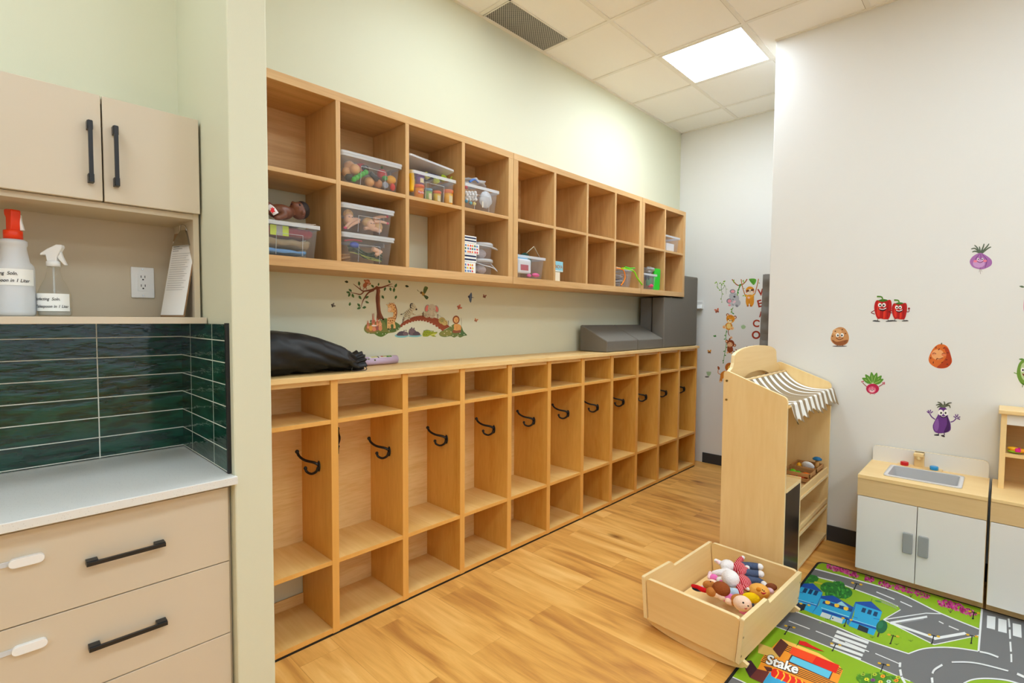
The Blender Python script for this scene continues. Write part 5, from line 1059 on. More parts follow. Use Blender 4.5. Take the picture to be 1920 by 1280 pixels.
A.curve([(700, 960), (695, 910), (730, 868), (800, 858), (860, 880), (930, 885), (958, 880), (950, 910), (900, 940), (940, 965), (880, 968), (830, 945), (790, 965), (740, 968)], cg); A.curve([(830, 945), (880, 915), (945, 912), (900, 942)], (206, 206, 96)); A.ell(880, 872, 12, 12, cg); A.ell(882, 870, 5, 6, (30, 30, 20)); A.ell(940, 888, 5, 4, (60, 70, 20))
for x, y in ((740, 900), (775, 890), (760, 930), (810, 900), (720, 930)): A.ell(x, y, 9, 7, cg2, n=8)
A.done('crocodile_sticker', 'wall sticker of a yellow-green crocodile under the bridge', 'wall sticker')
A = BRD(); A.curve([(990, 915), (1040, 865), (1120, 830), (1200, 780), (1260, 740), (1330, 745), (1390, 780), (1430, 870), (1495, 940), (1440, 955), (1370, 985), (1320, 960), (1260, 985), (1200, 960), (1100, 975), (1020, 960)], (112, 128, 70)); A.curve([(1000, 915), (1080, 860), (1180, 850), (1220, 910), (1160, 955), (1040, 955)], (140, 138, 70)); A.curve([(1330, 760), (1390, 790), (1430, 880), (1480, 940), (1400, 950), (1340, 900)], (84, 116, 70))
for x, y in ((1130, 870), (1085, 912), (1135, 955), (1205, 885), (1240, 945), (1330, 945), (1440, 930), (1210, 785), (1365, 910)): A.ell(x, y, 9, 8, (234, 224, 190), n=8)
A.done('meadow_sticker', 'wall sticker of a green mound at the right end of the bridge', 'wall sticker')
A = BRD(); A.base += .0012; A.ell(1295, 665, 62, 76, (146, 78, 42)); A.curve([(1265, 745), (1330, 740), (1385, 780), (1380, 850), (1330, 880), (1280, 860), (1255, 800)], (224, 162, 92)); A.ell(1296, 668, 42, 52, (236, 180, 112)); A.ell(1280, 655, 5, 6, (50, 26, 16)); A.ell(1312, 655, 5, 6, (50, 26, 16)); A.ell(1296, 676, 8, 6, (120, 60, 34)); A.line([(1280, 694), (1296, 702), (1312, 694)], 4, (130, 66, 40)); A.curve([(1240, 850), (1300, 860), (1375, 850), (1365, 895), (1240, 900)], (150, 88, 60)); A.ell(1265, 838, 18, 12, (236, 180, 112)); A.line([(1375, 830), (1392, 740), (1380, 630)], 4, (110, 84, 50)); A.line([(1310, 780), (1306, 835)], 6, (190, 126, 66), 1)
A.done('lion_sticker', 'wall sticker of an orange lion sitting on the right green mound', 'wall sticker')
A = BRD(); A.curve([(690, 195), (655, 165), (610, 150), (598, 120), (640, 165), (675, 155), (705, 175)], (80, 88, 44)); A.curve([(712, 190), (706, 130), (735, 65), (790, 85), (770, 140), (735, 200)], (96, 116, 62)); A.curve([(670, 190), (690, 158), (725, 190), (735, 230), (700, 235)], (176, 138, 62)); A.curve([(715, 225), (760, 230), (800, 260), (770, 300), (735, 270)], (74, 92, 50)); A.ell(668, 182, 20, 18, (92, 72, 44)); A.line([(735, 110), (722, 180)], 8, (60, 76, 40), 1); A.line([(765, 100), (738, 180)], 8, (60, 76, 40), 1)
A.done('bird_sticker', 'wall sticker of a green bird spreading its wings above the zebra', 'wall sticker')
A = BRD(); A.curve([(1515, 255), (1540, 215), (1570, 175), (1582, 215), (1580, 260), (1575, 310), (1560, 360), (1535, 320), (1528, 280)], (84, 104, 132)); A.ell(1528, 250, 18, 20, (60, 62, 84)); A.line([(1570, 262), (1620, 268)], [16, 4], (70, 76, 96), 1); A.line([(1548, 225), (1560, 300)], 8, (120, 140, 160), 1)
A.done('bird_sticker', 'wall sticker of a blue swallow at the right below the cubbies', 'wall sticker')
for x, y, s, c, r, lab in ((1808, 245, 34, (150, 96, 80), 20, 'small mauve butterfly sticker farthest right on the green wall'), (1352, 440, 44, (206, 116, 84), 70, 'orange butterfly sticker above the lion'), (1655, 675, 34, (202, 130, 90), 30, 'orange butterfly sticker to the right of the lion')):
    A = BRD(); bfly(A, x, y, s, c, tuple(int(k * .85) for k in c), r); A.done('butterfly_sticker', lab, 'wall sticker')

# ------------------------------------------------------------------ end wall: jungle animals and letters
vg, vd = (132, 178, 48), (84, 130, 36)
A = EW()
A.line([(180, 240), (180, 330), (250, 390), (320, 330), (340, 290), (360, 350), (370, 480)], [10, 9, 8, 8, 7, 6, 3], vd); A.line([(262, 240), (262, 380), (280, 470), (262, 570), (275, 640)], [9, 9, 8, 7, 3], vd)
for x, y, s, a in ((165, 240, 44, -120), (150, 230, 40, 160), (190, 330, 34, 200), (200, 340, 30, 150), (280, 240, 50, 20), (255, 230, 46, 150), (270, 260, 40, 60), (245, 395, 36, 170), (280, 470, 36, 20), (262, 570, 34, 120), (275, 640, 30, 100), (370, 370, 26, 0), (300, 215, 60, -25), (320, 300, 30, -60)): A.leaf(x, y, s, s * .6, a, vg)
A.done('vine_sticker', 'wall sticker of a hanging green leafy vine left of the koala', 'wall sticker')
A = EW(); vb, vb2 = (164, 92, 40), (190, 118, 56)
A.line([(495, 155), (540, 215), (600, 275), (660, 290), (720, 270), (780, 220), (825, 150)], 22, vb); A.line([(695, 155), (710, 260), (740, 380), (780, 500), (800, 520)], 20, vb2); A.line([(1075, 145), (1050, 260), (1015, 400), (990, 480)], 20, vb2); A.line([(690, 260), (640, 370), (610, 470)], [34, 20, 16], vd)
for x, y, s, a in ((520, 205, 50, -60), (525, 215, 40, 40), (720, 200, 50, -30), (740, 205, 44, 40), (690, 270, 60, 150), (610, 400, 56, -30), (612, 420, 60, 60), (620, 470, 44, 100), (1070, 230, 36, 20), (760, 500, 44, 140), (775, 510, 36, 60), (745, 355, 30, 0)): A.leaf(x, y, s, s * .6, a, vg if s < 55 else (66, 150, 66))
A.done('vine_sticker', 'wall sticker of brown swing vines above the sloth', 'wall sticker')
A = EW(); A.curve([(875, 145), (1000, 145), (1022, 200), (970, 280), (910, 230), (872, 175)], (96, 168, 50))
for a, b_ in (((880, 150), (965, 265)), ((920, 150), (950, 240)), ((960, 150), (960, 230)), ((990, 160), (970, 250)), ((890, 180), (940, 220))): A.line([a, b_], 6, (56, 110, 30), 1)
A.done('leaf_sticker', 'wall sticker of a big split green leaf above the sloth', 'wall sticker')
A = EW(); kg, kd, kp = (188, 188, 190), (140, 140, 146), (240, 160, 168)
A.ell(618, 680, 62, 76, kg, 25); A.curve([(440, 640), (470, 480), (560, 450), (640, 520), (640, 620), (560, 650)], kg); A.ell(530, 530, 100, 90, kg, 20); A.ell(508, 420, 62, 46, kd); A.ell(512, 422, 42, 30, kp); A.ell(432, 630, 58, 56, kd); A.ell(440, 632, 42, 40, kp); A.ell(548, 536, 24, 20, (70, 66, 72), 20); A.ell(558, 494, 8, 9, (40, 38, 44)); A.ell(518, 595, 9, 9, (40, 38, 44)); A.ell(505, 700, 60, 50, (200, 200, 202)); A.ell(440, 720, 28, 24, kp); A.ell(500, 700, 7, 7, (40, 38, 44)); A.ell(520, 715, 10, 8, (80, 76, 80)); A.ell(545, 650, 40, 24, (236, 200, 206), -40); A.ell(600, 735, 34, 26, kd, 30)
A.done('koala_sticker', 'wall sticker of a grey koala with pink ears hanging from a vine', 'wall sticker')
A = EW(); so, so2 = (226, 150, 40), (188, 104, 30)
A.curve([(800, 560), (820, 500), (960, 500), (975, 570), (970, 680), (930, 750), (890, 745), (880, 690), (862, 690), (858, 745), (820, 730), (795, 660)], so); A.ell(888, 400, 94, 88, so); A.ell(888, 430, 74, 56, (242, 224, 196)); A.ell(836, 408, 36, 24, (110, 60, 34), -15); A.ell(940, 390, 36, 24, (110, 60, 34), -15); A.ell(890, 412, 11, 9, (60, 40, 36)); A.ell(810, 440, 18, 12, (236, 140, 110)); A.ell(965, 430, 18, 12, (236, 140, 110)); A.line([(790, 490), (830, 530), (870, 555)], 38, (238, 168, 52)); A.line([(985, 475), (940, 520), (890, 555)], 38, (238, 168, 52)); A.ell(860, 556, 30, 24, (246, 196, 170)); A.ell(838, 735, 22, 18, so2); A.ell(905, 735, 22, 18, so2); A.line([(870, 620), (866, 690)], 8, so2, 1); A.line([(870, 440), (888, 450), (906, 440)], 4, (90, 50, 40))
A.done('sloth_sticker', 'wall sticker of an orange sloth hanging between two vines', 'wall sticker')
A = EW(); to, ts = (232, 150, 40), (150, 84, 30)
A.line([(520, 770), (490, 830), (500, 900)], 14, vd); A.leaf(500, 800, 44, 26, 150, vg); A.leaf(500, 890, 50, 30, 30, (66, 150, 66)); A.leaf(485, 850, 40, 24, 110, vg)
A.ell(400, 935, 34, 36, ts); A.ell(402, 938, 20, 22, (246, 210, 180)); A.ell(562, 985, 34, 36, ts); A.ell(560, 988, 20, 22, (246, 210, 180)); A.ell(425, 1180, 80, 84, to); A.ell(425, 1175, 48, 58, (246, 214, 130)); A.curve([(385, 960), (470, 930), (545, 980), (550, 1050), (490, 1110), (420, 1110), (375, 1040)], to); A.ell(450, 1070, 52, 40, (250, 226, 170)); A.ell(412, 1030, 10, 14, (40, 28, 20)); A.ell(492, 1060, 10, 14, (40, 28, 20)); A.ell(450, 1055, 16, 11, (120, 60, 30)); A.ell(330, 1195, 42, 38, (246, 206, 140)); A.ell(495, 1225, 42, 36, (246, 206, 140)); A.ell(322, 1200, 18, 18, (240, 150, 100)); A.ell(490, 1230, 18, 16, (240, 150, 100))
for a, b_ in (((440, 945), (452, 985)), ((475, 940), (474, 985)), ((505, 955), (494, 992)), ((378, 1000), (402, 1004)), ((548, 1030), (526, 1030)), ((350, 1150), (380, 1160)), ((352, 1180), (380, 1184)), ((500, 1150), (470, 1160))): A.line([a, b_], [11, 4], ts, 1)
A.done('tiger_sticker', 'wall sticker of a small orange tiger cub below the koala', 'wall sticker')
A = EL(); A.line([(455, 620), (458, 670), (470, 690)], [8, 8, 5], ts); A.line([(440, 630), (432, 690), (436, 750), (432, 820), (418, 880), (408, 950)], [6, 7, 6, 7, 6, 4], (110, 160, 80))
for x, y, a in ((436, 640, 60), (434, 690, 200), (430, 720, 160), (434, 740, 20), (430, 800, 30), (424, 840, 150), (418, 880, 30), (410, 930, 120), (408, 950, 100)): A.leaf(x, y, 20, 12, a, (84, 142, 66))
A.done('vine_sticker', 'wall sticker of a thin green vine running down past the monkey', 'wall sticker')
A = EL(); A.base += .001; mk, mf = (150, 70, 34), (242, 190, 140)
A.ell(520, 785, 16, 15, mk); A.ell(521, 786, 9, 9, mf); A.ell(442, 745, 15, 16, mk); A.ell(440, 745, 9, 9, mf); A.line([(460, 760), (470, 725), (485, 712)], 14, mk); A.ell(486, 708, 12, 12, mf); A.curve([(452, 790), (490, 790), (505, 830), (480, 862), (450, 850), (446, 815)], mk); A.ell(480, 768, 38, 37, mk); A.ell(474, 778, 26, 24, mf); A.ell(464, 768, 3.5, 4.5, (40, 20, 14)); A.ell(488, 772, 3.5, 4.5, (40, 20, 14)); A.line([(462, 788), (474, 796), (488, 790)], 3, (150, 50, 40)); A.line([(500, 840), (530, 850), (540, 832), (528, 826)], 7, mk); A.ell(450, 856, 11, 10, mf); A.ell(488, 862, 11, 9, mf)
A.done('monkey_sticker', 'wall sticker of a brown monkey climbing the thin vine', 'wall sticker')
A = EL(); A.base += .0004; A.ell(470, 1005, 46, 46, (196, 108, 36), 0); A.ell(482, 1015, 32, 32, (240, 186, 70)); A.ell(470, 1005, 4, 5, (40, 26, 16)); A.ell(495, 1012, 4, 5, (40, 26, 16)); A.curve([(385, 1060), (430, 1040), (440, 1100), (400, 1120), (395, 1145), (368, 1150), (375, 1110)], (226, 140, 50)); A.line([(390, 1080), (355, 1060), (362, 1010)], 6, (206, 120, 44)); A.leaf(366, 1030, 40, 24, -110, (170, 84, 34)); A.ell(378, 1148, 14, 9, (246, 210, 160))
A.done('lion_sticker', 'wall sticker of a yellow lion cub half hidden by the market stall', 'wall sticker')
for x, y, s, c1, c2, r, lab in ((344, 440, 24, (214, 120, 90), (160, 84, 60), -10, 'pinkish butterfly sticker left of the tiger cub'), (268, 850, 20, (226, 150, 50), (120, 76, 40), 5, 'orange butterfly sticker near the locker top end')):
    A = EL(); bfly(A, x, y, s, c1, c2, r); A.done('butterfly_sticker', lab, 'wall sticker')
A = EL(); A.leaf(305, 690, 34, 18, 10, (90, 150, 70)); A.leaf(318, 700, 24, 14, -50, (70, 130, 60)); A.done('leaf_sticker', 'small green leaf pair sticker between the two butterflies', 'wall sticker')
A = EL()
for i in range(7): A.leaf(606 + (i - 3) * 2, 622, 48 - abs(i - 3) * 4, 13, -118 + i * 10, (168, 196, 150))
A.done('leaf_sticker', 'pale faded fern leaf sticker right of the tiger cub', 'wall sticker')
A = EL(); 
for i in range(6): A.leaf(256 + i * 2, 1092, 50, 14, -112 + i * 9, (168, 192, 150))
A.ell(244, 1100, 22, 8, (120, 116, 110)); A.done('leaf_sticker', 'pale fern leaf sticker low beside the lockers', 'wall sticker')
lr = (164, 52, 28)
def letter(ch, x, y, h, rot, label):
    A = EW(); c, d = cos(radians(rot)), sin(radians(rot)); A.text(ch, x, y, h * c, h * d, h * d, -h * c, lr, .028); A.done('letter_sticker', label, 'wall sticker')
letter('W', 1070, 516, 205, -7, 'rust red letter W sticker at the top beside the grey mat')
letter('E', 1062, 768, 215, -13, 'rust red letter E sticker under the W')
letter('L', 1128, 1010, 200, -10, 'rust red letter mostly hidden by the grey mat, above the C') if 0 else None
A = EW(); A.line([(1098, 985), (1130, 860)], 26, lr, 1); A.line([(1130, 860), (1162, 985)], 26, lr, 1); A.line([(1108, 940), (1150, 940)], 20, lr, 1); A.done('letter_sticker', 'rust red letter sticker half hidden by the grey mat, above the C', 'wall sticker')
letter('C', 938, 1182, 215, 6, 'rust red letter C sticker above the O')
A = EL(); A.text('O', 690, 718, 108, 0, 0, -108, lr, .03); A.done('letter_sticker', 'rust red letter O sticker under the C', 'wall sticker')
A = EL(); A.text('M', 640, 884, 122, -18, -18, -122, lr, .03); A.done('letter_sticker', 'rust red letter tip showing above the market stall header', 'wall sticker')

# ------------------------------------------------------------------ right wall: vegetable faces
def eyes(A, x, y, r, gap, pupil=.5):
    for k in (-1, 1): A.ell(x + k * gap, y, r, r * 1.15, (246, 244, 240), n=14); A.ell(x + k * gap - k * r * .15, y + r * .15, r * pupil, r * pupil * 1.1, (24, 20, 20), n=10)
A = RW(); gl = (92, 104, 84)
for q in (((905, 165), (880, 140), (856, 142)), ((905, 165), (890, 135), (875, 120)), ((908, 165), (905, 140), (903, 128)), ((910, 165), (925, 130), (930, 112)), ((912, 165), (945, 130), (958, 112)), ((915, 168), (950, 140), (970, 130)), ((905, 165), (880, 155), (862, 160))): A.line(q, [9, 8, 5], gl)
pu, pl, pd = (172, 112, 176), (206, 156, 206), (132, 76, 140)
A.curve([(905, 165), (940, 178), (972, 205), (970, 235), (930, 256), (900, 257), (865, 245), (848, 215), (865, 185)], pu)
for q in (((905, 170), (880, 205), (890, 250)), ((910, 170), (912, 210), (908, 256)), ((918, 172), (945, 205), (935, 250))): A.line(q, [3, 6, 3], pd)
A.ell(900, 225, 34, 24, pl); A.ell(880, 212, 11, 7, (236, 130, 150)); A.ell(935, 210, 11, 7, (236, 130, 150)); eyes(A, 908, 200, 6, 12, .6); A.line([(890, 213), (908, 220), (926, 212)], 3.5, (110, 40, 80)); A.line([(905, 256), (902, 275)], 2, (150, 130, 120), 1); A.line([(912, 256), (918, 272)], 2, (150, 130, 120), 1); A.line([(908, 256), (910, 285)], 2, (150, 130, 120), 1)
A.done('onion_sticker', 'wall sticker of a smiling purple onion, highest on the white wall', 'wall sticker')
def pepper(A, cx, cy, w, h, arms):
    r1, r2, r3 = (186, 22, 20), (222, 52, 34), (126, 10, 12)
    for q in arms: A.line(q, 4.5, r3)
    for k in (-1, 1): A.line([(cx + k * w * .3, cy + h * .42), (cx + k * w * .32, cy + h * .56)], 3, (60, 30, 26), 1); A.curve([(cx + k * w * .2, cy + h * .56), (cx + k * w * .5, cy + h * .52), (cx + k * w * .62, cy + h * .58), (cx + k * w * .2, cy + h * .6)], (60, 60, 62), 3)
    A.curve([(cx - w * .42, cy - h * .42), (cx - w * .15, cy - h * .46), (cx + w * .15, cy - h * .44), (cx + w * .46, cy - h * .46), (cx + w * .52, cy - h * .1), (cx + w * .38, cy + h * .42), (cx + w * .12, cy + h * .48), (cx - w * .12, cy + h * .45), (cx - w * .35, cy + h * .42), (cx - w * .52, cy - h * .05)], r1)
    A.curve([(cx - w * .3, cy - h * .35), (cx - w * .18, cy - h * .3), (cx - w * .2, cy + h * .35), (cx - w * .36, cy + h * .2)], r2, 4); A.curve([(cx + w * .05, cy + h * .05), (cx + w * .16, cy + h * .1), (cx + w * .12, cy + h * .42), (cx - w * .02, cy + h * .4)], r2, 4); A.line([(cx, cy - h * .4), (cx - w * .02, cy + h * .44)], 3, r3, 1); A.line([(cx + w * .3, cy - h * .38), (cx + w * .28, cy + h * .4)], 3, r3, 1)
    A.curve([(cx - w * .28, cy - h * .44), (cx, cy - h * .52), (cx + w * .3, cy - h * .46), (cx, cy - h * .38)], (60, 110, 30), 3); A.line([(cx, cy - h * .45), (cx - w * .08, cy - h * .62), (cx - w * .36, cy - h * .64)], [7, 8, 9], (84, 136, 40))
    eyes(A, cx - w * .06, cy - h * .22, w * .11, w * .12); A.curve([(cx - w * .28, cy - h * .06), (cx, cy - h * .02), (cx + w * .26, cy - h * .1), (cx + w * .1, cy + h * .07), (cx - w * .14, cy + h * .06)], (70, 6, 10), 4); A.line([(cx - w * .22, cy - h * .045), (cx, cy - h * .01), (cx + w * .2, cy - h * .075)], 4, (246, 240, 236))
A = RW(); pepper(A, 352, 488, 96, 116, [((310, 490), (285, 505), (306, 514))]); A.done('pepper_sticker', 'wall sticker of the larger grinning red pepper, left of the pair', 'wall sticker')
A = RW(); A.base += .0012; pepper(A, 446, 497, 84, 98, [((404, 495), (384, 500), (404, 508)), ((485, 500), (500, 500), (501, 486))]); A.ell(501, 482, 6, 6, (150, 20, 20)); A.done('pepper_sticker', 'wall sticker of the smaller grinning red pepper, right of the pair', 'wall sticker')
A = RW(); A.ell(105, 697, 42, 4, (120, 112, 108)); A.curve([(108, 588), (138, 600), (157, 640), (152, 675), (125, 692), (85, 690), (57, 668), (56, 640), (75, 602)], (206, 146, 92)); A.curve([(60, 660), (90, 672), (150, 660), (140, 684), (110, 692), (80, 688)], (150, 88, 46), 4); A.ell(90, 615, 26, 18, (226, 172, 118))
for x, y in ((80, 612), (138, 625), (70, 668), (135, 672), (120, 602), (64, 640)): A.ell(x, y, 5, 4, (130, 76, 40), n=8)
eyes(A, 106, 634, 10, 13); A.line([(84, 650), (104, 660), (126, 650)], 4, (110, 50, 24)); A.ell(104, 648, 5, 4, (180, 110, 64)); A.line([(92, 690), (90, 698)], 4, (110, 60, 30), 1); A.line([(122, 690), (124, 698)], 4, (110, 60, 30), 1)
A.done('potato_sticker', 'wall sticker of a small round potato with big eyes above the market stall', 'wall sticker')
A = RW(); A.curve([(685, 685), (720, 700), (740, 750), (745, 790), (715, 820), (665, 822), (625, 800), (613, 770), (630, 725), (655, 695)], (222, 112, 44)); A.curve([(700, 700), (730, 720), (744, 790), (712, 819), (660, 820), (690, 790), (715, 750)], (184, 66, 26), 4); A.ell(665, 745, 36, 30, (244, 172, 112)); A.ell(640, 740, 14, 10, (240, 150, 100)); A.ell(700, 745, 14, 10, (232, 130, 80))
for x, y in ((655, 705), (700, 708), (722, 735), (640, 790), (690, 790), (715, 775), (660, 770), (720, 800), (625, 765), (672, 715)): A.ell(x, y, 7, 3, (120, 44, 20), x, 8)
A.line([(635, 742), (645, 736), (656, 742)], 3, (110, 50, 30)); A.line([(690, 742), (700, 736), (710, 742)], 3, (110, 50, 30)); A.line([(660, 766), (676, 770), (694, 762)], 3.5, (120, 50, 30)); A.line([(685, 688), (688, 678)], 7, (110, 96, 60), 1)
A.done('potato_sticker', 'wall sticker of a large orange potato without legs, above the eggplant', 'wall sticker')
A = RW()
for x, y, a in ((288, 910, -150), (288, 910, -125), (292, 908, -95), (296, 908, -70), (300, 910, -45), (298, 912, -25)): A.leaf(x, y, 64, 30, a, (96, 150, 52)); A.line([(x, y), (x + 44 * cos(radians(a)), y + 44 * sin(radians(a)))], 3, (176, 204, 120), 1)
A.line([(262, 930), (245, 915), (236, 905)], 4, (160, 40, 66)); A.line([(328, 928), (345, 918), (356, 910)], 4, (160, 40, 66))
for q in ((232, 900), (240, 898), (352, 906), (360, 912), (360, 905)): A.ell(*q, 4, 4, (206, 80, 100), n=8)
A.ell(293, 940, 37, 29, (196, 34, 78)); A.ell(290, 945, 22, 18, (236, 120, 150)); A.ell(290, 952, 14, 9, (246, 200, 206)); A.line([(280, 935), (285, 932)], 3, (90, 20, 40), 1); A.line([(298, 932), (303, 935)], 3, (90, 20, 40), 1); A.line([(282, 944), (291, 949), (300, 943)], 3, (120, 20, 50)); A.line([(280, 966), (280, 974)], 4, (230, 160, 160), 1); A.line([(303, 966), (303, 974)], 4, (230, 160, 160), 1)
A.done('radish_sticker', 'wall sticker of a pink radish with leafy top beside the market stall awning', 'wall sticker')
A = RW(); ep, ed, el = (108, 58, 138), (70, 34, 96), (140, 92, 170)
A.line([(650, 1115), (630, 1100), (618, 1080)], 6, ep); A.line([(738, 1130), (755, 1125), (772, 1108)], 6, ep)
for x, y, a in ((616, 1080, -140), (616, 1078, -110), (620, 1076, -75), (624, 1080, -40), (770, 1106, -150), (772, 1102, -110), (775, 1102, -70), (778, 1106, -20), (776, 1110, 15)): A.line([(x, y), (x + 17 * cos(radians(a)), y + 17 * sin(radians(a)))], 5.5, ep, 1)
for k in (-1, 1): A.line([(686 + k * 15, 1185), (686 + k * 17, 1205)], 5, ed, 1)
A.curve([(645, 1202), (668, 1200), (672, 1208), (648, 1207)], (40, 30, 44), 3); A.curve([(684, 1206), (700, 1204), (706, 1216), (690, 1213)], (40, 30, 44), 3)
A.curve([(695, 1040), (718, 1060), (724, 1100), (738, 1140), (735, 1180), (690, 1194), (650, 1188), (637, 1155), (650, 1120), (668, 1085), (672, 1055)], ep); A.curve([(645, 1140), (665, 1110), (672, 1150), (662, 1182), (646, 1172)], el, 4); A.curve([(715, 1090), (734, 1140), (730, 1178), (700, 1190), (718, 1140)], ed, 4)
eyes(A, 697, 1076, 15, 15, .36); A.line([(678, 1092), (696, 1104), (718, 1096)], 6, (40, 16, 48)); A.line([(684, 1094), (697, 1100), (712, 1095)], 3, (230, 220, 226))
for q in (((697, 1042), (675, 1030), (655, 1034)), ((697, 1042), (680, 1022), (664, 1016)), ((698, 1042), (705, 1025), (700, 1012)), ((700, 1042), (725, 1024), (745, 1020)), ((700, 1044), (728, 1034), (737, 1050)), ((697, 1044), (676, 1040), (662, 1048))): A.line(q, [10, 8, 4], (86, 92, 74))
A.ell(698, 1040, 16, 8, (110, 116, 92))
A.done('eggplant_sticker', 'wall sticker of a purple eggplant waving both arms above the play sink', 'wall sticker')
A = RW(); cg = (112, 150, 56)
A.line([(1118, 855), (1100, 848)], 5, cg, 1); A.curve([(1150, 775), (1190, 775), (1225, 830), (1215, 890), (1180, 922), (1140, 910), (1117, 860), (1125, 805)], cg); A.curve([(1145, 800), (1180, 790), (1205, 840), (1190, 890), (1155, 890), (1138, 850)], (190, 206, 150), 4); A.curve([(1120, 860), (1145, 905), (1180, 920), (1150, 915)], (60, 100, 34), 3); eyes(A, 1165, 832, 11, 15); A.curve([(1146, 852), (1165, 858), (1190, 850), (1168, 876)], (120, 30, 30), 4); A.leaf(1162, 776, 34, 14, 190, (96, 140, 60)); A.leaf(1165, 776, 30, 12, -60, (96, 140, 60)); A.line([(1150, 918), (1148, 932)], 4, (80, 110, 50), 1)
A.done('cucumber_sticker', 'wall sticker of a green cucumber face at the right edge of the picture', 'wall sticker')
A = RW(); A.leaf(1160, 360, 30, 12, 190, (90, 110, 80)); A.curve([(1165, 400), (1200, 390), (1225, 450), (1210, 520), (1172, 530), (1156, 490), (1158, 430)], (226, 120, 150)); A.ell(1190, 460, 26, 36, (240, 170, 186)); A.leaf(1172, 392, 36, 14, -80, (90, 130, 70)); eyes(A, 1190, 446, 8, 12)
A.done('turnip_sticker', 'wall sticker of a pink vegetable just cut by the right edge of the picture', 'wall sticker')
# ================================================================== play rug printed with a town
RZ = .006; RX0, RX1, RY0, RY1 = -3.38, -1.608, -3.35, -1.700
A = Art(lambda px, py: onz(px, py, RZ), (0, 0, 1), 0, 0, 1, base=.00025, step=.000008); A.clip = (RX0 + .012, RX1 - .012, RY0 + .012, RY1 - .012)
def _poly(pts, rgb):
    W = [A.P(u, v) for u, v in pts]; x0, x1, y0, y1 = A.clip
    for ax, lim, sg in ((0, x0, 1), (0, x1, -1), (1, y0, 1), (1, y1, -1)):
        out = []
        for i in range(len(W)):
            p, q = W[i - 1], W[i]; dp, dq = (p[ax] - lim) * sg, (q[ax] - lim) * sg
            if (dp >= 0) != (dq >= 0): out.append(p + (q - p) * (dp / (dp - dq)))
            if dq >= 0: out.append(q)
        W = out
        if len(W) < 3: A.k += 1; return A
    n = A.b.add(W); f = list(range(n, n + len(W))); s = sum((W[i] - W[0]).cross(W[i + 1] - W[0]).z for i in range(1, len(W) - 1))
    if s < 0: f.reverse()
    A.b.face(f, printed(), False, L(rgb)); A.k += 1; return A
A.poly = _poly
def _line(pts, wd, rgb, n=5):
    Q = catmull([(*p, 0) for p in pts], n) if len(pts) > 2 and n > 1 else [Vector((*p, 0)) for p in pts]
    for i in range(len(Q) - 1):
        d = (Q[i + 1] - Q[i]); 
        if d.length < 1e-6: continue
        d.normalize(); h = Vector((-d.y, d.x, 0)) * wd / 2; _poly([(q.x, q.y) for q in (Q[i] + h, Q[i + 1] + h, Q[i + 1] - h, Q[i] - h)], rgb); A.k -= 1
    A.k += 1; return A
A.line = _line
def RG(): A.ox, A.oy, A.sc = 1380, 1060, 5.818
def R2(): A.ox, A.oy, A.sc = 1500, 1040, 4.571
corner = rnd([(RX0, RY0), (RX1, RY0), (RX1, RY1), (RX0, RY1)], .05, 6)
A.b.prism(corner, 'z', .0004, RZ, C((20, 20, 20), .8))
asph, grass, grass2, white = (112, 112, 112), (138, 176, 28), (112, 156, 24), (226, 228, 226)
inner = rnd([(RX0 + .012, RY0 + .012), (RX1 - .012, RY0 + .012), (RX1 - .012, RY1 - .012), (RX0 + .012, RY1 - .012)], .04, 6)
n = A.b.add([(x, y, RZ + .0002) for x, y in inner]); A.b.face(list(range(n, n + len(inner))), printed(), False, L(asph))
R = random.Random(3)
# ---- far verge with pink bushes
R2(); A.poly([(95, 108), (190, 70), (420, 120), (800, 230), (1200, 345), (1560, 455), (1532, 628), (1210, 502), (830, 318), (430, 200), (250, 150)], grass)
def bush(x, y, rx, ry, cols, k):
    k0 = A.k
    for i in range(k):
        A.k = k0 + i % 7; a, q = R.uniform(0, 2 * pi), R.uniform(0, 1) ** .5; A.ell(x + rx * q * cos(a), y + ry * q * sin(a) + rx * q * cos(a) * .27, R.uniform(7, 15), R.uniform(5, 9), R.choice(cols), R.uniform(0, 90), 8)
pinks = [(196, 50, 130), (170, 30, 108), (212, 92, 160), (150, 26, 96), (206, 70, 146)]
for x, y, rx, ry, k in ((300, 115, 75, 24, 46), (430, 155, 80, 26, 50), (590, 205, 60, 20, 34), (730, 255, 55, 28, 40), (880, 290, 90, 26, 50), (1040, 335, 80, 30, 46), (1240, 415, 60, 34, 46), (1330, 440, 90, 36, 60), (1440, 490, 75, 30, 46)): bush(x, y, rx, ry, pinks, k)
for x, y in ((460, 190), (740, 285), (1290, 480), (950, 345)):
    for d in (-18, 0, 18): A.line([(x, y + 18), (x + d, y - 10)], 4, (70, 30, 50), 1)
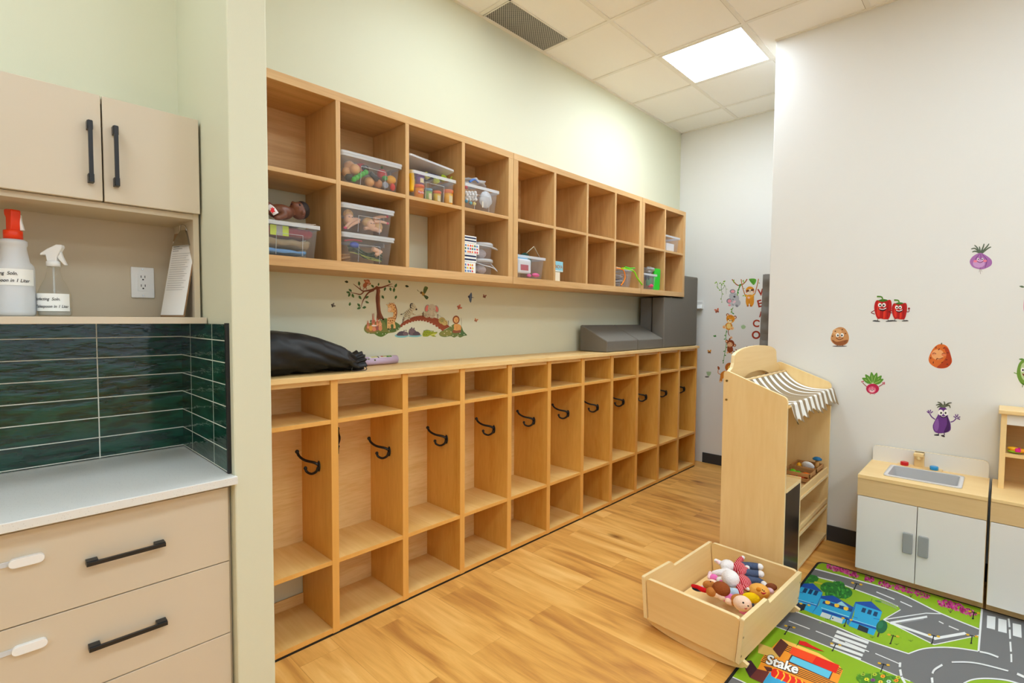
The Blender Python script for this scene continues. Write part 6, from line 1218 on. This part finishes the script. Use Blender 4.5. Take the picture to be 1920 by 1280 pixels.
# ---- middle verge
A.poly([(-200, 330), (45, 165), (290, 226), (480, 298), (690, 375), (840, 440), (862, 470), (720, 556), (1150, 772), (1455, 706), (1536, 690), (1528, 826), (1350, 800), (1200, 794), (1050, 808), (930, 848), (590, 735), (300, 612), (0, 500), (-260, 405)], grass)
kk = A.k
for i in range(220):
    x, y = R.uniform(-50, 900), R.uniform(200, 720)
    if y < 240 + .36 * x or y > 520 + .37 * x: continue
    A.k = kk + i % 3; A.ell(x, y, R.uniform(3, 9), R.uniform(2, 4), R.choice([grass2, (152, 188, 44), (124, 168, 30)]), R.uniform(0, 60), 6)
A.k = kk + 4
for q, wd in ((((95, 112), (250, 152), (430, 202), (830, 320), (1210, 503), (1535, 636)), 9), (((45, 165), (290, 226)), 9), (((290, 226), (480, 298), (690, 375), (840, 442)), 8), (((-140, 445), (0, 500), (300, 612), (590, 735), (930, 847)), 9), (((930, 847), (1050, 806), (1200, 792), (1350, 799), (1528, 826)), 10), (((1560, 458), (1545, 640), (1530, 825)), 18)): A.line(q, wd, white, 4)
A.line([(862, 470), (715, 555), (1150, 770), (1530, 690)], 8, white, 1); A.line([(715, 555), (900, 527), (1080, 500), (1210, 505)], 8, white, 1)
A.line([(775, 582), (1090, 530)], 18, white, 1); A.line([(775, 582), (1160, 715)], 20, white, 1); A.line([(1150, 718), (1415, 672)], 24, white, 1); A.line([(830, 590), (1060, 550)], 7, (150, 150, 150), 1)
for q in (((655, 318), (810, 382)), ((1190, 570), (1230, 590)), ((1275, 610), (1360, 645)), ((1400, 665), (1455, 690)), ((860, 400), (960, 445)), ((330, 190), (480, 240))): A.line(q, 8, white, 1) if q[0][0] != 330 else None
for q in (((1604, 520), (1676, 532), (1671, 642), (1600, 625)), ((1700, 545), (1770, 560), (1772, 672), (1698, 655)), ((1822, 585), (1895, 600), (1900, 712), (1825, 692)), ((1925, 610), (2000, 630), (2010, 740), (1930, 722))): A.poly(q, white)
for q in (((1788, 545), (1796, 620)), ((1797, 640), (1801, 720)), ((1802, 745), (1808, 830)), ((1810, 850), (1812, 920))): A.line(q, 16, white, 1)
# ---- road with crossing
RG()
for q in (((455, 560), (515, 582)), ((575, 605), (805, 693)), ((870, 715), (1120, 815)), ((1190, 835), (1450, 940)), ((1520, 960), (1800, 1080))): A.line(q, 9, white, 1)
for i in range(5):
    dx, dy = -21 * i, 46 * i; A.poly([(1105 + dx, 705 + dy), (1450 + dx, 830 + dy), (1440 + dx, 858 + dy), (1090 + dx, 733 + dy)], white)
# ---- near verge
A.poly([(388, 650), (700, 765), (1100, 925), (1629, 1150), (1900, 1260), (2050, 1340), (2060, 1700), (300, 1700), (60, 1262), (-60, 1210), (-200, 1180), (0, 1000)], grass)
A.line([(230, 590), (388, 650), (700, 765), (1100, 925), (1629, 1150), (1900, 1262)], 9, white, 4); A.line([(-120, 1180), (60, 1262), (260, 1360)], 10, white, 4)
A.poly([(-300, 1120), (-120, 1188), (60, 1270), (260, 1370), (300, 1700), (-400, 1500)], asph)
# ---- blue houses
blu, blu2, blu3, navy = (38, 160, 206), (16, 74, 158), (24, 108, 176), (30, 40, 60)
def trees(lst, cols, n):
    for x, y, rx, ry in lst:
        A.ell(x, y, rx, ry, cols[0])
        k0 = A.k
        for i in range(n): A.k = k0 + i % 5; a, q = R.uniform(0, 2 * pi), R.uniform(.2, 1); A.ell(x + rx * q * cos(a), y + ry * q * sin(a), R.uniform(.1, .24) * rx, R.uniform(.1, .2) * ry, R.choice(cols), R.uniform(0, 90), 8)
gt = [(34, 112, 42), (52, 140, 48), (24, 90, 36), (66, 158, 52)]
trees(((830, 145, 70, 42), (760, 160, 50, 40)), gt, 14); A.line([(855, 180), (1040, 228)], 16, (196, 180, 40), 1); trees(((1010, 240, 90, 60), (1110, 230, 80, 58), (1180, 300, 90, 62), (1080, 310, 110, 60)), gt, 24); A.line([(1040, 330), (1030, 380)], 26, (50, 36, 26), 1)
def quad(x0, y0, ux, uy, vx, vy, a, b_, c, d, rgb): A.poly([(x0 + ux * s + vx * t, y0 + uy * s + vy * t) for s, t in ((a, b_), (c, b_), (c, d), (a, d))], rgb)
# first house
A.poly([(690, 200), (700, 228), (600, 395), (560, 380), (610, 280)], blu3); A.poly([(690, 226), (945, 296), (868, 455), (830, 522), (575, 410), (640, 320)], blu); A.poly([(690, 200), (840, 195), (946, 292), (690, 228)], blu2); A.poly([(868, 455), (945, 296), (935, 340), (850, 505), (830, 522)], blu2)
for x in (0, 58, 116): A.poly([(748 + x, 245 + x * .24), (786 + x, 255 + x * .24), (760 + x, 303 + x * .24), (722 + x, 292 + x * .24)], (14, 56, 96))
A.line([(640, 368), (882, 440)], 12, blu2, 1); A.line([(640, 360), (880, 432)], 6, (150, 210, 226), 1); A.poly([(655, 398), (765, 430), (740, 492), (632, 458)], navy); A.line([(815, 400), (850, 412)], 5, blu2, 1); A.line([(690, 290), (735, 302)], 5, blu2, 1)
# middle house
A.poly([(930, 335), (925, 360), (880, 470), (830, 520), (868, 455)], blu3); A.poly([(925, 358), (1296, 478), (1245, 600), (1160, 640), (830, 522), (905, 430)], blu); A.poly([(935, 332), (1062, 330), (1296, 465), (1296, 480), (925, 360)], blu2); A.poly([(1088, 422), (1152, 392), (1230, 460)], (150, 206, 214))
A.poly([(955, 385), (1280, 475), (1260, 510), (940, 415)], (22, 62, 120)); 
for x, y in ((1000, 404), (1100, 438), (1200, 472)): A.poly([(x - 28, y - 14), (x - 10, y - 22), (x + 24, y - 12), (x + 26, y + 12), (x + 6, y + 22), (x - 24, y + 12)], (240, 190, 50))
A.line([(930, 462), (1262, 572)], 7, (150, 210, 226), 1); A.poly([(940, 478), (1255, 580), (1245, 602), (935, 505)], blu2); A.poly([(940, 508), (1042, 544), (1022, 592), (915, 555)], (196, 206, 204)); A.poly([(1052, 548), (1168, 588), (1152, 636), (1030, 595)], (196, 206, 204)); A.ell(1055, 578, 8, 8, navy, n=8); A.line([(1042, 544), (1022, 592)], 4, (90, 100, 110), 1)
# right house
A.poly([(1300, 400), (1310, 415), (1262, 580), (1225, 655), (1205, 630), (1275, 470)], blu3); A.poly([(1310, 414), (1595, 508), (1535, 690), (1500, 766), (1230, 660), (1282, 560)], blu); A.poly([(1300, 398), (1475, 394), (1596, 506), (1310, 416)], blu2); A.line([(1475, 394), (1484, 362)], 5, navy, 1)
for x in (0, 64, 128): A.poly([(1382 + x, 460 + x * .32), (1422 + x, 472 + x * .32), (1405 + x, 520 + x * .32), (1363 + x, 505 + x * .32)], (14, 56, 96))
A.poly([(1262, 595), (1535, 680), (1530, 702), (1255, 615)], blu2); A.line([(1262, 590), (1535, 676)], 6, (150, 210, 226), 1); A.poly([(1342, 645), (1448, 688), (1432, 742), (1322, 700)], navy); A.line([(1280, 562), (1325, 578)], 5, blu2, 1); A.line([(1500, 580), (1565, 590)], 5, blu2, 1)
A.ell(1590, 670, 60, 74, (22, 96, 60), 20); A.ell(1575, 650, 30, 40, (34, 116, 72), 20); A.line([(1560, 735), (1545, 782)], 18, (70, 50, 40), 1)
# small fence
R2()
for i in range(10): A.line([(690 + i * 14, 380 + i * 6), (692 + i * 14, 402 + i * 6)], 4, (150, 156, 140), 1)
A.line([(685, 378), (830, 438)], 5, (150, 156, 140), 1); A.line([(688, 400), (830, 462)], 5, (150, 156, 140), 1); A.ell(670, 400, 30, 8, (80, 140, 60), 15)
# ---- street lamps
def lamp(x0, y0, x1, y1, s=1):
    A.line([(x0, y0), (x1, y1)], 11 * s, (28, 28, 30), 1); A.line([(x0 - 40 * s, y0 - 4), (x0 + 44 * s, y0 + 16)], 6 * s, (28, 28, 30), 1); A.ell(x1, y1, 12 * s, 8 * s, (28, 28, 30), n=8)
    for k in (-1, 1): A.ell(x0 + k * 44 * s, y0 + 4 + k * 9 * s, 19 * s, 10 * s, (214, 168, 40), 15, 12)
RG()
for q in ((588, 665, 532, 750), (1318, 196, 1290, 258), (1088, 858, 1052, 932), (1212, 582, 1182, 664), (752, 422, 712, 490)): lamp(*q)
R2()
for q in ((800, 690, 775, 762), (1148, 690, 1130, 760), (1475, 690, 1467, 760), (718, 935, 690, 1012), (1492, 490, 1482, 548)): lamp(*q, .85)
for x, y in ((620, 715), (950, 745), (830, 775), (240, 560)):
    for d in (-20, 0, 20): A.line([(x, y), (x + d, y - 14)], 3, (70, 110, 24), 1)
# ---- roundabout
R2()
for q in (((858, 925), (855, 965)), ((858, 985), (868, 1040)), ((870, 1050), (905, 1110)), ((1130, 1055), (1135, 1100)), ((1860, 1022), (1990, 1080))): A.line(q, 20, white, 1)
A.line([(1135, 1020), (1155, 985), (1220, 945)], 18, white); A.line([(1300, 922), (1430, 922), (1560, 940), (1785, 998)], 12, white); A.line([(1540, 832), (1620, 850), (1700, 880)], 14, white)
A.curve([(1420, 1110), (1480, 1080), (1600, 1072), (1760, 1085), (1860, 1110), (1840, 1180), (1500, 1180)], grass); A.line([(1400, 1105), (1480, 1072), (1600, 1062), (1760, 1076), (1880, 1108)], 12, white)
# ---- restaurant
RG(); og, tan, red, brn = (240, 150, 40), (226, 184, 96), (226, 36, 18), (92, 44, 38)
A.poly([(490, 800), (580, 836), (1130, 1100), (1165, 1150), (1110, 1290), (1000, 1400), (700, 1400), (150, 1225), (240, 1120), (310, 980)], og); A.poly([(490, 800), (900, 960), (1140, 1110), (1110, 1110), (880, 985), (570, 868)], (248, 196, 92))
A.poly([(248, 848), (402, 906), (478, 1010), (330, 985), (240, 958)], tan); A.poly([(490, 800), (572, 870), (476, 1010), (400, 915)], brn)
for i in range(4): A.line([(560 - i * 9, 878 + i * 17), (620 - i * 9, 900 + i * 17)], 8, (30, 26, 26), 1); A.line([(1110 - i * 9, 1118 + i * 17), (1160 - i * 9, 1138 + i * 17)], 8, (30, 26, 26), 1)
A.poly([(605, 975), (1060, 1158), (1020, 1252), (560, 1056)], brn); A.poly([(618, 990), (1045, 1164), (1008, 1238), (580, 1048)], (92, 190, 220)); A.poly([(615, 888), (1128, 1092), (1090, 1182), (580, 962)], red); A.poly([(615, 888), (880, 992), (830, 1068), (580, 962)], (240, 72, 24))
A.poly([(265, 1045), (310, 975), (1120, 1290), (1090, 1345)], og)
for i in range(5): A.line([(312 - i * 10, 984 + i * 16), (1090 - i * 10, 1290 + i * 16)], 8, (34, 28, 24), 1)
A.poly([(75, 1045), (165, 1040), (232, 1132), (152, 1228), (110, 1150)], (62, 30, 44)); A.poly([(232, 1132), (365, 1165), (290, 1290), (152, 1226)], (110, 48, 44)); A.poly([(300, 1100), (390, 1120), (400, 1160), (340, 1160)], brn)
A.poly([(372, 1165), (420, 1190), (560, 1290), (500, 1400), (280, 1340), (300, 1270)], (52, 160, 206)); A.curve([(415, 1130), (550, 1182), (750, 1280), (800, 1350), (640, 1315), (480, 1250), (385, 1205)], red)
for i in range(6): x = 448 + i * 66; y = 1144 + i * 28; A.line([(x, y), (x + 14, y + 38), (x - 22, y + 92)], 15, (250, 190, 50))
A.k += 40
for dx, dy, col in ((8, 9, (30, 26, 26)), (-8, 5, (30, 26, 26)), (6, -8, (30, 26, 26)), (-6, -6, (30, 26, 26)), (2.5, 1.5, (240, 240, 236)), (-2.5, -1.5, (240, 240, 236)), (2.5, -2, (240, 240, 236)), (-2.5, 2, (240, 240, 236))): A.text('Stake', 320 + dx, 1068 + dy, 160, 54, 42, -134, col, .012)
A.line([(696, 818), (660, 884)], 5, (30, 26, 26), 1); A.poly([(694, 824), (760, 836), (830, 878), (965, 944), (880, 926), (800, 900), (750, 885), (682, 862)], (210, 24, 24))
# ---- flower bed
R2(); trees(((560, 1060, 80, 40), (680, 1050, 90, 40), (780, 1075, 80, 36), (620, 1110, 120, 40)), [(74, 132, 30), (100, 160, 36), (52, 108, 26), (140, 180, 40)], 16)
for x, y, c in ((710, 1045, (244, 150, 30)), (625, 1078, (120, 60, 130)), (825, 1082, (240, 130, 30)), (570, 1072, (220, 210, 40)), (760, 1090, (190, 220, 200)), (840, 1055, (190, 200, 50)), (640, 1030, (170, 190, 50)), (540, 1030, (150, 180, 50)), (690, 1095, (230, 200, 60))):
    for i in range(6): A.ell(x + 13 * cos(i * pi / 3), y + 9 * sin(i * pi / 3), 9, 6, c, n=8)
    A.ell(x, y, 6, 5, (90, 60, 20), n=8)
o = A.done('play_rug', 'play rug printed with town roads, blue houses and a restaurant on the floor', 'rug')

# ================================================================== soft toys in the cradle
def Q(u, v, z): return onz(1300 + u / 9.844, 1030 + v / 9.844, z)
PX = 2.92 / FOC / 9.844 * 1.0
def stripes():
    m = bpy.data.materials.new('striped_knit'); m.use_nodes = True; nt = m.node_tree; N = nt.nodes.new; K = nt.links.new
    tc = N('ShaderNodeTexCoord'); d = N('ShaderNodeVectorMath'); d.operation = 'DOT_PRODUCT'; d.inputs[1].default_value = (RGT.x / .0072, RGT.y / .0072, 0); f = N('ShaderNodeMath'); f.operation = 'FRACT'; g = N('ShaderNodeMath'); g.operation = 'GREATER_THAN'; g.inputs[1].default_value = .78
    mx = N('ShaderNodeMix'); mx.data_type = 'RGBA'; mx.inputs[6].default_value = L((196, 16, 40)); mx.inputs[7].default_value = L((250, 200, 204))
    for q in ((tc.outputs['Object'], d.inputs[0]), (d.outputs['Value'], f.inputs[0]), (f.outputs[0], g.inputs[0]), (g.outputs[0], mx.inputs[0]), (mx.outputs[2], nt.nodes['Principled BSDF'].inputs['Base Color'])): K(*q)
    nt.nodes['Principled BSDF'].inputs['Roughness'].default_value = .95; return m
KN = stripes(); DN = C((84, 96, 124), .95, .1, bump=.4, bscale=260); WH = plush((244, 240, 238)); PKP = plush((248, 214, 220))
def soft(name, label, parts, base):
    t = thing(name, label, 'soft toy', base)
    for nm, m, prims, lab in parts:
        b = MB()
        for p in prims:
            if p[0] == 'e': _, u, v, z, rx, ry, *rest = p; a = rest[0] if rest else 0; b.ell(Q(u, v, z), (rx * PX, ry * PX * 1.0, min(rx, ry) * PX * .95), m, 18, 12, Matrix.Rotation(-YAW + pi * 0 - radians(a), 3, 'Z'))
            else: _, pts, r = p; b.tube([Q(*q) for q in pts], [k * PX for k in r] if isinstance(r, (list, tuple)) else r * PX, m, 12, 5); [b.ell(Q(*q), (r[i] if isinstance(r, (list, tuple)) else r) * PX, m, 12, 8) for q, i in ((pts[0], 0), (pts[-1], -1))]
        o = b.build(nm, t)
        if len(prims) > 1: remesh(o, .0032, 3)
        if lab: o['label'] = lab
    return t
eyec = C((28, 22, 22), .25)
soft('plush_bunny', 'white plush bunny with pink cloth lying face down in the cradle', [
    ('body', WH, [('e', 630, 300, .185, 118, 104), ('e', 685, 530, .182, 132, 146), ('t', ((560, 280, .185), (480, 240, .19), (415, 205, .195)), (42, 40, 34)), ('t', ((620, 430, .165), (500, 430, .16), (390, 440, .15)), (62, 60, 46)), ('t', ((620, 560, .155), (480, 560, .15)), (60, 50))], None),
    ('inner_ear', PKP, [('t', ((310, 430, .165), (296, 510, .15)), (30, 36)), ('t', ((430, 215, .198), (470, 240, .2)), (22, 24))], 'pale pink ear lining'),
    ('dress', plush((240, 120, 186)), [('e', 375, 520, .150, 72, 60), ('e', 530, 600, .145, 60, 50)], 'pink cloth')], Q(640, 450, .07))
def striped_doll(label, sweater, arms, legs, hands, feet, base):
    soft('striped_doll', label, [('sweater', KN, sweater + arms, 'red and white striped knit sweater'), ('trousers', DN, legs, 'blue denim trousers'), ('hand', WH, [hands[0]], 'white hand')] + ([('hand', WH, [hands[1]], 'white hand')] if len(hands) > 1 else []) + [('foot', WH, [f], 'white foot') for f in feet], base)
striped_doll('striped sweater doll with one arm raised, against the back of the cradle', [('e', 845, 345, .182, 108, 114)], [('t', ((800, 290, .18), (850, 215, .195), (890, 170, .205)), (50, 48, 42)), ('t', ((880, 430, .185), (930, 400, .19), (980, 360, .19)), (50, 46, 40))],
    [('t', ((920, 300, .186), (1060, 305, .19), (1180, 315, .19)), (64, 62, 56)), ('t', ((960, 420, .182), (1090, 440, .18), (1195, 445, .18)), (60, 58, 54))], [('e', 912, 148, .21, 34, 36), ('e', 992, 335, .195, 42, 40)], [('e', 1225, 318, .192, 56, 54), ('e', 1238, 448, .182, 56, 60)], Q(900, 380, .07))
striped_doll('striped sweater doll lying below the other, legs towards the yellow bear', [('e', 925, 605, .158, 112, 152)], [('t', ((850, 690, .16), (870, 760, .155), (890, 810, .15)), (52, 46, 38)), ('t', ((975, 690, .165), (1000, 725, .165)), (46, 38))],
    [('t', ((1020, 560, .155), (1150, 570, .15), (1255, 610, .15)), (66, 62, 54)), ('t', ((1030, 660, .15), (1050, 750, .14), (1060, 830, .13)), (60, 58, 52))], [('e', 1006, 728, .172, 26, 28)], [('e', 1305, 640, .152, 46, 66)], Q(950, 640, .07))
b4 = plush((240, 176, 84))
soft('plush_bear', 'yellow-orange smiling bear doll in yellow top at the front end of the cradle', [
    ('head', b4, [('e', 1215, 765, .165, 150, 116, 25), ('e', 1108, 672, .17, 38, 34), ('e', 1300, 800, .17, 62, 56)], None), ('inner_ear', plush((226, 140, 40)), [('e', 1205, 735, .2, 36, 32)], 'orange ear'),
    ('shirt', plush((244, 204, 20)), [('e', 1060, 890, .145, 130, 80, 10), ('e', 1160, 900, .135, 90, 66)], 'bright yellow shirt'), ('trousers', DN, [('e', 1050, 1000, .12, 60, 50)], 'navy trousers'),
    ('eye', eyec, [('e', 1275, 745, .215, 8, 9)], None), ('nose', C((120, 60, 30), .6), [('e', 1305, 765, .212, 14, 10)], None), ('mouth', C((180, 20, 30), .5), [('t', ((1262, 795, .213), (1295, 815, .21), (1330, 800, .203)), 10)], 'red smiling mouth'), ('mouth', C((180, 20, 30), .5), [('e', 1300, 808, .211, 22, 12)], 'red smiling mouth')], Q(1180, 800, .07))
fl = plush((250, 216, 190)); brh = plush((196, 124, 60))
soft('girl_doll', 'girl doll with brown hair and pink dress in the near corner of the cradle', [
    ('head', fl, [('e', 905, 995, .16, 128, 112, 30)], None), ('hair', brh, [('e', 850, 930, .155, 120, 84, 30), ('e', 770, 990, .145, 50, 66)], 'brown felt hair'), ('bow', plush((150, 80, 46)), [('e', 860, 860, .172, 46, 20), ('e', 920, 880, .17, 30, 16)], None),
    ('eye', eyec, [('e', 922, 980, .213, 13, 15)], None), ('eye', eyec, [('e', 1012, 1040, .19, 10, 14)], None), ('mouth', C((190, 40, 60), .5), [('t', ((955, 1085, .195), (970, 1095, .192), (985, 1085, .192)), 6)], 'small red mouth'),
    ('dress', plush((240, 130, 190)), [('e', 660, 900, .13, 120, 76, 30), ('e', 935, 1130, .13, 74, 54, 30)], 'pink dress'), ('arm', fl, [('t', ((640, 950, .14), (690, 985, .135)), (44, 36))], None)], Q(850, 980, .07))
soft('brown_doll', 'brown-haired doll in a pale blue top under the white bunny', [('head', plush((150, 80, 40)), [('e', 515, 725, .165, 132, 112, 30)], None), ('top', plush((190, 212, 228)), [('e', 770, 800, .14, 140, 76, 25), ('e', 690, 790, .14, 70, 60)], 'pale blue top')], Q(600, 760, .07))
soft('tan_doll', 'doll with tan hair and pale face beside the cradle side', [('face', fl, [('e', 350, 620, .145, 90, 60, 20)], None), ('hair', brh, [('e', 300, 655, .148, 104, 70, 15)], 'tan felt hair'), ('eye', eyec, [('e', 318, 590, .175, 10, 8)], None), ('arm', PKP, [('e', 190, 690, .13, 46, 26, 30)], 'pale pink arm')], Q(300, 660, .07))
soft('tan_doll', 'doll with tan hair and cream body nearest the long near side of the cradle', [('hair', brh, [('e', 335, 780, .148, 84, 70, 30)], 'tan felt hair'), ('body', fl, [('e', 430, 820, .142, 100, 60, 35), ('e', 520, 880, .135, 60, 46, 35)], None)], Q(380, 800, .07))
soft('red_navy_toy', 'red and navy soft toy in the left corner of the cradle', [('body', plush((44, 54, 84)), [('e', 90, 720, .14, 96, 44, 20)], None), ('trim', plush((206, 30, 36)), [('t', ((-10, 668, .155), (80, 690, .158), (160, 735, .152), (230, 755, .145)), (26, 28, 36, 34))], 'red trim')], Q(90, 710, .07))
soft('baby_toy', 'small brown-haired baby doll in pale pink at the far right of the cradle', [('head', plush((132, 74, 46)), [('e', 1440, 690, .155, 84, 58, 10)], None), ('body', plush((240, 204, 216)), [('e', 1405, 765, .145, 66, 50, 20)], 'pale pink body')], Q(1420, 720, .07))
# ------------------------------------------------------------------ repeats carry a shared group phrase
PH = dict(storage_bin='clear plastic storage bins in the cubbies', dough_pot='modelling dough pots in one bin', gift_box='patterned boxes in the box stack', clear_bucket='clear stacked buckets', card_box='small card boxes in the cubbies',
    toy_egg='toy eggs in the toy food bin', toy_bun='toy buns in the toy food bin', fashion_doll='fashion dolls in the upper stacked bin', folded_garment='folded dress-up clothes', toy_cup='toy cups in the dough bin', pipe_cleaner='pipe cleaners on the wire bin',
    plastic_bag='plastic bags in the cubbies', striped_doll='striped sweater dolls in the cradle', tan_doll='tan-haired dolls in the cradle', spray_bottle='spray bottles in the cabinet niche', letter_sticker='rust red letter stickers', butterfly_sticker='butterfly wall stickers',
    leaf_sticker='leaf wall stickers', vine_sticker='vine wall stickers', bird_sticker='bird wall stickers', hippo_sticker='hippo wall stickers', meadow_sticker='meadow wall stickers', pepper_sticker='red pepper wall stickers', potato_sticker='potato wall stickers', lion_sticker='lion wall stickers', foam_block='tall grey foam pieces', toy_tomato='red toy tomatoes', pink_toy='pink toys in the cubby bins')
for o in SC.objects:
    k = o.name.split('.')[0]
    if o.parent is None and 'category' in o and 'group' not in o and k in PH: o['group'] = PH[k]
for o in SC.objects:
    if '_o' in o: del o['_o']
